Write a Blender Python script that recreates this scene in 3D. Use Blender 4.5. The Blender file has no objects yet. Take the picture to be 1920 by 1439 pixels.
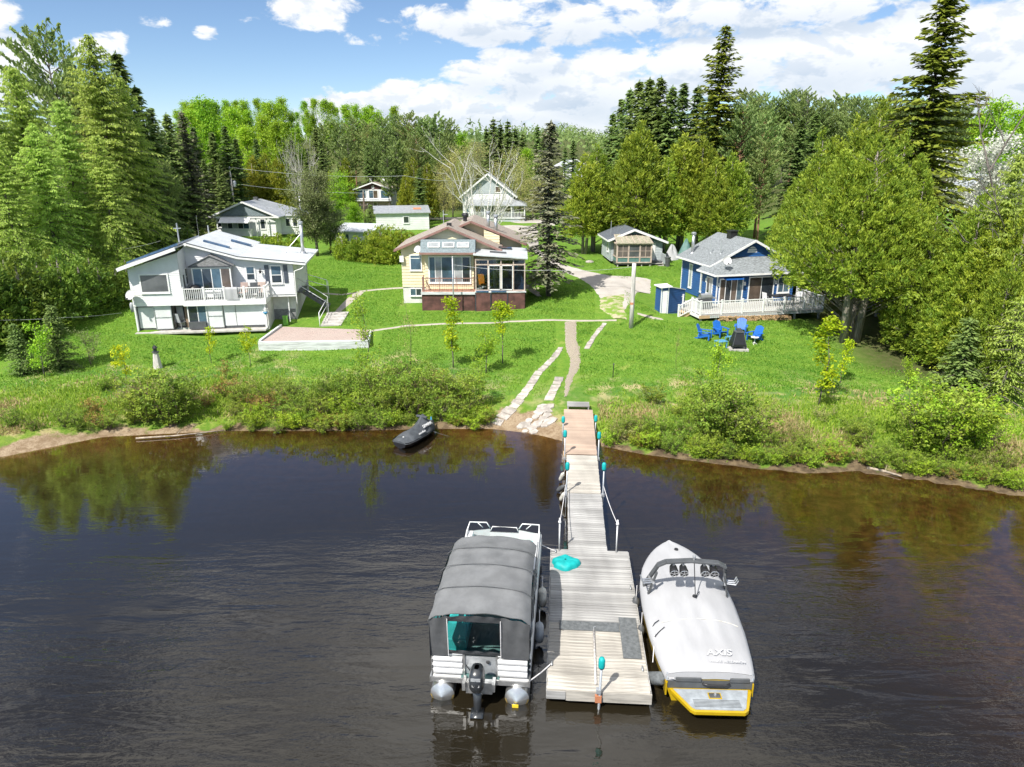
import math, random
import numpy as np
# ---------------------------------------------------------------- camera geometry (photo pixels, 1920 wide)
F=1333.; CX=960.; CY=719.5; PIT=math.radians(18.0); CAMH=13.5
_cp,_sp=math.cos(PIT),math.sin(PIT)
def ray(px,py):
    a=(px-CX)/F; b=-(py-CY)/F
    return np.array([a,_cp+b*_sp,-_sp+b*_cp])
# ---------------------------------------------------------------- shore line and ground height
SHX=[-400,-120,-60,-40,-30,-23.97,-22.25,-20.41,-14.78,-8.76,-5.37,-3.2,-1.11,1.0,2.6,4.4,6.07,8.41,10.67,12.91,15.43,17.4,19.27,21.34,30,50,120,400]
SHY=[-60,10,22,27,29,30.6,31.9,33.2,34.0,34.0,34.2,34.3,34.3,33.7,32.6,32.0,31.1,30.3,29.6,29.1,29.3,28.6,27.8,26.8,23.5,17,0,-60]
def shore(x): return np.interp(x,SHX,SHY)
PT=[-60,-25,-14,-8,-4,-1.5,-.5,0,.5,1.2,3,6,10,14,20,26,40,70,110,170,300]
PZ=[-4.0,-3.0,-2.0,-1.05,-.5,-.2,-.10,0,.24,.5,.85,1.15,1.5,2.0,2.7,3.1,3.25,3.4,3.9,5.0,7]
def _ss(a,b,v):
    t=np.clip((v-a)/(b-a),0,1); return t*t*(3-2*t)
def G(x,y):
    x=np.asarray(x,float); y=np.asarray(y,float)
    t=y-shore(x)
    t=t-np.clip(32.5-shore(x),0,30)*_ss(7,14,x)*_ss(1.5,13,t)
    z=(np.interp(t-.9,PT,PZ)+2*np.interp(t,PT,PZ)+np.interp(t+.9,PT,PZ))/4
    z=np.where(z<0,z*(1-.86*_ss(5,16,x)),z)      # broad shallows off the right bank
    land=_ss(0,3,t)
    z=z+land*(.07*np.sin(x*.33+1.3)*np.sin(y*.27)+.04*np.sin(x*.9+y*.5))
    # hills behind
    lf=1-_ss(-30,25,x-(y-120)*.12); rt=_ss(45,95,x-(y-120)*.15)
    z=z+_ss(125,230,y)*(11*lf+8*rt)+_ss(60,120,y)*3*_ss(35,60,x)
    z=z+_ss(420,1100,y)*(7+5*np.sin(x*.004+1.0)+3*np.sin(x*.011))
    # left rise beside the white house, right rise under the cedars
    z=z+.5*_ss(-27,-33,x)*_ss(8,20,t)
    # level pad cut for the blue house and its deck, falling away a little to the right
    ca,sa=math.cos(math.radians(13)),math.sin(math.radians(13)); xl=(x-13.4)*ca+(y-48.8)*sa; yl=-(x-13.4)*sa+(y-48.8)*ca
    w=_ss(-2.5,-.3,xl)*(1-_ss(10,13,xl))*_ss(-4.5,-.8,yl)*(1-_ss(10.5,13,yl)); z=z*(1-w)+w*(2.20-.035*np.clip(xl,0,10)+.03*np.clip(yl,0,9))
    return z
def g(x,y): return float(G(x,y))
def P(px,py,z):
    d=ray(px,py); t=(z-CAMH)/d[2]; return (d[0]*t,d[1]*t,z)
def D(px,py,y):
    d=ray(px,py); t=y/d[1]; return (d[0]*t,y,CAMH+d[2]*t)
def gp(px,py,up=0.):
    """ground point under a photo pixel"""
    d=ray(px,py); lo=None
    for t in np.arange(8,420,.25):
        p=d*t
        if CAMH+p[2]<g(p[0],p[1])+up:
            a,b=t-.25,t
            for _ in range(12):
                m=(a+b)/2; q=d*m
                if CAMH+q[2]<g(q[0],q[1])+up: b=m
                else: a=m
            q=d*b; return (q[0],q[1],CAMH+q[2])
    return D(px,py,300)
class Frame:
    """house frame: local x along the front, y to the back, z up"""
    def __init__(s,px,py,rot,up=0.):
        s.o=np.array(gp(px,py,up)); r=math.radians(rot); s.rot=r
        s.u=np.array([math.cos(r),math.sin(r),0]); s.v=np.array([-math.sin(r),math.cos(r),0])
    def f(s,px,py,yl=0.):
        d=ray(px,py); c=np.array([0,0,CAMH])-s.o
        t=(yl-c.dot(s.v))/d.dot(s.v); p=c+d*t
        return (float(p.dot(s.u)),float(p[2]))
    def sx(s,px,py,xl):
        d=ray(px,py); c=np.array([0,0,CAMH])-s.o
        t=(xl-c.dot(s.u))/d.dot(s.u); p=c+d*t
        return (float(p.dot(s.v)),float(p[2]))
    def h(s,px,py,zl):
        d=ray(px,py); c=np.array([0,0,CAMH])-s.o
        t=(zl-c[2])/d[2]; p=c+d*t
        return (float(p.dot(s.u)),float(p.dot(s.v)))
import bpy
from mathutils import Vector, Matrix
SC=bpy.context.scene
COL=SC.collection
# ---------------------------------------------------------------- camera
cam=bpy.data.cameras.new('camera'); camo=bpy.data.objects.new('camera',cam); COL.objects.link(camo)
camo.location=(0,0,CAMH); camo.rotation_euler=(math.pi/2-PIT,0,0)
cam.sensor_width=36; cam.lens=36*F/1920; cam.clip_start=.5; cam.clip_end=6000
SC.camera=camo
# ---------------------------------------------------------------- light
SUN_AZ=math.radians(-145); SUN_EL=math.radians(51)     # compass direction of the sun, 0 = straight ahead (+y), clockwise
SV=Vector((math.sin(SUN_AZ)*math.cos(SUN_EL),math.cos(SUN_AZ)*math.cos(SUN_EL),math.sin(SUN_EL)))
sl=bpy.data.lights.new('sun','SUN'); sl.energy=4.3; sl.angle=math.radians(.55); sl.color=(1,.955,.88)
so=bpy.data.objects.new('sun',sl); COL.objects.link(so)
so.rotation_euler=(-SV).to_track_quat('-Z','Y').to_euler(); so.location=(-40,-40,60)
SC.view_settings.view_transform='Standard'; SC.view_settings.look='None'
SC.view_settings.exposure=0.78; SC.view_settings.gamma=1
SC.cycles.use_denoising=True; SC.cycles.use_adaptive_sampling=True; SC.cycles.adaptive_threshold=.02
try: SC.cycles.denoiser='OPENIMAGEDENOISE'
except Exception: pass
SC.cycles.max_bounces=6; SC.cycles.diffuse_bounces=4; SC.cycles.glossy_bounces=2
SC.cycles.transmission_bounces=3; SC.cycles.transparent_max_bounces=8
SC.cycles.caustics_reflective=False; SC.cycles.caustics_refractive=False
SC.cycles.sample_clamp_indirect=6
# ---------------------------------------------------------------- node helper
class NT:
    def __init__(s,tree): s.t=tree; s.n=tree.nodes; s.l=tree.links
    def new(s,typ,**kw):
        nd=s.n.new(typ)
        for k,v in kw.items(): setattr(nd,k,v)
        return nd
    def put(s,sock,v):
        if v is None: return
        if hasattr(v,'is_linked') or hasattr(v,'links'): s.l.new(v,sock)
        else:
            if hasattr(sock,'default_value'):
                try: sock.default_value=v
                except Exception:
                    sock.default_value=tuple(v)+(1,) if len(v)==3 else v
    def m(s,op,a,b=None,c=None,clamp=False):
        nd=s.new('ShaderNodeMath',operation=op,use_clamp=clamp)
        for i,v in enumerate((a,b,c)): s.put(nd.inputs[i],v)
        return nd.outputs[0]
    def vm(s,op,a,b=None):
        nd=s.new('ShaderNodeVectorMath',operation=op)
        s.put(nd.inputs[0],a); s.put(nd.inputs[1],b)
        return nd.outputs[1] if op in('DOT_PRODUCT','LENGTH') else nd.outputs[0]
    def noise(s,vec,scale,detail=4,rough=.55,dist=0):
        nd=s.new('ShaderNodeTexNoise'); s.put(nd.inputs['Vector'],vec); nd.inputs['Scale'].default_value=scale
        nd.inputs['Detail'].default_value=detail; nd.inputs['Roughness'].default_value=rough; nd.inputs['Distortion'].default_value=dist
        return nd.outputs[0]
    def mr(s,v,a,b,c=0.,d=1.,smooth=True):
        nd=s.new('ShaderNodeMapRange'); nd.interpolation_type='SMOOTHSTEP' if smooth else 'LINEAR'
        s.put(nd.inputs[0],v)
        for i,k in enumerate((a,b,c,d)): nd.inputs[i+1].default_value=k
        return nd.outputs[0]
    def mix(s,f,a,b,mode='MIX'):
        nd=s.new('ShaderNodeMix',data_type='RGBA',blend_type=mode)
        s.put(nd.inputs[0],f); s.put(nd.inputs[6],a if not isinstance(a,tuple) else a+(1,)*(4-len(a))); s.put(nd.inputs[7],b if not isinstance(b,tuple) else b+(1,)*(4-len(b)))
        return nd.outputs[2]
    def mapv(s,vec,scale=(1,1,1),rot=(0,0,0)):
        nd=s.new('ShaderNodeMapping'); s.put(nd.inputs[0],vec); nd.inputs['Scale'].default_value=scale; nd.inputs['Rotation'].default_value=rot
        return nd.outputs[0]
    def bump(s,h,strength=.3,dist=.02,normal=None):
        nd=s.new('ShaderNodeBump'); s.put(nd.inputs['Height'],h); nd.inputs['Strength'].default_value=strength; nd.inputs['Distance'].default_value=dist
        if normal is not None: s.put(nd.inputs['Normal'],normal)
        return nd.outputs[0]
# ---------------------------------------------------------------- sky with clouds
w=bpy.data.worlds.new('World'); SC.world=w; w.use_nodes=True
nt=NT(w.node_tree); nt.n.clear()
out=nt.new('ShaderNodeOutputWorld')
sky=nt.new('ShaderNodeTexSky',sky_type='NISHITA'); sky.sun_disc=False
sky.sun_elevation=SUN_EL; sky.sun_rotation=SUN_AZ; sky.altitude=300; sky.air_density=.8; sky.dust_density=.0; sky.ozone_density=4.0
bs=nt.new('ShaderNodeBackground'); nt.l.new(sky.outputs[0],bs.inputs[0]); bs.inputs[1].default_value=.080
tc=nt.new('ShaderNodeTexCoord'); dv=nt.vm('NORMALIZE',tc.outputs['Generated'])
sep=nt.new('ShaderNodeSeparateXYZ'); nt.l.new(dv,sep.inputs[0])
el=nt.m('ARCSINE',sep.outputs[2]); az=nt.m('ARCTAN2',sep.outputs[0],sep.outputs[1])
# cumulus layer: banks of cloud at directions read from the photograph (px,py,rx,ry,weight)
BL=[(870,205,330,48,1.0),(960,140,120,48,.95),(1010,115,62,34,.8),(1150,165,170,70,1.0),(1400,120,200,62,.92),(1580,110,260,70,.95),(1890,130,120,110,1.0),
    (1050,40,330,48,.86),(1370,22,300,45,.88),(820,35,140,28,.74),(1650,30,160,45,.72),(600,12,120,44,.72),(195,92,66,26,.66),(10,45,42,44,.74),(288,40,30,15,.56),(388,62,26,15,.56),(690,72,48,17,.56),(5,150,60,20,.6),
    (1200,250,420,36,.8),(-260,120,260,90,.95),(2350,150,300,140,.95),(700,-120,260,60,.8),(250,-190,220,60,.75)]
fld=None; und=None
for (x,y,rx,ry,wt) in BL:
    d=ray(x,y); d/=np.linalg.norm(d); a0=math.atan2(d[0],d[1]); e0=math.asin(d[2])
    ra=rx/F; re=ry/F
    ua=nt.m('DIVIDE',nt.m('SUBTRACT',az,a0),ra); ue=nt.m('DIVIDE',nt.m('SUBTRACT',el,e0),re)
    q=nt.m('ADD',nt.m('MULTIPLY',ua,ua),nt.m('MULTIPLY',ue,ue))
    b=nt.m('MULTIPLY',nt.mr(q,1.7,.0,0,1),wt)
    fld=b if fld is None else nt.m('MAXIMUM',fld,b)
    if wt>=.8:
        u_=nt.m('MULTIPLY',b,nt.mr(ue,.35,-.8)); und=u_ if und is None else nt.m('MAXIMUM',und,u_)
cv=nt.mapv(dv,(1,1,2.0))
n1=nt.noise(cv,15,7,.6,.25); n1b=nt.noise(nt.vm('ADD',cv,(0.007,-.004,-.024)),15,4,.6,.25)
n0=nt.noise(cv,2.6,2,.5)
behind=nt.mr(sep.outputs[1],.45,-.1,0,.55)      # other compass directions carry the same kind of broken cumulus
fld=nt.m('MAXIMUM',fld,nt.m('MULTIPLY',behind,nt.mr(n0,.4,.6)))
val=nt.m('ADD',nt.m('MULTIPLY',nt.m('SUBTRACT',n1,.5),1.7),nt.m('MULTIPLY',fld,.75))
mk1=nt.mr(val,.34,.56)
# high broken sheet overhead
hz=nt.m('ADD',nt.m('ABSOLUTE',sep.outputs[2]),.12)
pv=nt.new('ShaderNodeCombineXYZ'); nt.l.new(nt.m('DIVIDE',sep.outputs[0],hz),pv.inputs[0]); nt.l.new(nt.m('DIVIDE',sep.outputs[1],hz),pv.inputs[1])
n2=nt.noise(pv.outputs[0],1.7,5,.58,.3)
mk2=nt.m('MULTIPLY',nt.mr(n2,.38,.52),nt.mr(el,.49,.63))
mk=nt.m('MAXIMUM',mk1,mk2)
shade=nt.mr(nt.m('SUBTRACT',n1b,n1),-.03,.11,0,1.)       # underside of each puff is greyer
flat=nt.mr(nt.noise(cv,4.0,2,.4),.42,.75,0,.38)
shd=nt.m('ADD',nt.m('MULTIPLY',shade,.45),nt.m('MULTIPLY',nt.m('MULTIPLY',und,.85),nt.mr(n1,.3,.7,.6,1.)),clamp=True)
ccol=nt.mix(shd,(.90,.91,.92),(.50,.59,.71))
ccol=nt.mix(mk2,ccol,nt.mix(nt.mr(n2,.5,.75),(.97,.98,1.0),(.66,.70,.75)))
bc=nt.new('ShaderNodeBackground'); nt.l.new(ccol,bc.inputs[0]); bc.inputs[1].default_value=.70
mxs=nt.new('ShaderNodeMixShader'); nt.l.new(nt.m('MULTIPLY',mk,.95),mxs.inputs[0]); nt.l.new(bs.outputs[0],mxs.inputs[1]); nt.l.new(bc.outputs[0],mxs.inputs[2])
nt.l.new(mxs.outputs[0],out.inputs[0])
# ---------------------------------------------------------------- materials
MATS={}
def mat(name,col,rough=.6,var=.12,vscale=3.,metal=0.,bump=0.,bscale=30.,spec=.5,col2=None,stretch=(1,1,1),coat=0.,objvar=0.):
    m=bpy.data.materials.new(name); m.use_nodes=True; t=NT(m.node_tree); b=t.n['Principled BSDF']
    c=t.new('ShaderNodeTexCoord').outputs['Object']; c=t.mapv(c,stretch)
    if objvar:
        oi=t.new('ShaderNodeObjectInfo'); c=t.vm('ADD',c,oi.outputs['Location'])
    n=t.noise(c,vscale,5,.6)
    dark=tuple(max(0,k*(1-var*1.6)) for k in col); lite=tuple(min(1,k*(1+var)) for k in col)
    if col2: dark=col2
    cc=t.mix(t.mr(n,.3,.7),dark,lite)
    if objvar:
        k=t.mr(oi.outputs['Random'],0,1,1-objvar,1+objvar*.6,False)
        cc=t.mix(1.,cc,t.new('ShaderNodeCombineColor').outputs[0],'MULTIPLY') if False else cc
        hs=t.new('ShaderNodeHueSaturation'); t.l.new(cc,hs.inputs['Color']); t.l.new(k,hs.inputs['Value']); cc=hs.outputs[0]
    t.l.new(cc,b.inputs['Base Color'])
    b.inputs['Roughness'].default_value=rough; b.inputs['Metallic'].default_value=metal
    b.inputs['Specular IOR Level'].default_value=spec; b.inputs['Coat Weight'].default_value=coat
    if bump: t.l.new(t.bump(t.noise(c,bscale,4,.6),bump,.02),b.inputs['Normal'])
    MATS[name]=m; return m
def leafmat(name,a,b_,trans=.3,objvar=.16,rough=.55):
    m=bpy.data.materials.new(name); m.use_nodes=True; t=NT(m.node_tree); t.n.clear()
    o=t.new('ShaderNodeOutputMaterial'); at=t.new('ShaderNodeAttribute'); at.attribute_name='tint'
    oi=t.new('ShaderNodeObjectInfo')
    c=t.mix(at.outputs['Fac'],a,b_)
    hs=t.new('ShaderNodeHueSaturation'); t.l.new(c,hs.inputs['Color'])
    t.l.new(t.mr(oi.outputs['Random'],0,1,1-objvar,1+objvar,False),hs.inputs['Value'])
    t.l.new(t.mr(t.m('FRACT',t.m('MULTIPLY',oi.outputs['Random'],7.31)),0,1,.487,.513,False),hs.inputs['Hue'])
    p=t.new('ShaderNodeBsdfPrincipled'); t.l.new(hs.outputs[0],p.inputs['Base Color']); p.inputs['Roughness'].default_value=rough; p.inputs['Specular IOR Level'].default_value=.25
    tr=t.new('ShaderNodeBsdfTranslucent'); h2=t.new('ShaderNodeHueSaturation'); t.l.new(hs.outputs[0],h2.inputs['Color']); h2.inputs['Hue'].default_value=.488; h2.inputs['Value'].default_value=1.5
    t.l.new(h2.outputs[0],tr.inputs[0])
    mx=t.new('ShaderNodeMixShader'); mx.inputs[0].default_value=trans; t.l.new(p.outputs[0],mx.inputs[1]); t.l.new(tr.outputs[0],mx.inputs[2])
    t.l.new(mx.outputs[0],o.inputs[0]); MATS[name]=m; return m
def glassmat(name,tint=(.55,.6,.6),refl=1.):
    m=bpy.data.materials.new(name); m.use_nodes=True; t=NT(m.node_tree); t.n.clear()
    o=t.new('ShaderNodeOutputMaterial'); fr=t.new('ShaderNodeFresnel'); fr.inputs[0].default_value=1.5
    gl=t.new('ShaderNodeBsdfGlossy'); gl.inputs['Roughness'].default_value=.03; gl.inputs[0].default_value=(.9,.95,1,1)
    tr=t.new('ShaderNodeBsdfTransparent'); tr.inputs[0].default_value=tint+(1,)
    mx=t.new('ShaderNodeMixShader'); t.l.new(t.m('MULTIPLY',fr.outputs[0],1.6*refl,clamp=True),mx.inputs[0]); t.l.new(tr.outputs[0],mx.inputs[1]); t.l.new(gl.outputs[0],mx.inputs[2])
    t.l.new(mx.outputs[0],o.inputs[0]); MATS[name]=m; return m
# ---------------------------------------------------------------- mesh builder
class MB:
    def __init__(s): s.v=[]; s.f=[]
    def add(s,vs,fs):
        k=len(s.v); s.v+= [tuple(map(float,p)) for p in vs]; s.f+=[tuple(i+k for i in q) for q in fs]; return s
    def box(s,x0,x1,y0,y1,z0,z1):
        return s.add([(x0,y0,z0),(x1,y0,z0),(x1,y1,z0),(x0,y1,z0),(x0,y0,z1),(x1,y0,z1),(x1,y1,z1),(x0,y1,z1)],
            [(3,2,1,0),(4,5,6,7),(0,1,5,4),(1,2,6,5),(2,3,7,6),(3,0,4,7)])
    def obox(s,o,a,b,c):
        o,a,b,c=[np.array(k,float) for k in (o,a,b,c)]
        if np.dot(np.cross(a,b),c)<0: a,b=b,a
        return s.add([o,o+a,o+a+b,o+b,o+c,o+a+c,o+a+b+c,o+b+c],[(3,2,1,0),(4,5,6,7),(0,1,5,4),(1,2,6,5),(2,3,7,6),(3,0,4,7)])
    def beam(s,p,q,wd,ht,up=(0,0,1)):
        p,q,up=[np.array(k,float) for k in (p,q,up)]; d=q-p; L=np.linalg.norm(d); d/=L
        sd=np.cross(d,up); n=np.linalg.norm(sd); sd=sd/n if n>1e-6 else np.array([1.,0,0]); u2=np.cross(sd,d)
        return s.obox(p-sd*wd/2-u2*ht/2,d*L,sd*wd,u2*ht)
    def tube(s,pts,r,n=8,cap=True):
        pts=[np.array(p,float) for p in pts]; r=[r]*len(pts) if np.isscalar(r) else list(r)
        k0=len(s.v); ref=None
        for i,p in enumerate(pts):
            d=pts[min(i+1,len(pts)-1)]-pts[max(i-1,0)]; d=d/(np.linalg.norm(d)+1e-9)
            if ref is None: ref=np.array([0,0,1.]) if abs(d[2])<.9 else np.array([1.,0,0])
            a=np.cross(d,ref); a/=np.linalg.norm(a)+1e-9; b=np.cross(d,a); ref=np.cross(a,d) if False else ref
            for j in range(n):
                t=2*math.pi*j/n; s.v.append(tuple(p+r[i]*(a*math.cos(t)+b*math.sin(t))))
        for i in range(len(pts)-1):
            for j in range(n):
                A=k0+i*n+j; B=k0+i*n+(j+1)%n; s.f.append((A,B,B+n,A+n))
        if cap:
            s.f.append(tuple(k0+j for j in range(n))[::-1]); s.f.append(tuple(k0+(len(pts)-1)*n+j for j in range(n)))
        return s
    def lathe(s,prof,n=16,o=(0,0,0)):
        k0=len(s.v)
        for (r,z) in prof:
            for j in range(n):
                t=2*math.pi*j/n; s.v.append((o[0]+r*math.cos(t),o[1]+r*math.sin(t),o[2]+z))
        for i in range(len(prof)-1):
            for j in range(n):
                A=k0+i*n+j; B=k0+i*n+(j+1)%n; s.f.append((A,B,B+n,A+n))
        s.f.append(tuple(k0+j for j in range(n))[::-1]); s.f.append(tuple(k0+(len(prof)-1)*n+j for j in range(n)))
        return s
    def slab(s,poly,th):
        """3-D polygon (counter-clockwise from above) given thickness downwards"""
        n=len(poly); top=[np.array(p,float) for p in poly]; bot=[p-np.array([0,0,th]) for p in top]
        return s.add(top+bot,[tuple(range(n)),tuple(range(2*n-1,n-1,-1))]+[(i,n+i,n+(i+1)%n,(i+1)%n) for i in range(n)])
    def grid(s,P,close_u=False):
        """P[i][j] points"""
        k0=len(s.v); n=len(P); m_=len(P[0])
        for r in P: s.v+=[tuple(map(float,p)) for p in r]
        for i in range(n-1):
            for j in range(m_-1+(1 if close_u else 0)):
                s.f.append((k0+i*m_+j,k0+i*m_+(j+1)%m_,k0+(i+1)*m_+(j+1)%m_,k0+(i+1)*m_+j))
        return s
    def mesh(s,name,m=None,smooth=False):
        me=bpy.data.meshes.new(name); me.from_pydata(s.v,[],s.f); 
        if m: me.materials.append(MATS[m] if isinstance(m,str) else m)
        if smooth: me.polygons.foreach_set('use_smooth',[True]*len(me.polygons))
        me.update(); return me
    def build(s,name,m,parent=None,smooth=False,bevel=0.):
        o=bpy.data.objects.new(name,s.mesh(name,m,smooth)); COL.objects.link(o)
        if parent: o.parent=parent
        if bevel:
            b=o.modifiers.new('bevel','BEVEL'); b.width=bevel; b.segments=2; b.limit_method='ANGLE'
        return o
def tag(o,label=None,cat=None,group=None,kind=None):
    if label: o['label']=label
    if cat: o['category']=cat
    if group: o['group']=group
    if kind: o['kind']=kind
    return o
def thing(name,label,cat,loc=(0,0,0),rz=0.,group=None):
    o=bpy.data.objects.new(name,None); COL.objects.link(o); o.empty_display_size=.3
    o.location=loc; o.rotation_euler=(0,0,rz); return tag(o,label,cat,group)
def inst(name,me,parent=None,loc=(0,0,0),rot=(0,0,0),sc=(1,1,1)):
    o=bpy.data.objects.new(name,me); COL.objects.link(o); o.parent=parent; o.location=loc; o.rotation_euler=rot; o.scale=sc; return o
KIDS={}
def copy_tree(root,**kw):
    c=root.copy(); COL.objects.link(c)
    if root.name not in KIDS: KIDS[root.name]=[o for o in bpy.data.objects if o.parent==root]
    for ch in KIDS[root.name]:
        d=ch.copy(); COL.objects.link(d); d.parent=c
        for g2 in [o for o in ch.children]:
            e=g2.copy(); COL.objects.link(e); e.parent=d
    for k,v in kw.items(): setattr(c,k,v)
    return c
class Wall:
    """a vertical wall plane: a along it, z up, d outwards"""
    def __init__(s,o,u,n): s.o=np.array(o,float); s.u=np.array(u,float); s.n=np.array(n,float)
    def p(s,a,z,d=0.): return s.o+s.u*a+s.n*d+np.array([0,0,z])
    def box(s,mb,a0,a1,z0,z1,d0,d1): return mb.obox(s.p(a0,z0,d0),s.u*(a1-a0),s.n*(d1-d0),np.array([0,0,z1-z0]))
    def flat(s,mb,poly,d=0.,th=.05):
        """polygon in (a,z) extruded inwards"""
        n=len(poly); A=[s.p(a,z,d) for a,z in poly]; B=[s.p(a,z,d-th) for a,z in poly]
        return mb.add(A+B,[tuple(range(n)),tuple(range(2*n-1,n-1,-1))]+[(i,n+i,n+(i+1)%n,(i+1)%n) for i in range(n)])
    def laps(s,mb,poly,pitch=.15,lip=.022):
        zs=[z for _,z in poly]; z=min(zs); zt=max(zs)
        while z<zt-1e-4:
            z1=min(z+pitch,zt); q=_clip(_clip(poly,z,True),z1,False)
            if len(q)>=3:
                def dep(zz): return lip*(1-(zz-z)/pitch)+.004
                A=[s.p(a,zz,dep(zz)) for a,zz in q]; n=len(q); mb.add(A,[tuple(range(n))])
                lo=[(a,zz) for a,zz in q if zz<z+1e-4]
                if len(lo)>=2:
                    a0=min(k[0] for k in lo); a1=max(k[0] for k in lo)
                    mb.add([s.p(a0,z,0),s.p(a1,z,0),s.p(a1,z,lip+.004),s.p(a0,z,lip+.004)],[(0,1,2,3)])
            z=z1
        return mb
def _clip(poly,zc,keep_above):
    out=[]; n=len(poly)
    for i in range(n):
        a,b=poly[i],poly[(i+1)%n]
        ia=(a[1]>=zc-1e-9) if keep_above else (a[1]<=zc+1e-9); ib=(b[1]>=zc-1e-9) if keep_above else (b[1]<=zc+1e-9)
        if ia: out.append(a)
        if ia!=ib:
            t=(zc-a[1])/(b[1]-a[1]); out.append((a[0]+(b[0]-a[0])*t,zc))
    return out
def window(par,W,a0,a1,z0,z1,name='window',fr='white_trim',glass='window_glass',vs=(),hs=(),fw=.07,out=.08,inner=None,sill=True):
    """frame ring with mullions; each pane is a sub-part"""
    mb=MB()
    W.box(mb,a0-fw,a0,z0-fw,z1+fw,-.02,out); W.box(mb,a1,a1+fw,z0-fw,z1+fw,-.02,out)
    W.box(mb,a0,a1,z1,z1+fw,-.02,out); W.box(mb,a0,a1,z0-fw,z0,-.02,out)
    va=[a0]+list(vs)+[a1]; ha=[z0]+list(hs)+[z1]; mw=.025
    for v in vs: W.box(mb,v-mw,v+mw,z0,z1,-.02,out-.012)
    for h_ in hs: W.box(mb,a0,a1,h_-mw,h_+mw,-.02,out-.016)
    if sill: W.box(mb,a0-fw-.02,a1+fw+.02,z0-fw-.04,z0-fw,-.02,out+.03)
    fo=mb.build(name,fr,par)
    k=0
    for i in range(len(va)-1):
        for j in range(len(ha)-1):
            g_=glass if isinstance(glass,str) else glass[k%len(glass)]; k+=1
            p=MB(); W.box(p,va[i]+(mw if i else 0),va[i+1]-(mw if i<len(va)-2 else 0),ha[j]+(mw if j else 0),ha[j+1]-(mw if j<len(ha)-2 else 0),-.01,.056)
            p.build('pane',g_,fo)
    return fo
# ================================================================ materials used throughout
mat('white_trim',(.78,.78,.77),.5,.05); mat('white_siding',(.72,.725,.725),.55,.05,1.2); mat('white_panel',(.68,.695,.70),.45,.06,1.5)
mat('white_pipe',(.8,.8,.8),.35,.04); mat('metal_roof_white',(.56,.585,.60),.38,.10,1.2,metal=.15); mat('dark_trim',(.05,.055,.065),.5)
mat('blue_solar',(.05,.10,.18),.2,.2,4.,spec=.7)
mat('grey_shake',(.23,.23,.235),.8,.25,6.,bump=.4,stretch=(1,1,4)); mat('shutter_blue',(.06,.075,.10),.5)
mat('yellow_siding',(.74,.65,.43),.6,.05,1.2); mat('brown_fascia',(.27,.15,.125),.55); mat('brown_panel',(.115,.05,.042),.6,.3,2.,bump=.15,bscale=12)
mat('roof_brown',(.32,.275,.235),.85,.25,7.,bump=.4,stretch=(1,3,1)); mat('roof_green',(.17,.24,.22),.7); mat('shingle_blue_grey',(.19,.235,.25),.8,.2,7.,bump=.3,stretch=(1,1,3))
mat('shingle_grey',(.215,.235,.245),.85,.3,5.,bump=.5,bscale=22,stretch=(1,2.4,2.4)); mat('shingle_dark',(.10,.115,.135),.85,.25,6.,bump=.4)
mat('concrete',(.44,.42,.39),.85,.14,2.5,bump=.2); mat('foundation',(.62,.61,.58),.8,.12,1.5); mat('salmon_deck',(.60,.30,.20),.7,.18,3.)
mat('blue_siding',(.024,.095,.27),.5,.09,1.5); mat('grey_green_siding',(.40,.44,.45),.6,.08); mat('green_siding',(.10,.20,.19),.6,.12)
mat('grey_timber',(.40,.385,.36),.8,.25,2.,bump=.3,stretch=(.4,5,5),bscale=14); mat('painted_timber',(.58,.60,.60),.7,.2,2.5,stretch=(.4,4,4))
mat('new_wood',(.52,.36,.21),.7,.2,2.,stretch=(.5,4,4)); mat('porch_wood',(.50,.40,.345),.7,.16,3.); mat('fibre_panel',(.31,.29,.21),.5,.2,5.)
mat('dark_void',(.012,.012,.014),.9); mat('interior',(.20,.18,.16),.9,.3,1.5); mat('curtain',(.55,.53,.50),.8,.12,9.,stretch=(5,5,.3)); mat('brown_curtain',(.30,.22,.15),.8,.25,6.,stretch=(5,5,.3))
mat('steel',(.55,.56,.57),.35,.08,metal=.8); mat('galvanised',(.48,.50,.52),.45,.12,metal=.6); mat('black_metal',(.02,.02,.022),.4); mat('dark_grey',(.08,.085,.09),.5)
mat('weathered_pole',(.56,.53,.50),.85,.25,2.,bump=.5,stretch=(6,6,.5),bscale=9); mat('brown_pole',(.16,.12,.09),.85,.3,3.)
mat('teal',(.0,.34,.34),.6,.12); mat('teal_seat',(.05,.55,.55),.45,.06); mat('rope',(.72,.70,.70),.8); mat('rubber_mat',(.125,.135,.14),.75,.2,9.,bump=.6,bscale=60)
mat('boat_white',(.62,.62,.62),.3,.04,coat=.3); mat('canvas_grey',(.155,.16,.165),.8,.10,2.2,bump=.22,bscale=4.); mat('canvas_dark',(.085,.088,.092),.8,.15,2.5,bump=.25,bscale=4.)
mat('cover_white',(.375,.378,.39),.7,.05,1.3,bump=.28,bscale=3.2,stretch=(1.6,.5,1)); mat('cover_print',(.43,.433,.445),.6,.02); mat('boat_yellow',(.45,.30,.006),.3,.05,coat=.4); mat('boat_teak_grey',(.30,.33,.355),.7,.14,4.)
mat('aluminium',(.62,.62,.61),.32,.14,3.,metal=.85); mat('scum_brown',(.34,.24,.08),.7,.2); mat('outboard',(.028,.031,.035),.32,.1,coat=.5); mat('fender_white',(.62,.60,.53),.5,.2,6.); mat('prop_yellow',(.7,.5,.03),.5)
mat('ski_cover',(.062,.07,.08),.75,.15,5.,bump=.25,bscale=9.); mat('ski_hull',(.012,.012,.014),.3); mat('sky_blue',(.04,.30,.6),.5)
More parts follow.
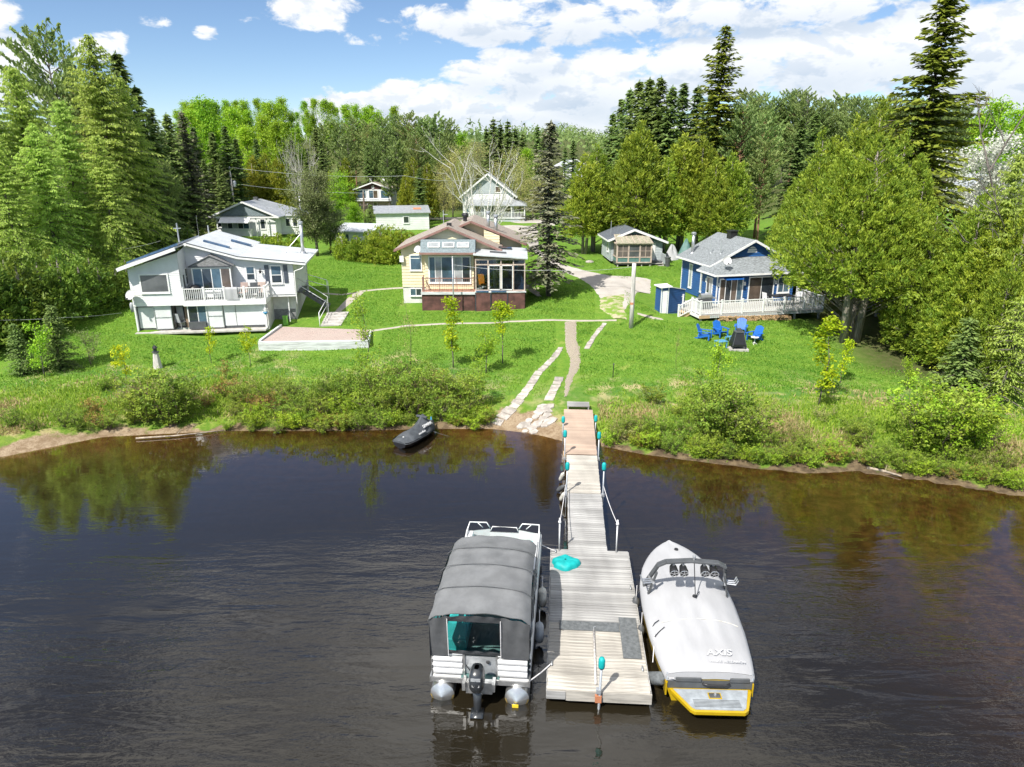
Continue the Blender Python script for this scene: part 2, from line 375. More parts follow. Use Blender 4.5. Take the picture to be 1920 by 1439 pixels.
mat('chair_blue',(.012,.13,.50),.5,.08); mat('table_blue',(.10,.32,.52),.5); mat('firewood',(.46,.31,.17),.8,.3,8.,objvar=.3); mat('grey_plastic',(.36,.38,.40),.5); mat('patio_brown',(.36,.27,.24),.7)
mat('orange_fabric',(.75,.28,.02),.6); mat('terracotta',(.5,.2,.1),.7); mat('red_paint',(.35,.03,.03),.5); mat('bright_green',(.16,.42,.05),.5); mat('flower_pink',(.7,.45,.55),.7)
mat('bark_grey',(.155,.135,.118),.95,.35,6.,bump=.6,bscale=18,stretch=(2,2,.4)); mat('bark_dark',(.085,.07,.06),.95,.3,6.,bump=.6,bscale=18,stretch=(2,2,.4)); mat('bark_birch',(.60,.58,.54),.7,.25,5.,stretch=(1,1,3)); mat('bark_orange',(.30,.165,.10),.9,.3,5.); mat('bark_cedar',(.27,.235,.20),.95,.35,5.,bump=.7,bscale=14,stretch=(3,3,.25)); mat('twig',(.15,.105,.085),.9,.3)
mat('flagstone',(.42,.38,.34),.85,.2,3.,bump=.4,bscale=12,objvar=.2); mat('dock_plank',(.345,.34,.33),.8,.24,1.6,bump=.35,bscale=16,stretch=(.7,7,7),objvar=.24); mat('dock_plank_new',(.44,.33,.255),.75,.16,1.6,bump=.3,bscale=16,stretch=(.7,7,7),objvar=.14); mat('dock_plank_pale',(.45,.42,.37),.8,.22,1.6,bump=.35,bscale=16,stretch=(.7,7,7),objvar=.2)
mat('driftwood',(.36,.30,.23),.9,.3,5.); mat('brush_pile',(.12,.075,.055),.9,.4,8.)
glassmat('sun_glass',(.62,.66,.67)); glassmat('vinyl',(.72,.74,.74),.8)
def winmat(name,col,rough=.04):
    m=mat(name,col,rough,.3,.8,spec=.9); return m
winmat('window_glass',(.035,.045,.055)); winmat('window_blue',(.07,.12,.16)); winmat('window_blind',(.33,.35,.36)); winmat('window_warm',(.12,.09,.07)); winmat('screen_grey',(.085,.09,.095),.45); winmat('screen_brown',(.12,.095,.085),.5)
# leaves
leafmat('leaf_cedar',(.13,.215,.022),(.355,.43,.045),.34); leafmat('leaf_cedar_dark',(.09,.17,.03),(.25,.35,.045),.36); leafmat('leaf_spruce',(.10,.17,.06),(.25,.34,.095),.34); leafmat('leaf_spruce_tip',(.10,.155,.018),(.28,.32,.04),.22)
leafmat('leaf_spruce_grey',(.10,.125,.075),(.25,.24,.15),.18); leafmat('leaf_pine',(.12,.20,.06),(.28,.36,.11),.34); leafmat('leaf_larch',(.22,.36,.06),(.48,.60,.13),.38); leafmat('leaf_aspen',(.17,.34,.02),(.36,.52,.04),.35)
leafmat('leaf_maple',(.24,.38,.008),(.52,.56,.02),.35); leafmat('leaf_shrub',(.12,.21,.022),(.34,.44,.06),.3); leafmat('leaf_shrub_lime',(.20,.34,.02),(.42,.54,.05),.3); leafmat('leaf_willow',(.13,.17,.06),(.27,.31,.13),.3); leafmat('leaf_bud',(.25,.27,.07),(.44,.42,.16),.3); leafmat('leaf_rust',(.20,.12,.03),(.36,.28,.07),.2)
leafmat('leaf_olive',(.14,.18,.018),(.32,.33,.03),.28); leafmat('leaf_blossom',(.55,.56,.48),(.75,.76,.68),.3); leafmat('lawn_blade',(.10,.225,.022),(.29,.42,.055),.33,0.); leafmat('grass_blade',(.13,.25,.018),(.36,.47,.06),.3,0.); leafmat('grass_dry',(.30,.25,.11),(.52,.44,.22),.25,0.)
# ================================================================ terrain: one sheet from the river bed to the horizon
def axis(lo,hi,fa,fb,step,n):
    a=np.arange(fa,fb+1e-6,step); l=fa-np.geomspace(step*1.3,fa-lo,n)[::-1]; r=fb+np.geomspace(step*1.3,hi-fb,n); return np.concatenate([l,a,r])
gx=axis(-2600,2600,-46,46,.5,34); gy=axis(-400,4200,24,78,.5,44)
X,Y=np.meshgrid(gx,gy); Z=G(X,Y)
rs=np.random.RandomState(3)
T_=Y-shore(X)
Z=Z+_ss(.2,2,T_)*(1-_ss(60,90,Y))*rs.uniform(-.012,.02,Z.shape)*(1-_ss(8,11,T_)*.8)
nv=X.size; nx,ny=len(gx),len(gy)
me=bpy.data.meshes.new('ground'); me.vertices.add(nv); me.vertices.foreach_set('co',np.stack([X,Y,Z],-1).astype(np.float32).ravel())
I,J=np.meshgrid(np.arange(nx-1),np.arange(ny-1)); k=(J*nx+I).ravel(); q=np.stack([k,k+1,k+1+nx,k+nx],-1)
me.loops.add(q.size); me.loops.foreach_set('vertex_index',q.ravel().astype(np.int32)); me.polygons.add(len(q)); me.polygons.foreach_set('loop_start',np.arange(0,q.size,4,dtype=np.int32)); me.polygons.foreach_set('loop_total',np.full(len(q),4,np.int32)); me.polygons.foreach_set('use_smooth',np.ones(len(q),bool)); me.update(); me.validate()
def vattr(n,a):
    at=me.attributes.new(n,'FLOAT','POINT'); at.data.foreach_set('value',a.astype(np.float32).ravel())
wob=1.3*np.sin(X*.7)+.9*np.sin(X*1.9+2)+.6*np.sin(X*.31+Y)
pathcorr=np.exp(-((X-1.6)/3.0)**2)                   # mown strip that runs down to the landing
wildw=np.where(X<0,4.6,5.6)*(1-.75*pathcorr)+.9*wob*(1-pathcorr)
wildw=np.where(X>9,np.minimum(7.5,wildw+.25*(X-9)),wildw); wildw=np.where(X<-14,wildw+.12*(-14-X),wildw)
vattr('wild',1-_ss(-.8,1.2,T_-wildw)); vattr('rough',(1-_ss(.5,4.8,T_-wildw))*(1-.5*pathcorr)*_ss(.2,.8,T_))
sand=(1-_ss(.05,.5,T_+.2*np.sin(X*2.3)+.15*np.sin(X*5.1)))*.8
land_=np.exp(-((X-.9)/1.9)**4); sand=np.maximum(sand,land_*(1-_ss(.9,2.3,T_+.3*np.sin(X*3))))
beachL=.8*_ss(-17,-22,X)*(1-_ss(.3,1.3,T_+.3*np.sin(X*1.7))); sand=np.maximum(sand,beachL); vattr('sand',sand); vattr('mud',_ss(2.5,6,X)+(1-_ss(-15,-4,X))*0+_ss(-17,-13,X)*(1-_ss(-4,-2,X)))
far=_ss(112,135,Y+.2*np.abs(X)); side=np.maximum(_ss(-30,-34,X+.1*(Y-46))*_ss(12,18,T_),_ss(19.5,23.5,X-.05*(Y-46))*_ss(11.5,14,T_)*(1-_ss(60,75,Y))); vattr('forest',np.clip(np.maximum(far,side),0,1))
m=bpy.data.materials.new('ground'); m.use_nodes=True; t=NT(m.node_tree); b=t.n['Principled BSDF']
pos=t.new('ShaderNodeNewGeometry').outputs['Position']
def A_(n):
    a=t.new('ShaderNodeAttribute'); a.attribute_name=n; return a.outputs['Fac']
nl=t.noise(pos,.28,4,.6); nm=t.noise(pos,2.2,5,.65); nf=t.noise(pos,14,4,.7); nff=t.noise(t.mapv(pos,(1,1,1)),46,3,.7)
lawn=t.mix(t.mr(nl,.3,.7),(.080,.185,.022),(.125,.245,.028)); lawn=t.mix(t.mr(nm,.35,.75),lawn,(.175,.27,.04)); 
sp=t.new('ShaderNodeSeparateXYZ'); t.l.new(t.mapv(pos,(1,1,1),(0,0,.35)),sp.inputs[0])
strp=t.m('SINE',t.m('ADD',t.m('MULTIPLY',sp.outputs[1],4.2),t.m('MULTIPLY',nl,9)))
lawn=t.mix(t.mr(strp,-.6,.9,0,.26),lawn,(.15,.275,.032))
lawn=t.mix(t.mr(nf,.48,.72,0,.7),lawn,(.055,.125,.012)); lawn=t.mix(t.mr(nff,.52,.75,0,.6),lawn,(.25,.345,.06)); lawn=t.mix(t.mr(t.noise(pos,5.,4,.7),.45,.7,0,.5),lawn,(.075,.17,.016)); lawn=t.mix(t.mr(t.noise(pos,.55,5,.7),.60,.74,0,.42),lawn,(.34,.33,.10))
wild=t.mix(t.mr(nm,.35,.65),(.10,.19,.02),(.23,.30,.055)); wild=t.mix(t.mr(t.noise(pos,1.1,4,.6),.52,.68,0,.75),wild,(.40,.32,.17)); wild=t.mix(t.mr(nf,.5,.75,0,.7),wild,(.075,.075,.03))
sandc=t.mix(t.mr(nm,.35,.65),(.22,.155,.095),(.36,.28,.19)); sandc=t.mix(t.mr(nf,.45,.7),sandc,(.20,.14,.085)); sandc=t.mix(t.m('MULTIPLY',A_('mud'),.85),sandc,t.mix(t.mr(nm,.4,.65),(.075,.055,.035),(.17,.125,.07)))
mudc=t.mix(t.mr(nm,.3,.7),(.13,.095,.04),(.21,.15,.065))
forc=t.mix(t.mr(nm,.3,.7),(.06,.07,.022),(.12,.10,.055)); forc=t.mix(t.mr(nf,.4,.7),forc,(.07,.13,.02))
lawn=t.mix(t.m('MULTIPLY',A_('rough'),t.mr(t.noise(pos,.9,5,.65),.47,.62)),lawn,t.mix(nf,(.36,.30,.15),(.50,.42,.24))); lawn=t.mix(t.m('MULTIPLY',A_('rough'),t.mr(t.noise(pos,.7,4,.6),.55,.42,0,.7)),lawn,(.06,.16,.035))
c=t.mix(t.m('MULTIPLY',A_('wild'),t.mr(nm,.2,.5,.6,1)),lawn,wild); c=t.mix(A_('forest'),c,forc)
wv=t.m('ADD',A_('sand'),t.m('MULTIPLY',t.m('SUBTRACT',nm,.5),.9)); c=t.mix(t.mr(wv,.35,.65),c,sandc)
zz=t.new('ShaderNodeSeparateXYZ'); t.l.new(pos,zz.inputs[0]); c=t.mix(t.mr(zz.outputs[2],-.12,-.7),c,mudc)
t.l.new(c,b.inputs['Base Color']); b.inputs['Roughness'].default_value=.95; b.inputs['Specular IOR Level'].default_value=.1
t.l.new(t.bump(t.m('ADD',nf,t.m('MULTIPLY',nff,.6)),.7,.06),b.inputs['Normal'])
me.materials.append(m); go=bpy.data.objects.new('ground',me); COL.objects.link(go); tag(go,kind='structure')
# ================================================================ river
m=bpy.data.materials.new('river_water'); m.use_nodes=True; t=NT(m.node_tree); t.n.clear(); o_=t.new('ShaderNodeOutputMaterial')
pos=t.new('ShaderNodeNewGeometry').outputs['Position']
patch=t.noise(t.mapv(pos,(.06,.11,1)),1.,3,.5); patch2=t.noise(t.mapv(pos,(.16,.35,1),(0,0,.3)),1.,3,.6)
rip=t.noise(t.mapv(pos,(2.2,6.5,1),(0,0,.22)),1.,3,.55,.4); rip2=t.noise(t.mapv(pos,(5.5,13,1),(0,0,-.32)),1.,2,.5,.2); swell=t.noise(t.mapv(pos,(.35,1.5,1),(0,0,.12)),1.,2,.5,.6)
spy=t.new('ShaderNodeSeparateXYZ'); t.l.new(pos,spy.inputs[0])
calm=t.mr(t.m('ADD',spy.outputs[1],t.m('MULTIPLY',patch,14)),20,33,1,.12)       # wind dies out under the bank
amp=t.m('MULTIPLY',calm,t.mr(patch2,.32,.68,.15,1.35))
hgt=t.m('ADD',t.m('MULTIPLY',t.m('ADD',t.m('MULTIPLY',rip,.019),t.m('MULTIPLY',rip2,.007)),amp),t.m('MULTIPLY',t.m('MULTIPLY',swell,.060),t.m('MULTIPLY',calm,.8)))
bp=t.new('ShaderNodeBump'); bp.inputs['Strength'].default_value=1.; bp.inputs['Distance'].default_value=1.; t.l.new(hgt,bp.inputs['Height'])
fr=t.new('ShaderNodeFresnel'); fr.inputs[0].default_value=1.333; t.l.new(bp.outputs[0],fr.inputs['Normal'])
gl=t.new('ShaderNodeBsdfGlossy'); gl.inputs['Roughness'].default_value=.025; t.l.new(bp.outputs[0],gl.inputs['Normal'])
tr=t.new('ShaderNodeBsdfTransparent'); tr.inputs[0].default_value=(.74,.60,.38,1)
# tannin-brown water: the deeper the column, the less of the bed shows through
dp=t.new('ShaderNodeAttribute'); dp.attribute_name='depth'
body=t.new('ShaderNodeBsdfDiffuse'); t.l.new(t.mix(t.mr(patch,.3,.7),(.0130,.0105,.0060),(.0175,.0140,.0080)),body.inputs[0])
mb_=t.new('ShaderNodeMixShader'); t.l.new(t.m('SUBTRACT',1.,t.m('EXPONENT',t.m('MULTIPLY',dp.outputs['Fac'],-1.25))),mb_.inputs[0]); t.l.new(tr.outputs[0],mb_.inputs[1]); t.l.new(body.outputs[0],mb_.inputs[2])
mx=t.new('ShaderNodeMixShader'); t.l.new(t.m('MULTIPLY',fr.outputs[0],3.3,clamp=True),mx.inputs[0]); t.l.new(mb_.outputs[0],mx.inputs[1]); t.l.new(gl.outputs[0],mx.inputs[2]); t.l.new(mx.outputs[0],o_.inputs[0])
wx=axis(-900,900,-40,40,.8,20); wy=np.concatenate([np.linspace(-300,8,12),np.arange(9,40,.5),[44]])
WX,WY=np.meshgrid(wx,wy); wb=MB().grid([[(x,y,0) for x in wx] for y in wy]); wo=wb.build('river_water',m); tag(wo,kind='structure')
at=wo.data.attributes.new('depth','FLOAT','POINT'); at.data.foreach_set('value',np.maximum(0,-G(WX,WY)).astype(np.float32).ravel())
# ================================================================ paths, driveway: sheets laid on the ground
def strip(name,left,right,m_,up=.02,nseg=10,ncross=4,jit=.0,kind='structure'):
    """left/right edges as photo pixels or world points, draped on the ground"""
    L=[np.array(gp(*p)[:2]) for p in left]; R_=[np.array(gp(*p)[:2]) for p in right]
    def res(Q,n):
        s=[0]
        for i in range(1,len(Q)): s.append(s[-1]+np.linalg.norm(Q[i]-Q[i-1]))
        s=np.array(s)/s[-1]; u=np.linspace(0,1,n); return np.stack([np.interp(u,s,[q[0] for q in Q]),np.interp(u,s,[q[1] for q in Q])],-1)
    n=nseg*len(left); A=res(L,n); B=res(R_,n); r=np.random.RandomState(len(name)); rows=[]
    for i in range(n):
        a=A[i]+r.uniform(-jit,jit,2); b_=B[i]+r.uniform(-jit,jit,2); row=[]
        for j in range(ncross+1):
            p=a+(b_-a)*j/ncross; edge=j in(0,ncross); row.append((p[0],p[1],g(p[0],p[1])+(up if not edge else -.04)))
        rows.append(row)
    mb=MB().grid(rows); o=mb.build(name,m_,None,True); tag(o,kind=kind); return o
def surf(name,fn):
    m=bpy.data.materials.new(name); m.use_nodes=True; t=NT(m.node_tree); b=t.n['Principled BSDF']; pos=t.new('ShaderNodeNewGeometry').outputs['Position']
    c,h=fn(t,pos); t.l.new(c,b.inputs['Base Color']); b.inputs['Roughness'].default_value=.92; b.inputs['Specular IOR Level'].default_value=.2
    if h is not None: t.l.new(t.bump(h,.6,.02),b.inputs['Normal'])
    MATS[name]=m
def _gravel(t,p):
    n=t.noise(p,.5,4,.6); f=t.noise(p,22,3,.7); c=t.mix(t.mr(n,.3,.7),(.36,.33,.30),(.47,.44,.40)); c=t.mix(t.mr(f,.45,.75,0,.6),c,(.25,.225,.20)); c=t.mix(t.mr(t.noise(p,1.4,5,.7),.55,.72,0,.5),c,(.33,.29,.18)); return c,f
surf('gravel',_gravel)
def _worn(t,p):
    n=t.noise(p,1.6,5,.7); f=t.noise(p,18,3,.7); c=t.mix(t.mr(n,.42,.58),(.16,.27,.03),(.44,.38,.27)); c=t.mix(t.mr(f,.5,.75,0,.6),c,(.22,.20,.12)); return c,f
surf('worn_grass',_worn)
def _paver(t,p):
    br=t.new('ShaderNodeTexBrick'); t.l.new(t.mapv(p,(1,1,1),(0,0,-.1)),br.inputs[0]); br.inputs['Scale'].default_value=4.6; br.inputs['Mortar Size'].default_value=.045; br.inputs['Color1'].default_value=(.47,.39,.34,1); br.inputs['Color2'].default_value=(.40,.335,.30,1); br.inputs['Mortar'].default_value=(.17,.16,.09,1)
    n=t.noise(p,2.,4,.7); c=t.mix(t.mr(n,.4,.7,0,.35),br.outputs[0],(.30,.29,.18)); return c,br.outputs[1]
surf('paver_mat',_paver)
def _patio(t,p):
    br=t.new('ShaderNodeTexBrick'); t.l.new(t.mapv(p,(1,1,1),(0,0,.6)),br.inputs[0]); br.inputs['Scale'].default_value=4.5; br.inputs['Mortar Size'].default_value=.03; br.inputs['Color1'].default_value=(.50,.39,.345,1); br.inputs['Color2'].default_value=(.44,.345,.31,1); br.inputs['Mortar'].default_value=(.28,.24,.21,1)
    return t.mix(t.mr(t.noise(p,1.,4,.6),.4,.7,0,.3),br.outputs[0],(.45,.40,.35)),br.outputs[1]
surf('patio_mat',_patio)
def _conc(t,p):
    n=t.noise(p,1.3,4,.6); f=t.noise(p,16,3,.6); return t.mix(t.mr(f,.4,.8,0,.3),t.mix(t.mr(n,.3,.7),(.34,.30,.26),(.42,.38,.335)),(.28,.27,.20)),f
surf('path_mat',_conc)
# driveway sweeping down past the yellow house, turning area by the shed
strip('driveway',[(935,424),(978,440),(996,470),(1030,500),(1075,520),(1105,540),(1128,568),(1140,580)],[(1012,421),(1010,440),(1012,470),(1060,497),(1110,510),(1175,526),(1215,532),(1176,580)],'gravel',.03,14,8,.05)
strip('driveway',[(1100,519),(1105,538)],[(1228,527),(1227,551)],'gravel',.045,14,8,.04)
strip('worn_track',[(1120,560),(1120,580),(1150,598)],[(1180,552),(1176,580),(1178,600)],'worn_grass',.05,8,5,.08)
strip('road',[(800,406),(1000,409),(1040,412)],[(800,411),(1000,420),(1040,424)],'gravel',.05,16,4,.05)
strip('footpath',[(688,620),(760,609),(850,605),(960,601),(1060,599),(1156,598.5)],[(690,624),(760,613.5),(850,609),(960,605),(1060,603.5),(1156,603)],'path_mat',.03,14,3,.02)
strip('footpath',[(672,545),(700,542),(760,538)],[(674,549),(700,546),(762,542)],'path_mat',.03,10,3,.02)
strip('footpath',[(662,548),(648,560),(628,582),(622,588)],[(686,548),(672,561),(643,583),(638,588)],'path_mat',.035,10,4,.0)
strip('footpath',[(605,549),(640,551),(664,548)],[(606,552),(640,555),(662,552)],'path_mat',.03,10,3,.02)
strip('footpath',[(1196,586),(1215,590),(1235,596)],[(1194,590),(1225,601),(1246,601)],'path_mat',.03,8,3,.02)
strip('paved_path',[(1056,604),(1057,640),(1057,655),(1066,672),(1063,700),(1058,716),(1057,745)],[(1084,604),(1084,640),(1091,650),(1091,680),(1085,697),(1078,706),(1064,745)],'paver_mat',.035,16,5,.05)
# ================================================================ foliage
def leafmesh(name,C,A,Wv,L,Wd,tint,m_):
    N=len(C); L=np.broadcast_to(np.asarray(L,float),(N,))[:,None]; Wd=np.broadcast_to(np.asarray(Wd,float),(N,))[:,None]
    A=A/(np.linalg.norm(A,axis=1,keepdims=True)+1e-9); Wv=Wv-A*(A*Wv).sum(1,keepdims=True); Wv=Wv/(np.linalg.norm(Wv,axis=1,keepdims=True)+1e-9)
    V=np.stack([C-A*L*.5,C+Wv*Wd*.5+A*L*.06,C+A*L*.5,C-Wv*Wd*.5+A*L*.06],1).reshape(-1,3).astype(np.float32)
    me=bpy.data.meshes.new(name); me.vertices.add(4*N); me.vertices.foreach_set('co',V.ravel())
    me.loops.add(4*N); me.loops.foreach_set('vertex_index',np.arange(4*N,dtype=np.int32)); me.polygons.add(N)
    me.polygons.foreach_set('loop_start',np.arange(0,4*N,4,dtype=np.int32)); me.polygons.foreach_set('loop_total',np.full(N,4,np.int32)); me.update()
    at=me.attributes.new('tint','FLOAT','POINT'); at.data.foreach_set('value',np.repeat(np.clip(tint,0,1),4).astype(np.float32))
    me.materials.append(MATS[m_]); return me
def rnd(r,n): 
    v=r.normal(size=(n,3)); return v/np.linalg.norm(v,axis=1,keepdims=True)
class Leaves:
    def __init__(s): s.C=[];s.A=[];s.W=[];s.L=[];s.D=[];s.T=[]
    def add(s,C,A,W,L,D,T):
        n=len(C); s.C.append(C);s.A.append(A);s.W.append(W);s.L.append(np.broadcast_to(L,(n,)));s.D.append(np.broadcast_to(D,(n,)));s.T.append(np.broadcast_to(T,(n,)))
    def mesh(s,name,m_): return leafmesh(name,np.concatenate(s.C),np.concatenate(s.A),np.concatenate(s.W),np.concatenate(s.L),np.concatenate(s.D),np.concatenate(s.T),m_)
def conifer(seed,h,R,cb,leaf,bark,style='spruce',whorl=.42,nb=7,dens=1.,trunk_r=.2,lsz=1.,shape=.85):
    r=np.random.RandomState(seed); lv=Leaves(); wood=MB(); 
    bend=r.uniform(-.15,.15,2)
    def ax(z): return np.array([bend[0]*math.sin(z/h*3),bend[1]*math.sin(z/h*2.6),z])
    wood.tube([ax(z) for z in np.linspace(-.3,h*.985,9)],[trunk_r*(1-.93*k/8)+.01 for k in range(9)],7)
    z=cb
    while z<h-.1:
        u=(z-cb)/(h-cb); rad=R*(1-u)**shape*(1-.35*math.exp(-u*9))
        if style=='pine': rad=R*((.55+.45*u/.35) if u<.35 else math.sqrt(max(.02,1-((u-.35)/.67)**2)))
        n=max(3,int(nb*(1 if u<.8 else .75)))
        a0=r.uniform(0,6.28)
        for k in range(n):
            if r.rand()<(.22 if style!='spruce' else .10): continue
            a=a0+6.283*k/n+r.uniform(-.3,.3); bl=rad*r.uniform(.55,1.22)*(1+.18*math.sin(a*2+z*.9+seed))+.12
            o=ax(z+r.uniform(-.15,.15)*whorl/.4); dh=np.array([math.cos(a),math.sin(a),0.]); sd=np.array([-math.sin(a),math.cos(a),0.])
            if style=='spruce': rise,droop=(.45*u-.12),(.30*(1-u)+.08)
            elif style=='larch': rise,droop=(.5*u+.05),(.32*(1-u)+.16)
            else: rise,droop=(.35+.5*u),(-.05)
            ns=max(3,int(bl*dens*4.2)); s=np.linspace(.12 if style!='pine' else .35,1,ns)
            cen=o+dh*(s*bl)[:,None]+np.array([0,0,1.])*(rise*s*bl-droop*s*s*bl+ (.10*bl*s**4 if style=='spruce' else 0))[:,None]
            if bl>.5: wood.tube([o,cen[ns//2],cen[-1]],[.012+.012*bl,.008+.006*bl,.006],4,False)
            wid=(.10+.30*bl*(1-s)*s*2.2+.08)
            for q in range(4):
                off=(r.uniform(-1,1,ns))*wid; C=cen+sd*off[:,None]+np.array([0,0,1.])*(-abs(off)*.25+r.uniform(-.08,.06,ns))[:,None]
                if style=='pine':
                    A=rnd(r,ns)*.7+dh*.4+np.array([0,0,.75]); L_=r.uniform(.28,.46,ns)*lsz; D_=.16*lsz; W_=rnd(r,ns)
                elif style=='larch':
                    A=dh*.5+sd*(np.sign(off)*.5)[:,None]+rnd(r,ns)*.45+np.array([0,0,-.55]); L_=r.uniform(.20,.38,ns)*lsz; D_=.10*lsz; W_=rnd(r,ns)
                else:
                    A=dh*.75+sd*(np.sign(off)*.6)[:,None]+rnd(r,ns)*.3+np.array([0,0,-.22]); L_=r.uniform(.30,.52,ns)*lsz; D_=.19*lsz; W_=np.cross(A,np.array([0,0,1.]))+rnd(r,ns)*.45
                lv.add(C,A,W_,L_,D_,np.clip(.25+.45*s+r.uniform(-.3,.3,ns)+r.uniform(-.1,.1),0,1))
        z+=whorl*r.uniform(.75,1.25)*(1-.35*u)
    top=ax(h); n=8; lv.add(top+np.stack([r.normal(0,.03,n),r.normal(0,.03,n),-r.uniform(0,.5,n)],-1),np.tile([0,0,1.],(n,1))+rnd(r,n)*.25,rnd(r,n),.35,.09,.6)
    return wood.mesh('trunk',bark,True),lv.mesh('crown',leaf)
def lobes(r,n,p,k): 
    D=rnd(r,n); return lambda d: 1+k*np.clip((d@D.T)-.72,0,1).max(1)*3.4-.06
def cedar(seed,h,R,cb,leaf,bark='bark_cedar',ncl=900,lsz=1.,ntr=1,per=15,low=.34,trunk_r=.17):
    """arborvitae: upright fan sprays over an uneven ovoid cone"""
    r=np.random.RandomState(seed); lv=Leaves(); wood=MB(); lf=lobes(r,26,0,.30)
    for k in range(ntr):
        a=r.uniform(0,6.28); b=np.array([math.cos(a),math.sin(a),0])*(.35*k)
        wood.tube([b+np.array([0,0,-.3]),b*1.6+np.array([0,0,h*.25]),b*1.2+np.array([0,0,h*.6]),np.array([0,0,h*.93])],[trunk_r*1.15,trunk_r*.85,trunk_r*.5,.02],7)
    # several leaders, each a ragged cone of its own, so that the outline breaks up
    nsp=max(3,int(4+R*1.6)); sx=[(0.,0.,1.,.62)]
    for k in range(nsp):
        aa=6.283*k/nsp+r.uniform(-.4,.4); rr0=R*r.uniform(.34,.60); sx.append((math.cos(aa)*rr0,math.sin(aa)*rr0,r.uniform(.58,.93),r.uniform(.40,.56)))
    wts=np.array([q[2]*q[3] for q in sx]); wts/=wts.sum(); idx=r.choice(len(sx),ncl,p=wts); S4=np.array(sx)[idx]
    u=r.beta(1.05,1.3,ncl); hi=cb+(h-cb)*S4[:,2]; z=cb+u*(hi-cb)
    prof=np.where(u<low,.62+.38*np.sin(u/low*math.pi/2),np.maximum(0,(1-(u-low)/(1-low)))**.80)
    a=r.uniform(0,6.283,ncl); d=np.stack([np.cos(a),np.sin(a),(u-.4)*1.6],-1); dn=d/np.linalg.norm(d,axis=1,keepdims=True)
    rad=R*S4[:,3]*prof*lf(dn)*(r.uniform(0,1,ncl)**.33*.66+.44)*r.uniform(.85,1.22,ncl)
    C0=np.stack([S4[:,0]*(1-.35*u)+np.cos(a)*rad,S4[:,1]*(1-.35*u)+np.sin(a)*rad,z],-1); ct=r.uniform(.05,.85,ncl); rad=np.hypot(C0[:,0],C0[:,1])
    for i in range(ncl):
        n=per; o=np.array([math.cos(a[i]),math.sin(a[i]),0.]); s=(.23+.13*r.rand())*lsz
        C=C0[i]+r.normal(0,.42,(n,3))*s*np.array([1,1,.85]); A=o*.42+np.array([0,0,.72])+rnd(r,n)*.62
        if u[i]<.25: A=o*.9+np.array([0,0,-.05])+rnd(r,n)*.6
        lv.add(C,A,np.cross(A,rnd(r,n)),r.uniform(.17,.36,n)*lsz,r.uniform(.07,.125,n)*lsz,np.clip(ct[i]+r.uniform(-.28,.28,n),0,1))
    for i in range(0,ncl,9):
        if rad[i]>.4: wood.tube([(0,0,max(.3,z[i]-.55*rad[i])),C0[i]*np.array([.9,.9,1])],[.03,.008],3,False)
    return wood.mesh('trunk',bark,True),lv.mesh('crown',leaf)
def deciduous(seed,h,R,cb,leaf,bark,ncl=220,per=22,lsz=.11,stems=1,csz=.38,trunk_r=.08,top=.0,spread=.5,twigs=True,upw=.25):
    r=np.random.RandomState(seed); lv=Leaves(); wood=MB(); tips=[]
    for k in range(stems):
        a=6.283*k/stems+r.uniform(-.4,.4); ln=(spread*R if stems>1 else .12*R); hh=h*(r.uniform(.75,1) if stems>1 else .93)
        b0=np.array([math.cos(a),math.sin(a),0])*(.06*R if stems>1 else 0); e=np.array([math.cos(a)*ln,math.sin(a)*ln,hh])
        mid=b0*.5+e*.5+np.array([r.normal(0,.04*h),r.normal(0,.04*h),.03*h]); pts=[b0-np.array([0,0,.2]),b0*.7+mid*.3+r.normal(0,.012*h,3),mid,e]
        tr=trunk_r*(1 if stems==1 else .7); wood.tube(pts,[tr,tr*.8,tr*.5,tr*.12],7)
        nbr=max(5,int(ncl/stems/7))
        for j in range(nbr):
            s=r.uniform(max(.05,cb/h*.9),.98); q=np.array(pts[1])*(1-s)**2+2*np.array(mid)*s*(1-s)+np.array(e)*s*s
            q=b0*(1-s)**2+2*mid*s*(1-s)+e*s*s
            aa=r.uniform(0,6.283); u=np.clip((q[2]-cb)/(h-cb+1e-6),0,1); env=R*(math.sin((.12+.80*u)*math.pi)**.75)*(1-top*u)
            L=env*r.uniform(.45,1.1); dd=np.array([math.cos(aa),math.sin(aa),upw+r.uniform(0,.6)]); dd/=np.linalg.norm(dd)
            e2=q+dd*L; md=(q+e2)/2+r.normal(0,.06*L+.01,3); wood.tube([q,md,e2],[max(.006,tr*.28),max(.005,tr*.16),.004],4,False)
            for _ in range(7):
                s2=r.uniform(.3,1.05); tips.append(q+(e2-q)*s2+r.normal(0,.14*L+.05,3))
    tips=np.array(tips); r.shuffle(tips); tips=tips[:ncl]
    for c in tips:
        n=per; ct=r.uniform(.1,.8)
        C=c+r.normal(0,.5,(n,3))*csz*np.array([1,1,.75]); A=rnd(r,n)*.9+np.array([0,0,-.25]); 
        W_=np.cross(A,rnd(r,n)*.7+np.array([0,0,1.])); lv.add(C,A,W_,r.uniform(.8,1.4,n)*lsz,r.uniform(.55,.9,n)*lsz,np.clip(ct+r.uniform(-.25,.25,n),0,1))
        if twigs and r.rand()<.5: wood.tube([c+r.normal(0,.2,3)*csz-np.array([0,0,csz*.4]),c+np.array([0,0,csz*.4])],[.006,.003],3,False)
    return wood.mesh('trunk',bark,True),lv.mesh('crown',leaf)
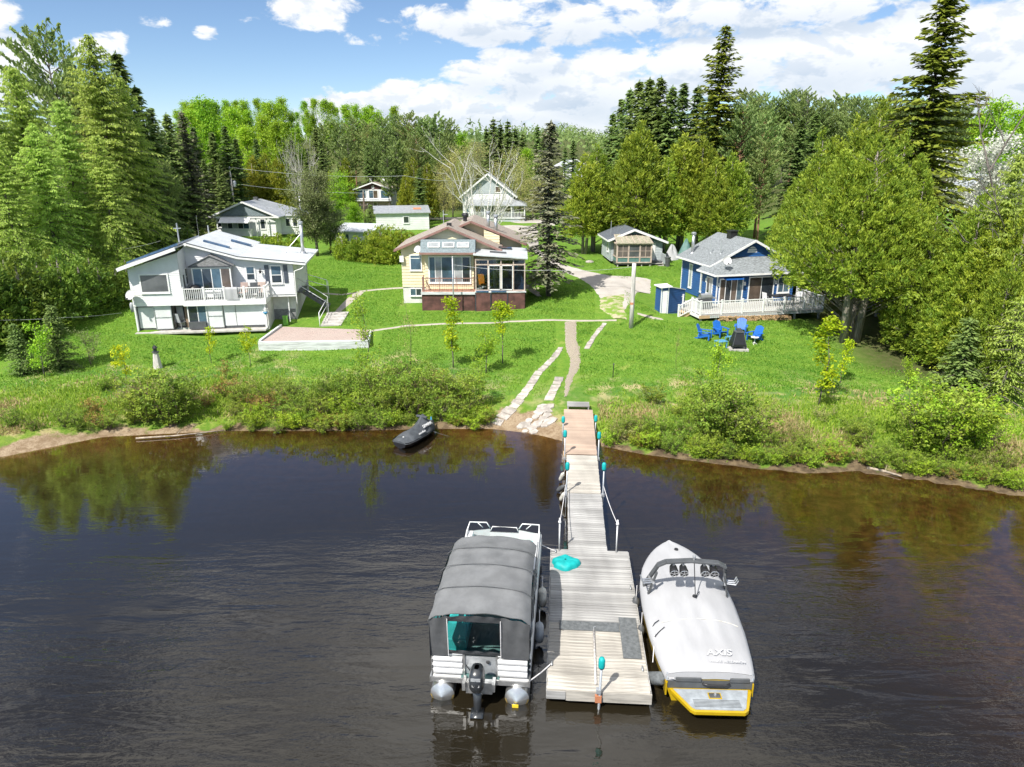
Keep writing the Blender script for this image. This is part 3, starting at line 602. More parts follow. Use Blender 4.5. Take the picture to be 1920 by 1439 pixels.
def bare(seed,h,spread,bark,stems=6,leaf=None,levels=3,r0=.10,lean=(0,0),droop=0.,nleaf=6):
    r=np.random.RandomState(seed); wood=MB(); lv=Leaves()
    def grow(p,d,L,rad,lev):
        pts=[p]; dd=d.copy(); q=p.copy()
        for k in range(4):
            dd=dd+r.normal(0,.10,3)+np.array([0,0,.06-droop]); dd/=np.linalg.norm(dd); q=q+dd*L/4; pts.append(q.copy())
        wood.tube(pts,[rad,rad*.85,rad*.66,rad*.48,rad*.26],6 if lev==0 else 4,False)
        if lev<levels:
            for k in range(5 if lev==0 else 4):
                i=r.randint(1,5); a=rnd(r,1)[0]; nd=dd*.8+a*.65; nd[2]+=.1; nd/=np.linalg.norm(nd); grow(pts[i],nd,L*r.uniform(.3,.5),max(.006,rad*.42),lev+1)
        elif leaf:
            n=nleaf; C=np.array(pts)[r.randint(1,5,n)]+r.normal(0,.12,(n,3)); lv.add(C,rnd(r,n),rnd(r,n),.13,.09,r.uniform(0,1,n))
    for k in range(stems):
        a=6.283*k/stems+r.uniform(-.3,.3); d=np.array([math.cos(a)*spread+lean[0],math.sin(a)*spread+lean[1],1.]); d/=np.linalg.norm(d); grow(np.array([math.cos(a)*.12,math.sin(a)*.12,-.2]),d,h*r.uniform(.75,1.05),r0*r.uniform(.7,1.),0)
    return wood.mesh('trunk',bark,True),(lv.mesh('crown',leaf) if leaf else None)
PROTO={}
def proto(k,h,me):
    z=0
    for m_ in me:
        if m_:
            a=np.empty(len(m_.vertices)*3,np.float32); m_.vertices.foreach_get('co',a); z=max(z,float(np.percentile(a[2::3],99.8)))
    PROTO[k]=(z,me)
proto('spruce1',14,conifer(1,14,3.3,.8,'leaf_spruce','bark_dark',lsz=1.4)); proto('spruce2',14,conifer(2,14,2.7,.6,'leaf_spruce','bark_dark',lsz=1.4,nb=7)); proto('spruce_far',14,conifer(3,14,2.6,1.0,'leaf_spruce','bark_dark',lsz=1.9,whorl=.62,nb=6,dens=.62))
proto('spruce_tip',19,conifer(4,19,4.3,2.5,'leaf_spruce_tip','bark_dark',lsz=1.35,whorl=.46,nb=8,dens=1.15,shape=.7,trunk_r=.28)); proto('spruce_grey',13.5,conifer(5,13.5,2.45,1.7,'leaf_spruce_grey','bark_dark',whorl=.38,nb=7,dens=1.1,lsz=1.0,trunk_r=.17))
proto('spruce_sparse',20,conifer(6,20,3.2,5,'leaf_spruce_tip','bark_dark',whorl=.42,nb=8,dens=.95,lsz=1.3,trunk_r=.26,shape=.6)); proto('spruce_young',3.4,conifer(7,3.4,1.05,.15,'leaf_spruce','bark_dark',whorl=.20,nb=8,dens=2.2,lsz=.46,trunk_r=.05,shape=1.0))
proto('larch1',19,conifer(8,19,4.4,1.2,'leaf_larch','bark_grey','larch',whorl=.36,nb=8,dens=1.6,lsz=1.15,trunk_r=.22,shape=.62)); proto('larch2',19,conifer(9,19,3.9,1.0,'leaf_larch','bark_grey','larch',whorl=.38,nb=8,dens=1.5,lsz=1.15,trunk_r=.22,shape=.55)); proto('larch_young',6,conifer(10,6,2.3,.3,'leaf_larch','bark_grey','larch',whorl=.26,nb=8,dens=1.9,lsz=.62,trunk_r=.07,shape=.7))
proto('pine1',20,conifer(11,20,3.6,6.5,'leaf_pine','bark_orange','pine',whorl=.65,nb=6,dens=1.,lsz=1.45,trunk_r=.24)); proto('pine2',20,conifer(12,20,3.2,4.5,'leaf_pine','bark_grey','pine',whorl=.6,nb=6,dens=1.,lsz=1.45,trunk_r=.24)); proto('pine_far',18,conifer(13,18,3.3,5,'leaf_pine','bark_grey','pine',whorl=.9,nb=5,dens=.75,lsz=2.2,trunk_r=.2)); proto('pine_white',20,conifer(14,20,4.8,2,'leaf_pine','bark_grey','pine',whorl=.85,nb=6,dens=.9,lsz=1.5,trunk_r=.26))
proto('cedar1',11,cedar(21,11,2.9,1.1,'leaf_cedar',ncl=1900,lsz=.82)); proto('cedar2',11,cedar(22,11,2.3,.5,'leaf_cedar',ncl=1600,lsz=.8)); proto('cedar_olive',10,cedar(23,10,2.4,.6,'leaf_olive',ncl=750,lsz=1.25)); proto('cedar_dark',4.4,cedar(24,4.4,1.35,.05,'leaf_cedar_dark',ncl=420,lsz=.85,low=.3)); proto('cedar_hedge',3.2,cedar(25,3.2,1.35,.05,'leaf_cedar',ncl=300,lsz=.85,low=.5))
proto('cedar_big',10.5,cedar(26,10.5,4.3,2.7,'leaf_cedar',ncl=3600,ntr=3,trunk_r=.24,lsz=.78,per=17)); proto('cedar_mid',10.5,cedar(27,10.5,2.7,2.0,'leaf_cedar',ncl=1100,ntr=2,lsz=1.1))
proto('aspen1',18,deciduous(31,18,3.3,5,'leaf_aspen','bark_grey',ncl=330,per=22,lsz=.34,csz=1.0,trunk_r=.2,upw=.6)); proto('aspen2',18,deciduous(32,18,2.8,4,'leaf_aspen','bark_birch',ncl=270,per=22,lsz=.34,csz=.95,trunk_r=.17,upw=.6)); proto('round1',9,deciduous(33,9,3.3,1.2,'leaf_aspen','bark_grey',ncl=420,per=24,lsz=.21,csz=.65,trunk_r=.15)); proto('budding',11,deciduous(34,11,3.4,1.5,'leaf_bud','bark_grey',ncl=260,per=12,lsz=.19,csz=.85,trunk_r=.12,upw=.5))
proto('willow',9.5,deciduous(35,9.5,3.4,2.0,'leaf_willow','bark_grey',ncl=620,per=26,lsz=.16,csz=.58,trunk_r=.2)); proto('blossom',8,deciduous(36,8,3.2,1.2,'leaf_blossom','bark_grey',ncl=300,per=24,lsz=.17,csz=.6,trunk_r=.12))
for i,(hh,rr,nc,pp) in enumerate([(3.4,.80,46,20),(4.2,.75,52,20),(2.6,.62,34,17),(3.8,.9,70,17)]): proto('maple%d'%i,hh,deciduous(41+i,hh,rr,.9,'leaf_maple','bark_grey',ncl=nc,per=pp,lsz=.125,csz=.24,trunk_r=.035,upw=.5,twigs=False))
proto('sapling_thin',4.0,deciduous(46,4,1.0,.8,'leaf_bud','twig',ncl=46,per=7,lsz=.08,csz=.3,trunk_r=.03,upw=.6)); proto('sapling_green',4.0,deciduous(47,4,1.05,.8,'leaf_shrub_lime','bark_grey',ncl=90,per=14,lsz=.085,csz=.30,trunk_r=.035,upw=.7)); proto('sapling_lime',2.6,deciduous(48,2.6,.75,.3,'leaf_aspen','bark_grey',ncl=64,per=16,lsz=.095,csz=.24,trunk_r=.03,upw=.5)); proto('bush_grey',2.2,deciduous(49,2.2,.85,.3,'leaf_willow','twig',ncl=80,per=11,lsz=.08,csz=.24,trunk_r=.025,stems=4,upw=.6)); proto('bush_rust',1.2,deciduous(50,1.2,.4,.1,'leaf_rust','twig',ncl=30,per=10,lsz=.07,csz=.16,trunk_r=.015,stems=3,upw=.6))
for i in range(4): proto('shrub%d'%i,2.0,deciduous(61+i,2.0,1.15,.05,['leaf_shrub','leaf_shrub','leaf_shrub_lime','leaf_shrub'][i],'twig',ncl=[190,150,170,120][i],per=17,lsz=.092,csz=.155,stems=[8,9,7,10][i],trunk_r=.034,spread=.75,upw=.5))
for i in range(3): proto('low%d'%i,.9,deciduous(71+i,.9,.85,.02,['leaf_shrub_lime','leaf_shrub','leaf_rust'][i],'twig',ncl=[130,120,80][i],per=14,lsz=.08,csz=.14,stems=8,trunk_r=.02,spread=.8,upw=.35))
proto('birch',11.5,bare(81,11.5,.60,'bark_birch',9,'leaf_bud',3,.15,nleaf=3)); proto('dead',9,bare(82,9,.35,'bark_grey',3,None,3,.13,lean=(-.9,-.1),droop=.03)); proto('brush',1.6,bare(83,1.6,.9,'twig',9,'leaf_bud',2,.015,nleaf=3))
TN=0
def tree(kind,x,y,h,label,cat='tree',group=None,name='tree',ws=1.,rz=None,sink=0.):
    global TN; TN+=1
    h0,(tm,cm)=PROTO[kind]; s=h/h0
    o=thing(name,label,cat,(x,y,g(x,y)-sink),(TN*2.399)%6.283 if rz is None else rz,group); o.scale=(s*ws,s*ws,s)
    inst('trunk',tm,o)
    if cm: inst('crown',cm,o)
    return o
def tb(kind,px,pbase,ptop,label,**kw):
    """tree standing where its foot meets the ground in the photograph"""
    p=gp(px,pbase); zt=D(px,ptop,p[1])[2]; return tree(kind,p[0],p[1],zt-p[2],label,**kw)
def td(kind,px,y,ptop,label,**kw):
    """tree whose foot is hidden: distance from its usual size and neighbours"""
    x,_,zt=D(px,ptop,y); return tree(kind,x,y,zt-g(x,y),label,**kw)
ORD=['first','second','third','fourth','fifth','sixth','seventh','eighth','ninth','tenth','eleventh','twelfth','thirteenth','fourteenth']
def ranked(rows,rev=False):
    k=sorted(range(len(rows)),key=lambda i:rows[i][0],reverse=rev); r={i:n for n,i in enumerate(k)}; return [(ORD[r[i]],)+tuple(rows[i]) for i in range(len(rows))]
# ================================================================ trees, by where they stand
# --- tall wood left of the white house
GL='larches left of the white house'
td('pine_white',78,68,42,'tall open white pine rising above the larches left of white house',name='white_pine',cat='tree')
for od,px,y,pt,k in ranked([(165,63,72,'larch1'),(22,60,128,'larch2'),(-45,57,140,'larch1'),(110,58,190,'larch2'),(225,66,150,'larch1'),(60,55,235,'larch1'),(-10,52,260,'larch2'),(180,58,255,'larch2'),(-90,54,180,'larch2')],True):
    td(k,px,y,pt,od+' soft green larch counted outward from the white house wood edge',name='larch_tree',group=GL)
for od,px,y,pt,k in ranked([(218,74,103,'spruce1'),(252,76,165,'spruce1'),(283,78,205,'spruce2'),(312,82,216,'spruce1'),(128,76,118,'spruce1'),(35,78,170,'spruce1'),(-60,78,120,'spruce2'),(200,68,210,'spruce2'),(262,68,250,'spruce1')],True):
    td(k,px,y,pt,od+' dark spruce counted outward from white house in the tall wood',name='spruce_tree',group='spruces left of the white house')
td('spruce_grey',340,84,213,'half bare greyish spruce at the edge of the tall wood',name='spruce_tree'); td('pine1',150,66,150,'bare trunked pine among the larches left of white house',name='pine_tree'); td('pine2',300,72,300,'broad pine with orange bark behind the white house gable',name='pine_tree')
# --- dark cedar hedge left of the white house
for od,px,pb,pt in ranked([(-20,655,478),(18,640,486),(55,625,480),(92,612,478),(128,600,470),(162,590,482),(196,580,488),(226,572,492),(246,563,478),(30,600,474),(110,580,468),(180,565,470),(-40,640,480)],True):
    tb('cedar_dark',px,pb,pt,od+' dark hedge cedar counted from the white house wall',name='cedar_tree',group='cedar hedge left of the white house',ws=1.25)
# --- hedge behind the white and yellow houses
for od,px,y,pt in ranked([(255,70,470),(275,70,455),(300,71,440),(325,72,432),(350,72,428),(378,73,430),(402,73,433)],False):
    td('cedar_dark',px,y,pt,od+' hedge cedar counted from the roof mast behind white house',name='cedar_tree',group='hedge behind the white house roof',ws=1.3)
for od,px,y,pt in ranked([(470,72,446),(495,71,440),(520,71,438),(545,72,440),(640,72,440),(668,71,442),(690,71,432),(712,70,425),(732,70,424),(752,70,430),(770,70,436),(785,71,440)],False):
    td('cedar_hedge',px,y,pt,od+' hedge cedar counted from the white house chimney toward yellow house',name='cedar_shrub',cat='shrub',group='hedge between the white and yellow houses',ws=1.15)
td('willow',582,74,318,'grey green leafy tree beside the white house stovepipe',name='willow_tree'); td('willow',612,76,375,'low grey green tree drooping over the pale shed roof',name='willow_tree',ws=1.1)
# --- middle distance, left of centre
for od,px,y,pt in ranked([(470,104,296),(498,106,292),(518,104,302),(452,104,320),(620,118,322),(645,130,300),(775,112,300),(760,108,330),(800,112,310)],False):
    td('cedar_olive',px,y,pt,od+' olive cedar counted from the transformer pole among far houses',name='cedar_tree',group='olive cedars between the far houses')
td('round1',632,112,322,'bright green round tree left of dark gabled house',name='broadleaf_tree'); td('round1',662,97,378,'green bushy shrub in front of the dark gabled house',name='shrub',cat='shrub',ws=1.2); tb('spruce_young',697,430,385,'small spruce at the corner of the long white shed',name='spruce_tree',ws=1.25)
td('spruce2',785,106,318,'small dark spruce beside the dark gabled house',name='spruce_tree',ws=1.2)
for px,y,pt in [(398,96,250),(420,98,238),(440,100,262),(382,94,300),(410,92,310),(345,96,250),(362,98,240),(478,116,262),(592,130,242),(600,126,262),(575,124,285),(690,134,275),(545,130,262)]:
    td('spruce1' if int(px)%2 else 'spruce2',px,y,pt,'dark spruce standing behind the grey roofed bungalow',name='spruce_tree',group='spruces behind the bungalow')
for px,y,pt in [(605,150,228),(632,148,222),(660,146,218),(690,142,225),(715,140,218),(745,138,214),(768,136,208),(792,134,216),(815,133,210),(835,132,222),(650,138,250),(700,134,258),(740,130,255),(780,128,250),(820,128,262),(725,128,285)]:
    td(['pine1','pine2','pine_far'][int(px)%3],px,y,pt,'tall dark green pine in the wood behind the dark gabled house',name='pine_tree',group='pines behind the far houses')
rr=random.Random(5)
for i in range(34):
    px=330+i*12.5+rr.uniform(-5,5); y=rr.uniform(165,215); pt=190+rr.uniform(-8,22)+ (12 if px>640 else 0)
    td(rr.choice(['aspen1','aspen2']),px,y,pt,'bright spring green aspen on the hill behind the far houses',name='aspen_tree',group='aspens on the hill')
for px,y,pt in [(378,150,182),(395,155,190),(430,150,200),(520,140,225),(555,145,238),(490,150,215),(460,140,235),(355,140,205)]:
    td('aspen2' if px%2 else 'aspen1',px,y,pt,'bright spring green aspen on the hill behind the far houses',name='aspen_tree',group='aspens on the hill')
td('birch',548,128,238,'bare white birch among the spruces behind the bungalow',name='birch_tree',ws=.45); td('birch',560,122,255,'second bare white birch among spruces behind the bungalow',name='birch_tree',ws=.45)
# --- centre
td('birch',903,82,236,'big bare multi stemmed white birch in front of the farmhouse',name='birch_tree',rz=.6,ws=.85)
for od,px,y,pt in ranked([(846,118,275),(870,122,265),(895,126,262),(955,128,275),(985,124,290),(830,112,300),(1000,112,330),(940,124,300),(1015,118,285),(850,128,290),(1045,112,320),(975,116,310)],False):
    td('budding',px,y,pt,od+' yellow budding tree counted from the dark gabled house, behind farmhouse',name='broadleaf_tree',group='budding trees behind the farmhouse')
td('aspen2',990,128,278,'lime green young aspen right of the white farmhouse',name='aspen_tree'); td('aspen1',868,150,248,'small lime topped tree above the farmhouse roof',name='aspen_tree')
for od,px,y,pt in ranked([(925,150,222),(938,152,232),(952,150,226),(966,150,240),(912,152,240),(1008,146,236),(1020,150,245),(980,150,250),(1060,160,275),(1075,150,262)],False):
    td('spruce_far',px,y,pt,od+' far dark spruce counted from the bare birch top',name='spruce_tree',group='far spruces behind the farmhouse')
tb('spruce_grey',1029,556,232,'tall narrow greyish spruce beside the yellow house',name='spruce_tree',ws=1.15)
# --- cedars by the drive and grey shed
for od,px,y,pt,ws in ranked([(1098,76,292,.95),(1120,78,275,.9),(1204,76,232,1.1),(1180,80,265,1.0),(1255,77,300,1.0),(1285,79,255,1.1),(1320,78,262,1.1),(1345,76,300,1.0),(1375,78,290,1.0),(1150,82,330,.9)],False):
    td('cedar_mid',px,y,pt,od+' bare trunked cedar counted from the narrow grey spruce',name='cedar_tree',group='cedars behind the grey shed',ws=ws)
for od,px,y,pt in ranked([(1165,112,188),(1182,108,170),(1200,106,155),(1218,104,150),(1240,102,148),(1262,100,165),(1285,102,158),(1310,104,165),(1335,108,172),(1228,112,165),(1150,114,215)],False):
    td(['spruce1','spruce2'][int(px)%2],px,y,pt,od+' tall dark spruce counted from the valley gap behind the cedars',name='spruce_tree',group='spruces behind the cedars')
td('spruce_sparse',1362,84,52,'very tall open spruce towering behind the blue house',name='spruce_tree',ws=1.0)
tb('pine1',1414,447,205,'leaning orange barked pine right behind the blue house roof',name='pine_tree',ws=.95); td('pine1',1395,82,190,'broad rusty pine behind the blue house roof',name='pine_tree'); td('pine1',1440,80,255,'grey green pine above the blue house gable',name='pine_tree',ws=1.1)
td('spruce1',1505,88,225,'dark spruce above the big cedars beside the blue house',name='spruce_tree'); td('spruce1',1530,95,215,'second dark spruce above the big cedars by blue house',name='spruce_tree')
for i in range(26):
    px=1395+i*17+rr.uniform(-6,6); y=rr.uniform(128,160); pt=172+rr.uniform(-10,16)+(10 if px>1640 else 0)
    td(rr.choice(['pine_far','pine2','pine1']),px,y,pt,'pine on the wooded ridge behind the blue house',name='pine_tree',group='pines on the ridge')
for od,px,y,pt in ranked([(1880,92,185),(1915,96,200),(1960,90,190),(1850,100,215)],False):
    td('aspen1',px,y,pt,od+' leafy tree counted from the giant spruce',name='broadleaf_tree',group='leafy trees behind the big spruce')
# --- big cedars right of the blue house
tb('cedar_big',1592,637,262,'huge bushy cedar with three trunks beside the blue house deck',name='cedar_tree',ws=.90,rz=.4)
for od,px,y,pt,ws in ranked([(1655,53,196,1.0),(1545,57,250,1.0),(1500,60,330,1.0),(1610,60,225,1.1),(1700,50,255,1.0),(1735,48,330,1.0),(1480,62,370,.9)],False):
    td('cedar1',px,y,pt,od+' cedar counted outward from the blue house in the dense clump',name='cedar_tree',group='cedar clump beside the blue house',ws=ws)
for od,px,y,pt,ws in ranked([(1760,42.5,395,1.0),(1800,41.5,410,1.0),(1845,40,370,1.0),(1885,39,385,1.1),(1930,37.5,400,1.1),(1720,44.5,440,.9),(1860,43,350,1.0),(1820,44,395,1.),(1905,36,470,.9)],False):
    td('cedar2',px,y,pt,od+' shore cedar counted from the huge three trunked cedar',name='cedar_tree',group='cedars on the right shore',ws=ws)
for x_,y_,h_ in [(31,37,9),(34,41,11),(33,46,10),(38,38,9.5),(40,45,11.5),(37,52,11),(44,42,10)]: tree('cedar2',x_,y_,h_,'cedar standing further along the right shore past the larch',name='cedar_tree',group='cedars further along the right shore')
td('spruce_tip',1783,56,-8,'giant yellow green spruce towering over the right cedars',name='spruce_tree',ws=1.05)
tb('larch_young',1790,655,470,'pale drooping young larch in front of the right cedars',name='larch_tree',ws=1.1); tb('spruce_young',1792,745,598,'young spruce with pale leader above the right bank shrubs',name='spruce_tree',ws=1.25); td('larch2',1912,39,290,'tall pale green larch at the edge of right cedars',name='larch_tree',ws=.8); td('larch_young',1915,35,560,'low pale larch at the foot of right cedars',name='larch_tree'); td('blossom',1890,66,248,'white blossoming tree behind the giant spruce',name='blossom_tree')
td('dead',2190,42,40,'dead grey tree reaching bare limbs over the right cedars',name='dead_tree',rz=0.1)
# --- young trees and bushes on the lawns
LW=[('spruce_young',120,690,575,'young spruce with golden leader on the left lawn','spruce_tree',1.0),('spruce_young',44,702,608,'yellowish young spruce beside the cedar hedge','spruce_tree',1.0),('sapling_lime',84,708,604,'bright green leafy sapling between two young spruces','sapling',.95),('bush_grey',171,686,612,'thin grey green bush right of the young spruces','shrub',.9),('maple2',238,722,645,'small yellow green maple by the weathered wooden ornament','maple_sapling',1.0),('maple2',397,682,612,'slim young maple on lawn below the white house door','maple_sapling',.75),('maple3',469,688,612,'leafy young maple beside the timber edged patio','maple_sapling',.85),('bush_rust',425,713,672,'rusty little bush on the lawn below the white house','shrub',1.0),
('sapling_green',684,735,546,'tall airy sapling in front of the patio corner','sapling',1.0),('sapling_thin',768,690,556,'nearly bare sapling with yellow buds below yellow house','sapling',.9),('maple1',850,690,556,'full yellow green maple in front of the yellow house','maple_sapling',1.15),('maple0',942,682,562,'open yellow maple near the brown skirted sunroom','maple_sapling',1.0),('sapling_lime',912,700,622,'bushy lime shrub at foot of the open yellow maple','shrub',1.3),('sapling_thin',1268,692,610,'faint thin sapling below the weathered post','sapling',.6),('maple1',1534,760,594,'white trunked young maple on lawn below the blue deck','maple_sapling',1.25),('maple2',1576,718,634,'slender small maple behind the white trunked one','maple_sapling',.8),('sapling_lime',1700,732,666,'short lime sapling near the right cedars','sapling',.9),('sapling_thin',1630,745,715,'tiny thin sapling in the lush grass','sapling',.7),('sapling_lime',1340,760,640,'tall leafy shrub in front of the blue fire circle','shrub',.85),('sapling_green',900,770,662,'airy shrub at the right end of the thicket','shrub',.9)]
for k,px,pb,pt,lab,nm,ws in LW: tb(k,px,pb,pt,lab,name=nm,cat='shrub' if lab.find('shrub')>=0 or lab.find('bush')>=0 else 'tree',ws=ws)
# --- shrubs along the banks
def bank(spots,label,group,kinds,rng):
    for (px,pb,pt) in spots:
        tb(rng.choice(kinds),px,pb,pt,label,name='shrub',cat='shrub',group=group,ws=rng.uniform(.85,1.25),sink=.05)
rb=random.Random(11)
sp_=[(310,785,682),(275,790,705),(345,788,705),(330,795,725),(250,795,740)]
bank(sp_,'leafy shrub in the round clump below the wooden ornament','round clump below the ornament',['shrub0','shrub1'],rb)
bank([(120,800,752),(150,805,765),(205,806,768),(25,800,760),(60,806,775)],'scrubby shrub on the low left bank','scrub on the low left bank',['shrub1','shrub3'],rb)
S1=[]
for i in range(34):
    px=430+i*14+rb.uniform(-6,6); row=i%3; pb=[808,785,762][row]+rb.uniform(-4,5); hh=[34,54,70][row]*(.70+.50*math.exp(-((px-760)/170)**2)); S1.append((px,pb-(14 if 725<px<850 and row==0 else 0),pb-hh))
bank(S1,'green alder shrub in the thicket below the patio','thicket below the patio',['shrub0','shrub1','shrub2','shrub3'],rb)
S2=[]
for i in range(30):
    px=1150+i*27+rb.uniform(-8,8); sh=np.interp(px,[1130,1300,1500,1600,1700,1800,1920],[838,860,880,876,890,905,925]); row=i%2; pb=sh-[6,36][row]+rb.uniform(-5,5); S2.append((px,pb,pb-rb.uniform(28,50)))
bank(S2,'green shrub on the right bank above the water','shrubs on the right bank',['shrub0','shrub1','shrub3','shrub2'],rb)
bank([(1345,825,700),(1370,835,735),(1325,815,735),(1395,830,745)],'taller shrub in the clump below the blue chairs','clump below the blue chairs',['shrub0','shrub1'],rb)
bank([(1735,840,712),(1775,845,720),(1805,840,735),(1760,855,750),(1720,850,760),(1830,850,770)],'big leafy shrub below the young right bank spruce','big shrubs under the right spruce',['shrub0','shrub2'],rb)
for i in range(84):
    px=rb.choice([rb.uniform(420,735),rb.uniform(855,915)]) if i<26 else rb.uniform(1135,1915); sh=np.interp(px,[0,100,200,420,760,920,1010,1130,1200,1300,1400,1500,1600,1700,1800,1920],[850,833,815,806,808,797,806,838,845,858,870,878,874,888,903,922]); pb=sh-rb.uniform(2,14)
    tb(rb.choice(['low0','low0','low1','low2']),px,pb,pb-rb.uniform(20,34),'low leafy bush at the water edge' ,name='low_bush',cat='shrub',group='low bushes at the water edge',sink=.03)
for i in range(40):
    px=rb.choice([rb.uniform(150,930),rb.uniform(1120,1900)]); sh=np.interp(px,[0,200,420,760,920,1130,1300,1500,1700,1920],[850,815,806,808,797,838,858,878,888,922]); pb=sh-rb.uniform(16,95)
    tb(rb.choice(['brush','low2','low1','brush']),px,pb,pb-rb.uniform(22,42),'twiggy brown and green bush on the rough bank',name='low_bush',cat='shrub',group='twiggy bushes on the rough bank')
# --- rough grass on the banks (uncountable)
r=np.random.RandomState(9); n=120000
gx_=r.uniform(-34,30,n); tt=r.beta(1.2,1.6,n)*9.5; gy_=shore(gx_)+.45+tt
wob_=1.3*np.sin(gx_*.7)+.9*np.sin(gx_*1.9+2); pc=np.exp(-((gx_-1.6)/3.2)**2); ww=np.where(gx_<0,4.8,5.8)*(1-.9*pc)+.9*wob_*(1-pc); ww=np.where(gx_>9,np.minimum(8.5,ww+.3*(gx_-9)),ww); ww=np.where(gx_<-14,ww+.15*(-14-gx_),ww)
kp=(tt<ww*r.uniform(.45,1.15,n)); kp&=~((np.abs(gx_-3.2-(gy_-33)*.08)<1.1)&(tt<3.5)); kp&=~(np.exp(-((gx_-.9)/1.9)**4)*(1-_ss(.9,2.4,tt))>.3); kp&=~((gx_<-18)&(tt<.9)); gx_,gy_=gx_[kp],gy_[kp]; n=len(gx_)
pat=np.sin(gx_*.8+gy_*.3)+np.sin(gx_*1.7-gy_*1.1+2)+np.sin(gx_*.35+gy_*.9)+r.normal(0,.7,n)
def blades(name,sel,m_,hmin,hmax,label):
    x,y=gx_[sel],gy_[sel]; k=len(x); z=G(x,y); h=r.uniform(hmin,hmax,k); A=np.stack([r.normal(0,.33,k),r.normal(0,.33,k),np.ones(k)],-1); C=np.stack([x,y,z],-1)+A/np.linalg.norm(A,axis=1,keepdims=True)*(h*.5-.03)[:,None]
    me=leafmesh(name,C,A,rnd(r,k),h,.045,r.uniform(0,1,k),m_); o=bpy.data.objects.new(name,me); COL.objects.link(o); tag(o,label,'grass',kind='stuff')
blades('rough_grass',pat<.9,'grass_blade',.10,.30,'rough green grass growing on the river banks'); blades('dry_grass',pat>=.9,'grass_dry',.12,.36,'dry straw coloured grass patches on the river banks')

# --- woods on the far hills, one mass
rf_=np.random.RandomState(12); n=9000
fx=rf_.uniform(-900,1000,n); fy=rf_.uniform(430,1600,n); kk_=fy>0; fx,fy=fx[kk_],fy[kk_]; n=len(fx); fz=G(fx,fy); hh=rf_.uniform(9,17,n)
lv=Leaves()
for k in range(9):
    C=np.stack([fx+rf_.normal(0,1.6,n),fy+rf_.normal(0,1.6,n),fz+hh*(.18+.09*k)],-1); A=rnd(rf_,n)+np.array([0,0,.25]); lv.add(C,A,rnd(rf_,n),hh*.22,hh*.2*(1-.09*k),np.clip(rf_.uniform(0,1,n)*.6+.3*(np.sin(fx*.02)+1)/2,0,1))
o=bpy.data.objects.new('far_woods',lv.mesh('far_woods','leaf_pine')); COL.objects.link(o); tag(o,'dense green woods covering the far hills','woods',kind='stuff')

# --- mown lawn: short blades that catch the light
n=230000; lx=r.uniform(-30,27,n); ly=r.uniform(36.5,72,n); tl=ly-shore(lx)
kp=(tl>3.2)&(lx>-29+.0*ly)&~((lx>21)&(tl>14)); kp&=~((np.abs(lx-3.6-(ly-46)*.05)<.7)&(ly<49)); kp&=r.uniform(0,1,n)<np.clip(1.25-(ly-36)/48,.25,1)
lx,ly=lx[kp],ly[kp]
def inbox(o,u,v,x0,x1,y0,y1):
    qx=(lx-o[0])*u[0]+(ly-o[1])*u[1]; qy=(lx-o[0])*v[0]+(ly-o[1])*v[1]; return (qx>x0)&(qx<x1)&(qy>y0)&(qy<y1)
KEEP=[Frame(258,622,8),Frame(792,583,0),Frame(1317,603,13),Frame(1156,501,3),Frame(484,657,3)]
m_=np.zeros(len(lx),bool)
for f_,bx in zip(KEEP,[(-.4,12.4,-.8,9.3),(-1.8,7.9,-.3,10),(-2.6,9.9,-.2,11),(-.5,5,-.3,7),(-.2,7.6,-.1,4.2)]): m_|=inbox(f_.o,f_.u,f_.v,*bx)
for q0,q1,wd in [((688,622),(760,611),.4),((760,611),(960,603),.4),((960,603),(1156,601),.4),((672,547),(760,540),.4),((674,548),(634,586),.75),((634,586),(612,612),.8),((1052,652),(1010,700),.4),((1010,700),(965,762),.5),((965,762),(930,795),.6),((1134,607),(1100,655),.4),((1050,708),(1028,752),.5),((1000,470),(1045,498),1.6),((1045,498),(1140,535),2.2),((1140,535),(1225,540),1.6),((1140,535),(1150,596),1.2),((1196,588),(1240,598),.5)]:
    A0,B0=np.array(gp(*q0)[:2]),np.array(gp(*q1)[:2]); dd=B0-A0; L2=dd.dot(dd); tt=np.clip(((lx-A0[0])*dd[0]+(ly-A0[1])*dd[1])/L2,0,1); m_|=np.hypot(lx-A0[0]-tt*dd[0],ly-A0[1]-tt*dd[1])<wd
lx,ly=lx[~m_],ly[~m_]; k=len(lx); h=r.uniform(.05,.12,k)*(1+.5*(np.sin(lx*1.3+ly*.7)+np.sin(lx*.4-ly*1.1)>1)); A=np.stack([r.normal(0,.6,k),r.normal(0,.6,k),np.ones(k)],-1)
low_=.5+.22*np.sin(lx*.55+ly*.21)+.34*np.sin((ly+.35*lx)*3.1+.8*np.sin(lx*.3))*(np.sin(lx*.2+ly*.13)>-.4)+.15*np.sin(lx*.23-ly*.5+1)
o=bpy.data.objects.new('lawn_grass',leafmesh('lawn_grass',np.stack([lx,ly,G(lx,ly)+h*.35],-1),A,rnd(r,k),h*1.2,.05,np.clip(low_*.8-.05+r.uniform(-.25,.35,k),0,1),'lawn_blade')); COL.objects.link(o); tag(o,'short mown green lawn grass around the houses','grass',kind='stuff')
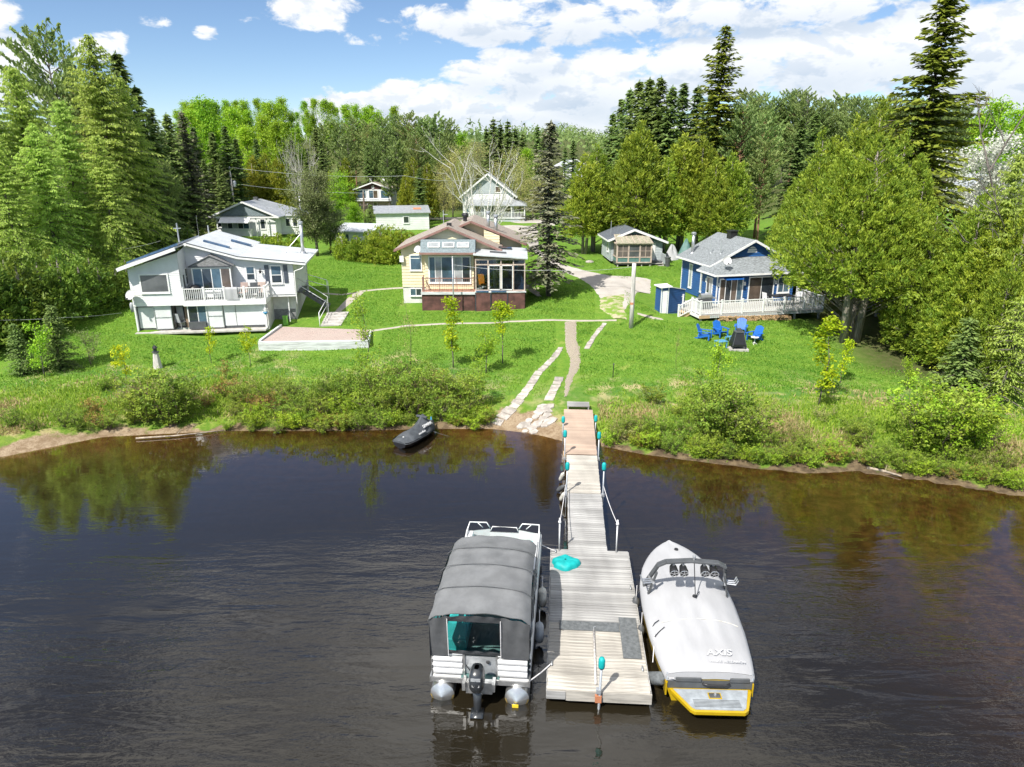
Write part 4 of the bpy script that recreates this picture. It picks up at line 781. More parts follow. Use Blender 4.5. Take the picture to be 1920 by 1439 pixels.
# ================================================================ house helpers
def railing(par,p0,p1,z0,h=.95,m_='white_trim',sp=.13,bw=.035,posts=(0.,1.),pw=.1,name='railing',z1=None):
    p0=np.array([p0[0],p0[1],z0],float); p1=np.array([p1[0],p1[1],z0 if z1 is None else z1],float); d=p1-p0; L=np.linalg.norm(d[:2]); up=np.array([0,0,1.])
    mb=MB(); mb.beam(p0+up*h,p1+up*h,.08,.05); mb.beam(p0+up*.10,p1+up*.10,.05,.05); ro=mb.build(name,m_,par)
    pm=MB().box(-pw/2,pw/2,-pw/2,pw/2,-.05,h+.08).box(-pw/2-.015,pw/2+.015,-pw/2-.015,pw/2+.015,h+.08,h+.115).mesh('post',m_)
    for s in posts: q=p0+d*s; inst('post',pm,ro,tuple(q))
    bm=MB().box(-bw/2,bw/2,-bw/2,bw/2,.12,h-.02).mesh('baluster',m_)
    n=int(L/sp)
    for i in range(1,n):
        q=p0+d*i/n
        if min(abs(i/n-s)*L for s in posts)<pw*.7: continue
        inst('baluster',bm,ro,tuple(q),(0,0,math.atan2(d[1],d[0])))
    return ro
def steps(par,x0,x1,y0,z_top,n,run,rise,m_,direction=(0,-1),name='stairs',stringer='grey_timber',gap=True):
    """steps going down from (.., y0) in a direction; each tread a sub-part"""
    d=np.array([direction[0],direction[1],0.]); sd=np.array([-d[1],d[0],0.]); 
    o=np.array([x0,y0,z_top],float); w=x1
    so_=None
    for s in (0,w):
        mb=MB(); mb.beam(o+sd*s-np.array([0,0,.16]),o+sd*s+d*run*n-np.array([0,0,rise*n+.10]),.05,.2)
        if so_ is None: so_=mb.build(name,stringer,par)
        else: mb.build('stringer',stringer,so_)
    for i in range(n):
        a=o+d*run*i-np.array([0,0,rise*(i+1)]); t=MB(); t.obox(a,d*(run+.03),sd*w,(0,0,-.05)); t.build('step',m_,so_)
    return so_
def pipe_rail(par,pts,m_='white_pipe',r=.025,name='handrail'):
    mb=MB()
    for q in pts: mb.tube(q,r,6)
    return mb.build(name,m_,par,True)
def dish(name,label,loc,aim,r=.3,m_='boat_white',group=None):
    o=thing(name,label,'satellite dish',loc,aim,group); k=[]
    for i in range(6):
        a=i/5; k.append((r*math.sin(a*1.2)/math.sin(1.2),.5*r*(1-math.cos(a*1.2))))
    P_=[[(kr*math.cos(t),-.12+kz*-1+.0,kr*math.sin(t)) for t in np.linspace(0,6.2832,21)] for kr,kz in k]
    d=MB().grid(P_); d.grid([[(x,y+.012,z) for x,y,z in row][::-1] for row in P_]); d.build('reflector',m_,o,True).rotation_euler=(-.45,0,0)
    MB().tube([(0,.0,-.05),(0,.08,-.32),(0,.05,-.62)],.03,6).build('mast','steel',o); MB().tube([(0,-.12,-.25),(0,-.5,-.1)],.015,5).box(-.05,.05,-.56,-.46,-.14,-.04).build('feed_arm','dark_grey',o); return o
def tofr(fr,p): return tuple(fr.o+fr.u*p[0]+fr.v*p[1]+np.array([0,0,p[2]]))
def chimney_pipe(par,x,y,z0,z1,r=.11,m_='steel',cap=True,name='chimney_pipe'):
    mb=MB().tube([(x,y,z0),(x,y,z1)],r,12); o=mb.build(name,m_,par,True)
    if cap: MB().lathe([(r*1.1,0),(r*1.55,.04),(r*1.55,.16),(r*.9,.22)],12,(x,y,z1)).build('chimney_cap',m_,o)
    MB().lathe([(r*2.2,0),(r*1.6,.18),(r*1.15,.22)],12,(x,y,z0-.05)).build('flashing',m_,o); return o
X_=(1,0,0); FR=(0,-1,0); RT=(1,0,0); LT=(-1,0,0); YY=(0,1,0)
# ================================================================ white walk-out house
W=Frame(258,622,8)
H1=thing('white_house','white sided house with metal roof, walkout basement and front deck','house',tuple(W.o),W.rot)
fw=Wall((0,0,0),X_,FR)
mb=MB(); fw.laps(mb,[(0,1.95),(3.15,1.95),(3.15,5.12),(0,4.12)],.115); Wall((3.15,0,0),YY,RT).laps(mb,[(0,1.95),(1.62,1.95),(1.62,5.3),(0,5.1)],.115); Wall((0,0,0),YY,LT).flat(mb,[(0,0),(9,0),(9,4.1),(0,4.1)],0,.1)
mb.box(0.03,3.1,.05,.1,1.9,4.1); mb.build('wing_wall','white_siding',H1)
rw=Wall((0,1.6,0),X_,FR); mb=MB()
rw.laps(mb,[(3.15,1.95),(6.63,1.95),(6.63,4.6),(3.5,5.5),(3.15,5.42)],.115); rw.laps(mb,[(6.63,1.95),(10.1,1.95),(10.1,4.12),(6.63,4.6)],.115); Wall((10.1,1.6,0),YY,RT).laps(mb,[(0,1.9),(6.2,1.9),(6.2,4.1),(0,4.1)],.115); mb.box(8.4,10.1,1.62,7.8,1.78,1.93); mb.build('front_wall','white_siding',H1)
MB().box(.0,10.,8.9,9.0,0,4.2).box(0,8.4,.6,8.9,-.3,.02).box(8.3,9.95,2.4,7.8,-.6,1.80).box(8.3,8.4,.35,2.4,-.2,1.8).build('foundation','foundation',H1)
MB().box(8.42,9.9,2.37,2.399,.0,.75).build('stone_footing','grey_shake',H1)
# roof: left slope, right slope, low right wing; standing seams
sl=.2632
def zL(x): return 5.62-.345*(3.48-x)
def zR(x): return 5.62-.30*(x-3.48) if x<6.63 else 4.675-.115*(x-6.63)
rf=MB(); rf.slab([(-.42,-.6,zL(-.42)),(3.28,-.6,zL(3.28)),(3.28,1.2,zL(3.28)),(3.48,1.2,zL(3.48)),(3.48,9.2,zL(3.48)),(-.42,9.2,zL(-.42))],.10)
rf.slab([(3.482,1.2,zR(3.482)),(6.63,1.2,zR(6.63)),(6.63,9.2,zR(6.63)),(3.482,9.2,zR(3.482))],.10); rf.slab([(6.632,1.2,zR(6.632)),(11.0,1.2,zR(11.0)),(11.0,8.2,zR(11.0)),(6.632,8.2,zR(6.632))],.10); ro=rf.build('roof','metal_roof_white',H1)
sm=MB().box(0,1,-.018,.018,0,.035).mesh('roof_seam','metal_roof_white')
for i in range(1,20):
    y=1.2+i*.42
    if y<9.1:
        o=inst('roof_seam',sm,ro,(3.5,y,zR(3.5)),(0,math.atan(.30),0),(3.26,1,1))
        if y<8.1: inst('roof_seam',sm,ro,(6.66,y,zR(6.66)),(0,math.atan(.115),0),(4.35,1,1))
fa=MB(); fa.beam((-.42,-.62,zL(-.42)-.11),(3.28,-.62,zL(3.28)-.11),.04,.20); fa.beam((3.3,1.18,zL(3.3)-.1),(3.48,1.18,zL(3.48)-.1),.04,.2); fa.beam((3.48,1.18,zR(3.48)-.10),(6.63,1.18,zR(6.63)-.10),.04,.18); fa.beam((6.63,1.18,zR(6.63)-.10),(11.02,1.18,zR(11.0)-.10),.04,.18); fa.beam((11.02,1.2,zR(11)-.08),(11.02,8.2,zR(11)-.08),.10,.12); fa.beam((-.44,-.35,zL(-.42)-.09),(-.44,9.2,zL(-.42)-.09),.05,.16); fa.build('fascia','white_trim',H1)
dk=MB(); dk.beam((3.48,1.152,zR(3.48)-.02),(6.63,1.152,zR(6.63)-.02),.015,.05); dk.beam((6.63,1.152,zR(6.63)-.02),(11.,1.152,zR(11.)-.02),.015,.05); dk.build('drip_edge','dark_trim',H1)
for x0,x1,y in ((4.1,5.75,2.9),(5.2,6.55,6.0)):
    b=MB(); b.obox((x0,y,zR(x0)+.02),(x1-x0,0,zR(x1)-zR(x0)),(0,.34,0),(0,0,.13)); b.build('solar_bar','blue_solar',H1)
b=MB(); b.obox((-.1,.3,zL(-.1)+.04),(3.3,0,zL(3.2)-zL(-.1)),(0,5.,0),(0,0,.12)); b.build('solar_panel','blue_solar',H1)
# eave details
b=MB(); b.tube([(11.0,1.25,zR(11)-.1),(10.75,1.3,3.75),(10.2,1.5,3.55),(10.17,1.53,2.0),(10.17,1.53,1.2)],.045,6); b.build('downspout','white_trim',H1,True)
window(H1,fw,.72,2.35,2.62,3.72,glass='screen_grey',fw=.09)
# bay with shake gable
bw=Wall((0,1.05,0),X_,FR); b=MB(); bw.box(b,3.6,6.15,1.95,2.42,-.5,0); b.build('bay_wall','white_siding',H1); b=MB(); bw.box(b,3.6,6.15,3.95,4.08,-.5,0); b.build('bay_header','white_siding',H1)
window(H1,bw,3.70,6.05,2.48,3.90,glass=['window_blue','window_glass','window_blue','window_warm'],vs=(4.27,4.87,5.47),fw=.08,out=.07)
b=MB(); b.add([(3.48,.95,4.05),(6.3,.95,4.05),(4.88,.95,4.72),(3.48,1.58,4.05),(6.3,1.58,4.05),(4.88,1.58,4.85)],[(0,1,2),(0,2,5,3),(1,4,5,2),(0,3,4,1)]); b.build('bay_roof','grey_shake',H1)
b=MB(); b.beam((3.46,.93,4.05),(6.32,.93,4.05),.05,.06); b.beam((3.46,.93,4.06),(4.88,.93,4.75),.05,.05); b.beam((6.32,.93,4.06),(4.88,.93,4.75),.05,.05); b.build('bay_trim','dark_trim',H1)
sw=Wall((3.15,0,0),YY,RT); window(H1,sw,.35,.75,2.1,3.6,name='side_door',glass='window_glass',fw=.06,sill=False); window(H1,sw,1.0,1.4,2.9,3.9,glass='window_glass',hs=(3.4,),fw=.06)
b=MB(); rw.box(b,6.92,7.62,1.97,3.98,.02,.06); do=b.build('door','white_trim',H1); window(do,rw,7.02,7.50,3.02,3.86,name='door_light',glass='window_blue',hs=(3.44,),fw=.05,out=.085,sill=False) if False else None
b=MB(); rw.box(b,7.04,7.50,3.05,3.40,.055,.078); b.build('pane','window_glass',do); b=MB(); rw.box(b,7.04,7.50,3.46,3.86,.055,.075); b.build('pane','window_blue',do); b=MB(); rw.box(b,7.53,7.57,2.95,3.05,.06,.12); b.build('handle','steel',do)
window(H1,rw,8.66,9.28,2.78,3.90,glass=['window_glass','window_blue'],hs=(3.30,),fw=.09)
for a in (8.22,9.46):
    b=MB(); rw.box(b,a,a+.27,2.74,3.98,.02,.06)
    for k in range(11): rw.box(b,a+.03,a+.24,2.80+k*.105,2.80+k*.105+.06,.06,.07)
    b.build('shutter','shutter_blue',H1)
b=MB(); b.tube([(7.95,1.5,3.75),(7.95,1.38,3.68)],.03,6).lathe([(.07,-.14),(.09,0),(.03,.06)],8,(7.95,1.38,3.62)); b.build('wall_lamp','black_metal',H1)
# deck
b=MB(); b.box(3.15,8.38,-.06,1.6,1.72,1.80); b.box(3.15,8.38,-.10,-.06,1.62,1.90); b.box(8.38,8.42,-.1,1.6,1.62,1.9); dko=b.build('deck','white_trim',H1)
bm=MB().box(3.17,8.37,0,.135,0,.03).mesh('deck_board','painted_timber')
for i in range(11): inst('deck_board',bm,dko,(0,-.05+i*.148,1.8))
railing(H1,(3.2,0),(8.36,0),1.84,.9,sp=.125,posts=(0,.25,.5,.75,1.)); railing(H1,(8.36,.06),(8.36,1.5),1.84,.9,sp=.125,posts=(1.,))
MB().box(0,3.15,-.03,.03,1.68,1.94).box(8.2,8.32,.05,.17,-.2,1.62).box(9.5,9.56,1.9,1.96,-.2,1.78).build('trim_band','white_trim',H1)
# basement front
bz=Wall((0,.25,0),X_,FR); b=MB(); b.box(0.02,8.3,3.2,3.3,0,1.7).box(2.28,2.3,.3,3.2,0,1.7).box(5.5,5.52,.3,3.2,0,1.7); b.build('basement_room','interior',H1)
b=MB(); bz.box(b,.05,2.3,.0,.16,-.3,.0); bz.box(b,4.45,8.25,.0,.16,-.3,0); bz.box(b,.03,8.3,1.60,1.7,-.3,.02); bz.box(b,.0,.12,0,1.65,-.2,.06); b.build('basement_sill','dark_grey',H1)
for n_,a0,a1,dd in (('wall_panel',.15,1.2,.02),('wall_panel',5.55,6.3,.02),('wall_panel',6.34,8.18,.02)):
    b=MB(); bz.box(b,a0,a1,.16,1.56,-.05,dd); b.build(n_,'white_panel',H1)
for a0,a1 in ((1.16,2.26),(4.5,5.52)):
    b=MB(); bz.box(b,a0,a1,.10,1.64,.06,.09); d_=b.build('sliding_panel','white_panel',H1)
    c_=MB()
    for q in ((a0,a0+.05,.08,1.66),(a1-.05,a1,.08,1.66),(a0,a1,.06,.11),(a0,a1,1.62,1.67),(a0,a1,.84,.88)): bz.box(c_,q[0],q[1],q[2],q[3],.085,.115)
    c_.build('panel_frame','steel',d_)
window(H1,bz,3.32,4.42,.12,1.55,name='sliding_door',glass=['window_glass','window_blue'],vs=(3.9,),fw=.07,sill=False)
b=MB(); bz.box(b,3.3,4.4,.05,.52,.12,.30); b.build('storage_bench','dark_grey',H1); b=MB()
for k in range(5): b.tube([(2.42+k*.09,.8,.1),(2.45+k*.08,.75,1.6)],[.07,.05],6)
b.build('curtain','curtain',H1,True); b=MB(); b.box(2.95,3.2,.6,.7,.05,1.6); b.build('brown_curtain','brown_curtain',H1)
b=MB(); bz.box(b,0,8.3,-.12,-.02,0,.75); b.build('doorstep','concrete',H1)
b=MB().lathe([(.10,0),(.12,.5),(.06,.62)],10,(-.16,.15,1.3)); b.build('meter','grey_plastic',H1,True)
chimney_pipe(H1,10.35,5.2,zR(10.3),6.35,.12); MB().tube([(9.1,4.9,zR(9.1)),(10.32,5.2,5.7)],.025,5).build('chimney_stay','steel',H1)
MB().tube([(1.6,6,zL(1.6)),(1.6,6,zL(1.6)+1.5)],.05,6).box(1.35,1.85,5.95,6.05,zL(1.6)+1.1,zL(1.6)+1.16).build('service_mast','galvanised',H1); MB().tube([(3.2,8.,5.4),(3.2,8,6.1)],.05,6).build('vent_pipe','galvanised',H1); MB().tube([(2.6,7.5,5.2),(2.6,7.5,6.9)],.012,4).build('antenna','steel',H1)
# side stairs with white handrails
steps(H1,10.15,1.1,3.6,1.98,7,.27,.2,'dark_grey',(1,0),stringer='dark_grey'); MB().box(10.12,10.5,2.4,4.7,1.86,1.96).build('landing','dark_grey',H1)
pipe_rail(H1,[[(10.2,2.45,1.95),(10.2,2.45,2.9),(12.15,2.45,1.55),(12.15,2.45,.3)],[(10.2,2.45,2.45),(12.15,2.45,1.1)]]); pipe_rail(H1,[[(10.4,4.75,2.85),(11.9,4.75,2.35),(11.9,4.75,1.0)],[(10.4,4.75,2.4),(11.9,4.75,1.9)],[(12.0,4.65,2.3),(12.0,4.65,1.)]])
# things on the deck and by the basement
def w2(p): return tofr(W,p)
c=thing('barbecue','black covered barbecue on white house deck','barbecue',w2((3.75,.75,1.83)),W.rot); MB().lathe([(.34,.62),(.38,.75),(.33,.92),(.18,1.02),(.02,1.05)],14).build('lid','black_metal',c,True); lm=MB().tube([(0,0,0),(0,0,.65)],.02,5).mesh('leg','black_metal')
for sx in(-.22,.22):
    for sy in(-.18,.18): inst('leg',lm,c,(sx,sy,0))
MB().box(-.75,-.36,-.2,.2,.66,.70).build('side_shelf','dark_grey',c)
def patio_chair(loc,rz,col,label,group=None,name='patio_chair'):
    c=thing(name,label,'chair',loc,rz,group)
    MB().box(-.25,.25,-.25,.25,.40,.44).build('seat',col,c); b=MB(); b.obox((-.25,.25,.42),(.5,0,0),(0,.03,0),(0,.12,.62)); b.build('backrest',col,c)
    lm=MB().box(-.018,.018,-.018,.018,0,.64).mesh('leg','galvanised')
    for sx in(-.25,.25):
        for sy in(-.24,.24): inst('leg',lm,c,(sx,sy,0))
    am=MB().box(-.025,.025,-.25,.25,.62,.65).mesh('armrest','galvanised')
    for sx in(-.25,.25): inst('armrest',am,c,(sx,0,0))
    return c
patio_chair(w2((5.15,.85,1.83)),W.rot+.3,'grey_plastic','pale grey patio chair in front of the bay windows'); patio_chair(w2((6.75,1.0,1.83)),W.rot-.2,'patio_brown','brown backed patio chair beside the white deck door'); patio_chair(w2((7.55,.9,1.83)),W.rot+.2,'dark_grey','dark patio chair at the right end of white deck'); patio_chair(w2((7.98,1.15,1.83)),W.rot+.1,'porch_wood','tan patio chair in the deck corner by the shutters'); patio_chair(w2((2.62,.62,.02)),W.rot+2.6,'grey_plastic','grey chair in the open basement doorway')
c=thing('towel','white towel draped over the white deck railing','towel',w2((5.85,-.02,1.85)),W.rot); TW=[[(x,y+.015*math.sin(x*14),z) for x in np.linspace(0,.8,14)] for y,z in ((.07,.45),(.05,.95),(-.05,.97),(-.085,.8),(-.09,.15))]; MB().grid(TW).build('cloth','cover_white',c,True)
dish('satellite_dish','white dish on the left basement corner of white house',w2((.15,-.28,2.45)),W.rot-.4,.33)
c=thing('flower_basket','small hanging flower basket at the white basement corner','flower basket',w2((8.3,-.12,1.05)),W.rot); MB().lathe([(.05,-.12),(.14,.0),(.15,.03)],10).build('pot','sky_blue',c); 
r_=np.random.RandomState(4); C_=r_.normal(0,.09,(60,3))+[0,0,.08]; inst('flowers',leafmesh('flowers',C_,rnd(r_,60),rnd(r_,60),.07,.06,r_.uniform(0,1,60),'leaf_blossom'),c)['kind']='stuff'
c=thing('yard_bin','bright green bin standing on grass by the patio','bin',gp(536,610),W.rot); MB().obox((-.16,-.12,0),(.32,0,0),(0,.26,0),(0,0,.62)).build('body','bright_green',c,bevel=.02); MB().box(-.18,.18,-.14,.16,.621,.66).build('lid','bright_green',c)
# ================================================================ paver patio with timber edge, concrete stairs
pf=Frame(484,657,3); zt=.58
pA=thing('paver_patio','pink paver patio edged by a grey timber retaining wall','patio',tuple(pf.o),pf.rot)
fl=np.array([0,0]); fr_=pf.h(690,640,zt); bl=pf.h(527,612,zt); br=pf.h(694,618,zt); f0=pf.h(484,641,zt)
FL,FR2,BL_,BR_=(f0[0],f0[1]),(fr_[0],f0[1]),(bl[0],bl[1]),(br[0]+.0,br[1])
MB().slab([(FL[0]+.1,FL[1]+.12,zt-.03),(FR2[0]-.1,FR2[1]+.12,zt-.03),(BR_[0]-.05,BR_[1],zt-.03),(BL_[0]+.1,BL_[1],zt-.03)],.7).build('paving','patio_mat',pA)
for k in range(3):
    z0=-.12+k*.235
    MB().box(FL[0],FR2[0],FL[1]-.06-.01*k,FL[1]+.12,z0,z0+.225).build('timber','painted_timber',pA,bevel=.008)
    b=MB(); b.beam((FR2[0]-.08,FR2[1]+.122,z0+.112),(BR_[0]+.02,BR_[1],z0+.112),.16,.224); b.build('timber','painted_timber',pA)
b=MB(); b.beam((FL[0]+.08,FL[1]+.13,zt-.02),(BL_[0],BL_[1],zt+.02),.16,.2); b.build('timber','painted_timber',pA)
cs=Frame(600,612,0); c0=np.array(gp(618,612)); 
S_=thing('concrete_stairs','concrete garden stairs with a white pipe handrail','stairs',tuple(c0),0.06)
p_top=np.array(gp(630,586)); dy=p_top[1]-c0[1]; dz=p_top[2]-c0[2]; n_=5
for k in range(n_):
    MB().box(-.62,.80-.02*k+.16*k*.3,dy*k/n_,dy*(k+1)/n_+.05,-.4,dz*(k+1)/n_+.03).build('step','concrete',S_,bevel=.015)
pipe_rail(S_,[[(-.66,-.02,-.3),(-.66,.0,.95),(-.66,dy,dz+.95),(-.66,dy,dz-.1)],[(-.66,.0,.5),(-.66,dy,dz+.5)]])
# ================================================================ yellow house
Yf=Frame(792,583,0)
H2=thing('yellow_house','pale yellow house with gabled roofs, balcony, sunroom and brown skirting','house',tuple(Yf.o),0)
mw=Wall((0,1.8,0),X_,FR); b=MB(); mw.laps(b,[(-1.65,1.45),(5.45,1.45),(5.45,4.32),(1.9,5.80),(-1.65,4.32)],.22,.03); Wall((-1.65,1.8,0),YY,LT).flat(b,[(0,1.4),(6.5,1.4),(6.5,4.3),(0,4.3)],0,.1); Wall((5.45,1.8,0),YY,RT).laps(b,[(0,1.45),(3.2,1.45),(3.2,4.3),(0,4.3)],.22,.03); b.build('front_wall','yellow_siding',H2)
b=MB(); ew=Wall((0,5.0,0),X_,FR); ew.laps(b,[(.2,4.2),(7.35,4.2),(7.35,4.45),(3.45,5.98),(.2,4.45)],.22,.03); ew.laps(b,[(5.4,.6),(7.35,.6),(7.35,4.2),(5.4,4.2)],.22,.03); Wall((7.35,5,0),YY,RT).laps(b,[(0,.6),(5,.6),(5,4.4),(0,4.4)],.22,.03); b.build('rear_wall','yellow_siding',H2)
b=MB(); cw=Wall((0,4.3,0),X_,FR); cw.laps(b,[(4.45,3.6),(5.65,3.6),(5.65,5.0),(4.45,5.45)],.22,.03); Wall((5.65,4.3,0),YY,RT).flat(b,[(0,3.6),(.7,3.6),(.7,5.05),(0,5.0)],0,.1); Wall((4.45,4.3,0),YY,LT).flat(b,[(0,3.6),(.7,3.6),(.7,5.4),(0,5.4)],0,.1); b.build('chimney_chase','yellow_siding',H2)
MB().box(-1.62,5.4,1.83,8,-.3,1.44).build('foundation','foundation',H2)
def gable_roof(par,xl,xr,xp,zl,zr,zp,y0,y1,m_,th=.12,fas='brown_fascia',fh=.16):
    b=MB(); b.slab([(xl,y0,zl),(xp,y0,zp),(xp,y1,zp),(xl,y1,zl)],th); b.slab([(xp+.002,y0,zp),(xr,y0,zr),(xr,y1,zr),(xp+.002,y1,zp)],th); ro=b.build('roof',m_,par)
    f=MB(); f.beam((xl,y0-.02,zl-.07),(xp,y0-.02,zp-.07),.04,fh); f.beam((xp,y0-.02,zp-.07),(xr,y0-.02,zr-.07),.04,fh); f.beam((xl-.02,y0,zl-.08),(xl-.02,y1,zl-.08),.05,.14); f.beam((xr+.02,y0,zr-.08),(xr+.02,y1,zr-.08),.05,.14); f.build('fascia',fas,par); return ro
r1=gable_roof(H2,-2.1,5.85,1.9,4.28,4.26,5.96,1.4,8.3,'roof_brown'); r2=gable_roof(H2,-.6,7.75,3.45,4.38,4.36,6.12,4.25,10.3,'roof_brown')
MB().box(1.75,2.1,2.4,2.75,5.9,6.12).build('ridge_vent','black_metal',r1)
MB().lathe([(.16,0),(.16,.35),(.26,.36),(.26,.5),(.2,.62)],10,(2.9,6.0,5.95)).build('roof_vent','black_metal',r2)
chimney_pipe(H2,4.75,5.3,5.4,6.55,.13); chimney_pipe(H2,5.35,5.1,5.1,6.30,.14)
MB().tube([(1.1,7,5.4),(1.1,7,6.7)],.035,6).box(1.05,1.45,6.97,7.03,6.35,6.4).build('service_mast','galvanised',H2)
window(H2,mw,-.95,-.2,2.76,3.80,glass=['window_blue'],hs=(3.6,),fw=.08); window(H2,mw,-1.05,-.25,.82,1.30,glass=['window_blue','window_glass'],vs=(-.65,),fw=.06)
MB().box(-1.75,-1.45,1.55,1.74,3.35,3.8).build('meter_box','white_trim',H2)
# bay above the balcony with shingled mansard band
byw=Wall((0,.95,0),X_,FR); b=MB(); byw.laps(b,[(.2,1.45),(3.8,1.45),(3.8,4.2),(.2,4.2)],.22,.03); Wall((.2,.95,0),YY,LT).flat(b,[(0,1.45),(.85,1.45),(.85,4.2),(0,4.2)],0,.1); Wall((3.8,.95,0),YY,RT).flat(b,[(0,1.45),(.85,1.45),(.85,4.2),(0,4.2)],0,.1); b.build('bay_wall','yellow_siding',H2)
window(H2,byw,.55,3.50,1.98,3.80,glass=['window_blue','window_blind','window_blue','window_blind','window_glass'],vs=(.95,1.42,2.35,2.95),fw=.10,out=.08)
b=MB(); b.add([(-.02,.10,4.22),(3.95,.10,4.22),(3.95,.75,5.08),(-.02,.75,5.08),(-.02,1.75,5.02),(3.95,1.75,5.02),(-.02,1.75,4.22),(3.95,1.75,4.22)],[(0,1,2,3),(3,2,5,4),(0,3,4,6),(1,7,5,2),(0,6,7,1)]); ms=b.build('mansard','shingle_blue_grey',H2)
MB().box(-.08,4.0,.05,.14,4.10,4.24).box(-.08,0.,.14,1.75,4.1,4.22).box(3.95,4.01,.14,1.75,4.1,4.22).build('eave_trim','brown_fascia',H2)
nrm=np.array([0,-.86,.65]); nrm/=np.linalg.norm(nrm); upv=np.array([0,.65,.86]); upv/=np.linalg.norm(upv)
for x0 in (.52,1.58,2.64):
    o_=np.array([x0,.10,4.22])+upv*.42+nrm*.02; b=MB(); b.obox(o_,(.86,0,0),upv*.42,nrm*.06); w_=b.build('roof_window','white_trim',ms); b=MB(); b.obox(o_+np.array([.06,0,0])+upv*.06,(.74,0,0),upv*.30,nrm*.075); b.build('pane','window_blind',w_)
# balcony
MB().box(.0,3.9,-.05,.95,1.30,1.40).build('balcony_floor','salmon_deck',H2); MB().box(-.05,3.95,-.09,-.05,1.22,1.42).build('balcony_edge','painted_timber',H2)
railing(H2,(.08,0),(3.82,0),1.40,1.0,'brown_fascia',.13,.018,(0,.33,.67,1.),.035); railing(H2,(.08,.05),(.08,.9),1.40,1.0,'brown_fascia',.13,.018,(1.,),.035)
# skirting of brown boards, each a panel
for x0,x1,z0,z1,y0 in ((0,1.78,-.25,1.2,.02),(1.8,2.6,-.25,1.2,.03),(2.62,3.88,-.25,1.2,.02),(3.98,5.02,-.3,1.38,-.10),(5.08,6.25,-.3,1.38,-.05),(6.3,7.55,-.35,1.38,-.07)):
    MB().box(x0,x1,y0,y0+.05,z0,z1).build('skirt_panel','brown_panel',H2)
MB().box(3.9,7.6,.02,2.6,-.3,1.36).box(7.5,7.58,0,3.2,-.3,1.36).build('skirt_frame','brown_panel',H2)
for x in (3.92,5.04,6.27): MB().box(x,x+.06,-.12,-.02,-.3,1.36).build('skirt_post','dark_trim',H2)
# sunroom: aluminium posts, sliding panes you look through
MB().box(3.9,7.65,-.12,2.9,1.37,1.46).build('sunroom_floor','painted_timber',H2)
for x0,x1 in ((4.0,4.9),(5.1,6.2)): MB().box(x0,x1,-.15,-.02,1.40,1.50).build('window_box','blue_solar',H2)
f=MB()
for x in (3.98,4.88,5.82,6.72,7.54): f.box(x-.04,x+.04,-.04,.04,1.46,3.72)
for z,(y0,y1) in ((3.35,(-.035,.035)),(1.48,(-.035,.035))): f.box(3.94,7.58,y0,y1,z,z+.09)
f.box(3.94,7.58,-.05,.05,3.72,3.84)
for y in (.9,1.8,2.7): f.box(7.5,7.58,y-.04,y+.04,1.46,3.8)
f.box(7.5,7.58,-.03,2.7,3.35,3.44); f.box(7.5,7.58,-.03,2.7,3.76,3.86); sf=f.build('sunroom_frame','porch_wood',H2)
for x0,x1 in ((4.02,4.84),(4.92,5.78),(5.86,6.68),(6.76,7.5)):
    MB().box(x0,x1,-.01,.0,1.57,3.35).build('pane','sun_glass',sf); MB().box(x0,x1,-.01,.0,3.44,3.72).build('pane','sun_glass',sf)
for y0,y1 in ((.04,.86),(.94,1.76),(1.84,2.66)): MB().box(7.53,7.54,y0,y1,1.5,3.35).build('pane','sun_glass',sf)
f=MB()
for x0,x1 in ((4.92,5.78),(5.86,6.68)):
    f.box(x0,x0+.05,-.06,-.042,1.55,3.36); f.box(x1-.05,x1,-.06,-.042,1.55,3.36); f.box(x0,x1,-.06,-.042,3.31,3.36); f.box(x0,x1,-.06,-.042,1.55,1.61)
f.build('sliding_frame','white_trim',sf)
b=MB(); b.slab([(3.82,-.25,4.18),(7.75,-.25,3.90),(7.75,2.9,4.22),(3.82,2.9,4.42)],.09); sr=b.build('sunroom_roof','metal_roof_white',H2); MB().obox((5.0,.6,4.19),(1.2,0,-.08),(0,.3,.03),(0,0,.06)).build('roof_vent','dark_grey',sr); MB().obox((5.6,1.9,4.28),(1.0,0,-.06),(0,.5,.04),(0,0,.1)).build('roof_window','window_glass',sr)
mw2=Wall((0,2.9,0),X_,FR); b=MB(); mw2.laps(b,[(5.45,1.4),(7.5,1.4),(7.5,4.1),(5.45,4.1)],.22,.03); b.build('sunroom_back_wall','yellow_siding',H2); window(H2,mw2,6.5,6.95,2.3,3.5,glass='window_blue',fw=.09)
window(H2,Wall((0,1.8,0),X_,FR),4.2,5.2,1.5,3.5,name='house_door',glass='window_glass',fw=.1,sill=False)
st=steps(H2,7.62,1.0,3.2,1.4,6,.28,.2,'porch_wood',(1,0),stringer='porch_wood'); pipe_rail(H2,[[(7.65,3.25,1.4),(7.65,3.25,2.35),(9.3,3.25,1.2),(9.3,3.25,.1)],[(7.65,4.15,2.35),(9.3,4.15,1.2),(9.3,4.15,.1)],[(8.45,3.25,.8),(8.45,3.25,1.78)]],'porch_wood',.035)
def y2(p): return tofr(Yf,p)
dish('satellite_dish','white dish on the yellow gable beside the mansard band',y2((-.25,1.35,4.25)),-.5,.3)
c=thing('patio_chair','orange cushioned chair inside the glazed sunroom','chair',y2((4.45,.7,1.47)),.4); MB().box(-.22,.22,-.22,.22,.34,.44).build('seat','orange_fabric',c); b=MB(); b.obox((-.22,.18,.44),(.44,0,0),(0,.06,0),(0,.18,.62)); b.build('backrest','orange_fabric',c); lm=MB().box(-.02,.02,-.02,.02,0,.34).mesh('leg','steel'); [inst('leg',lm,c,(sx,sy,0)) for sx in(-.19,.19) for sy in(-.19,.19)]
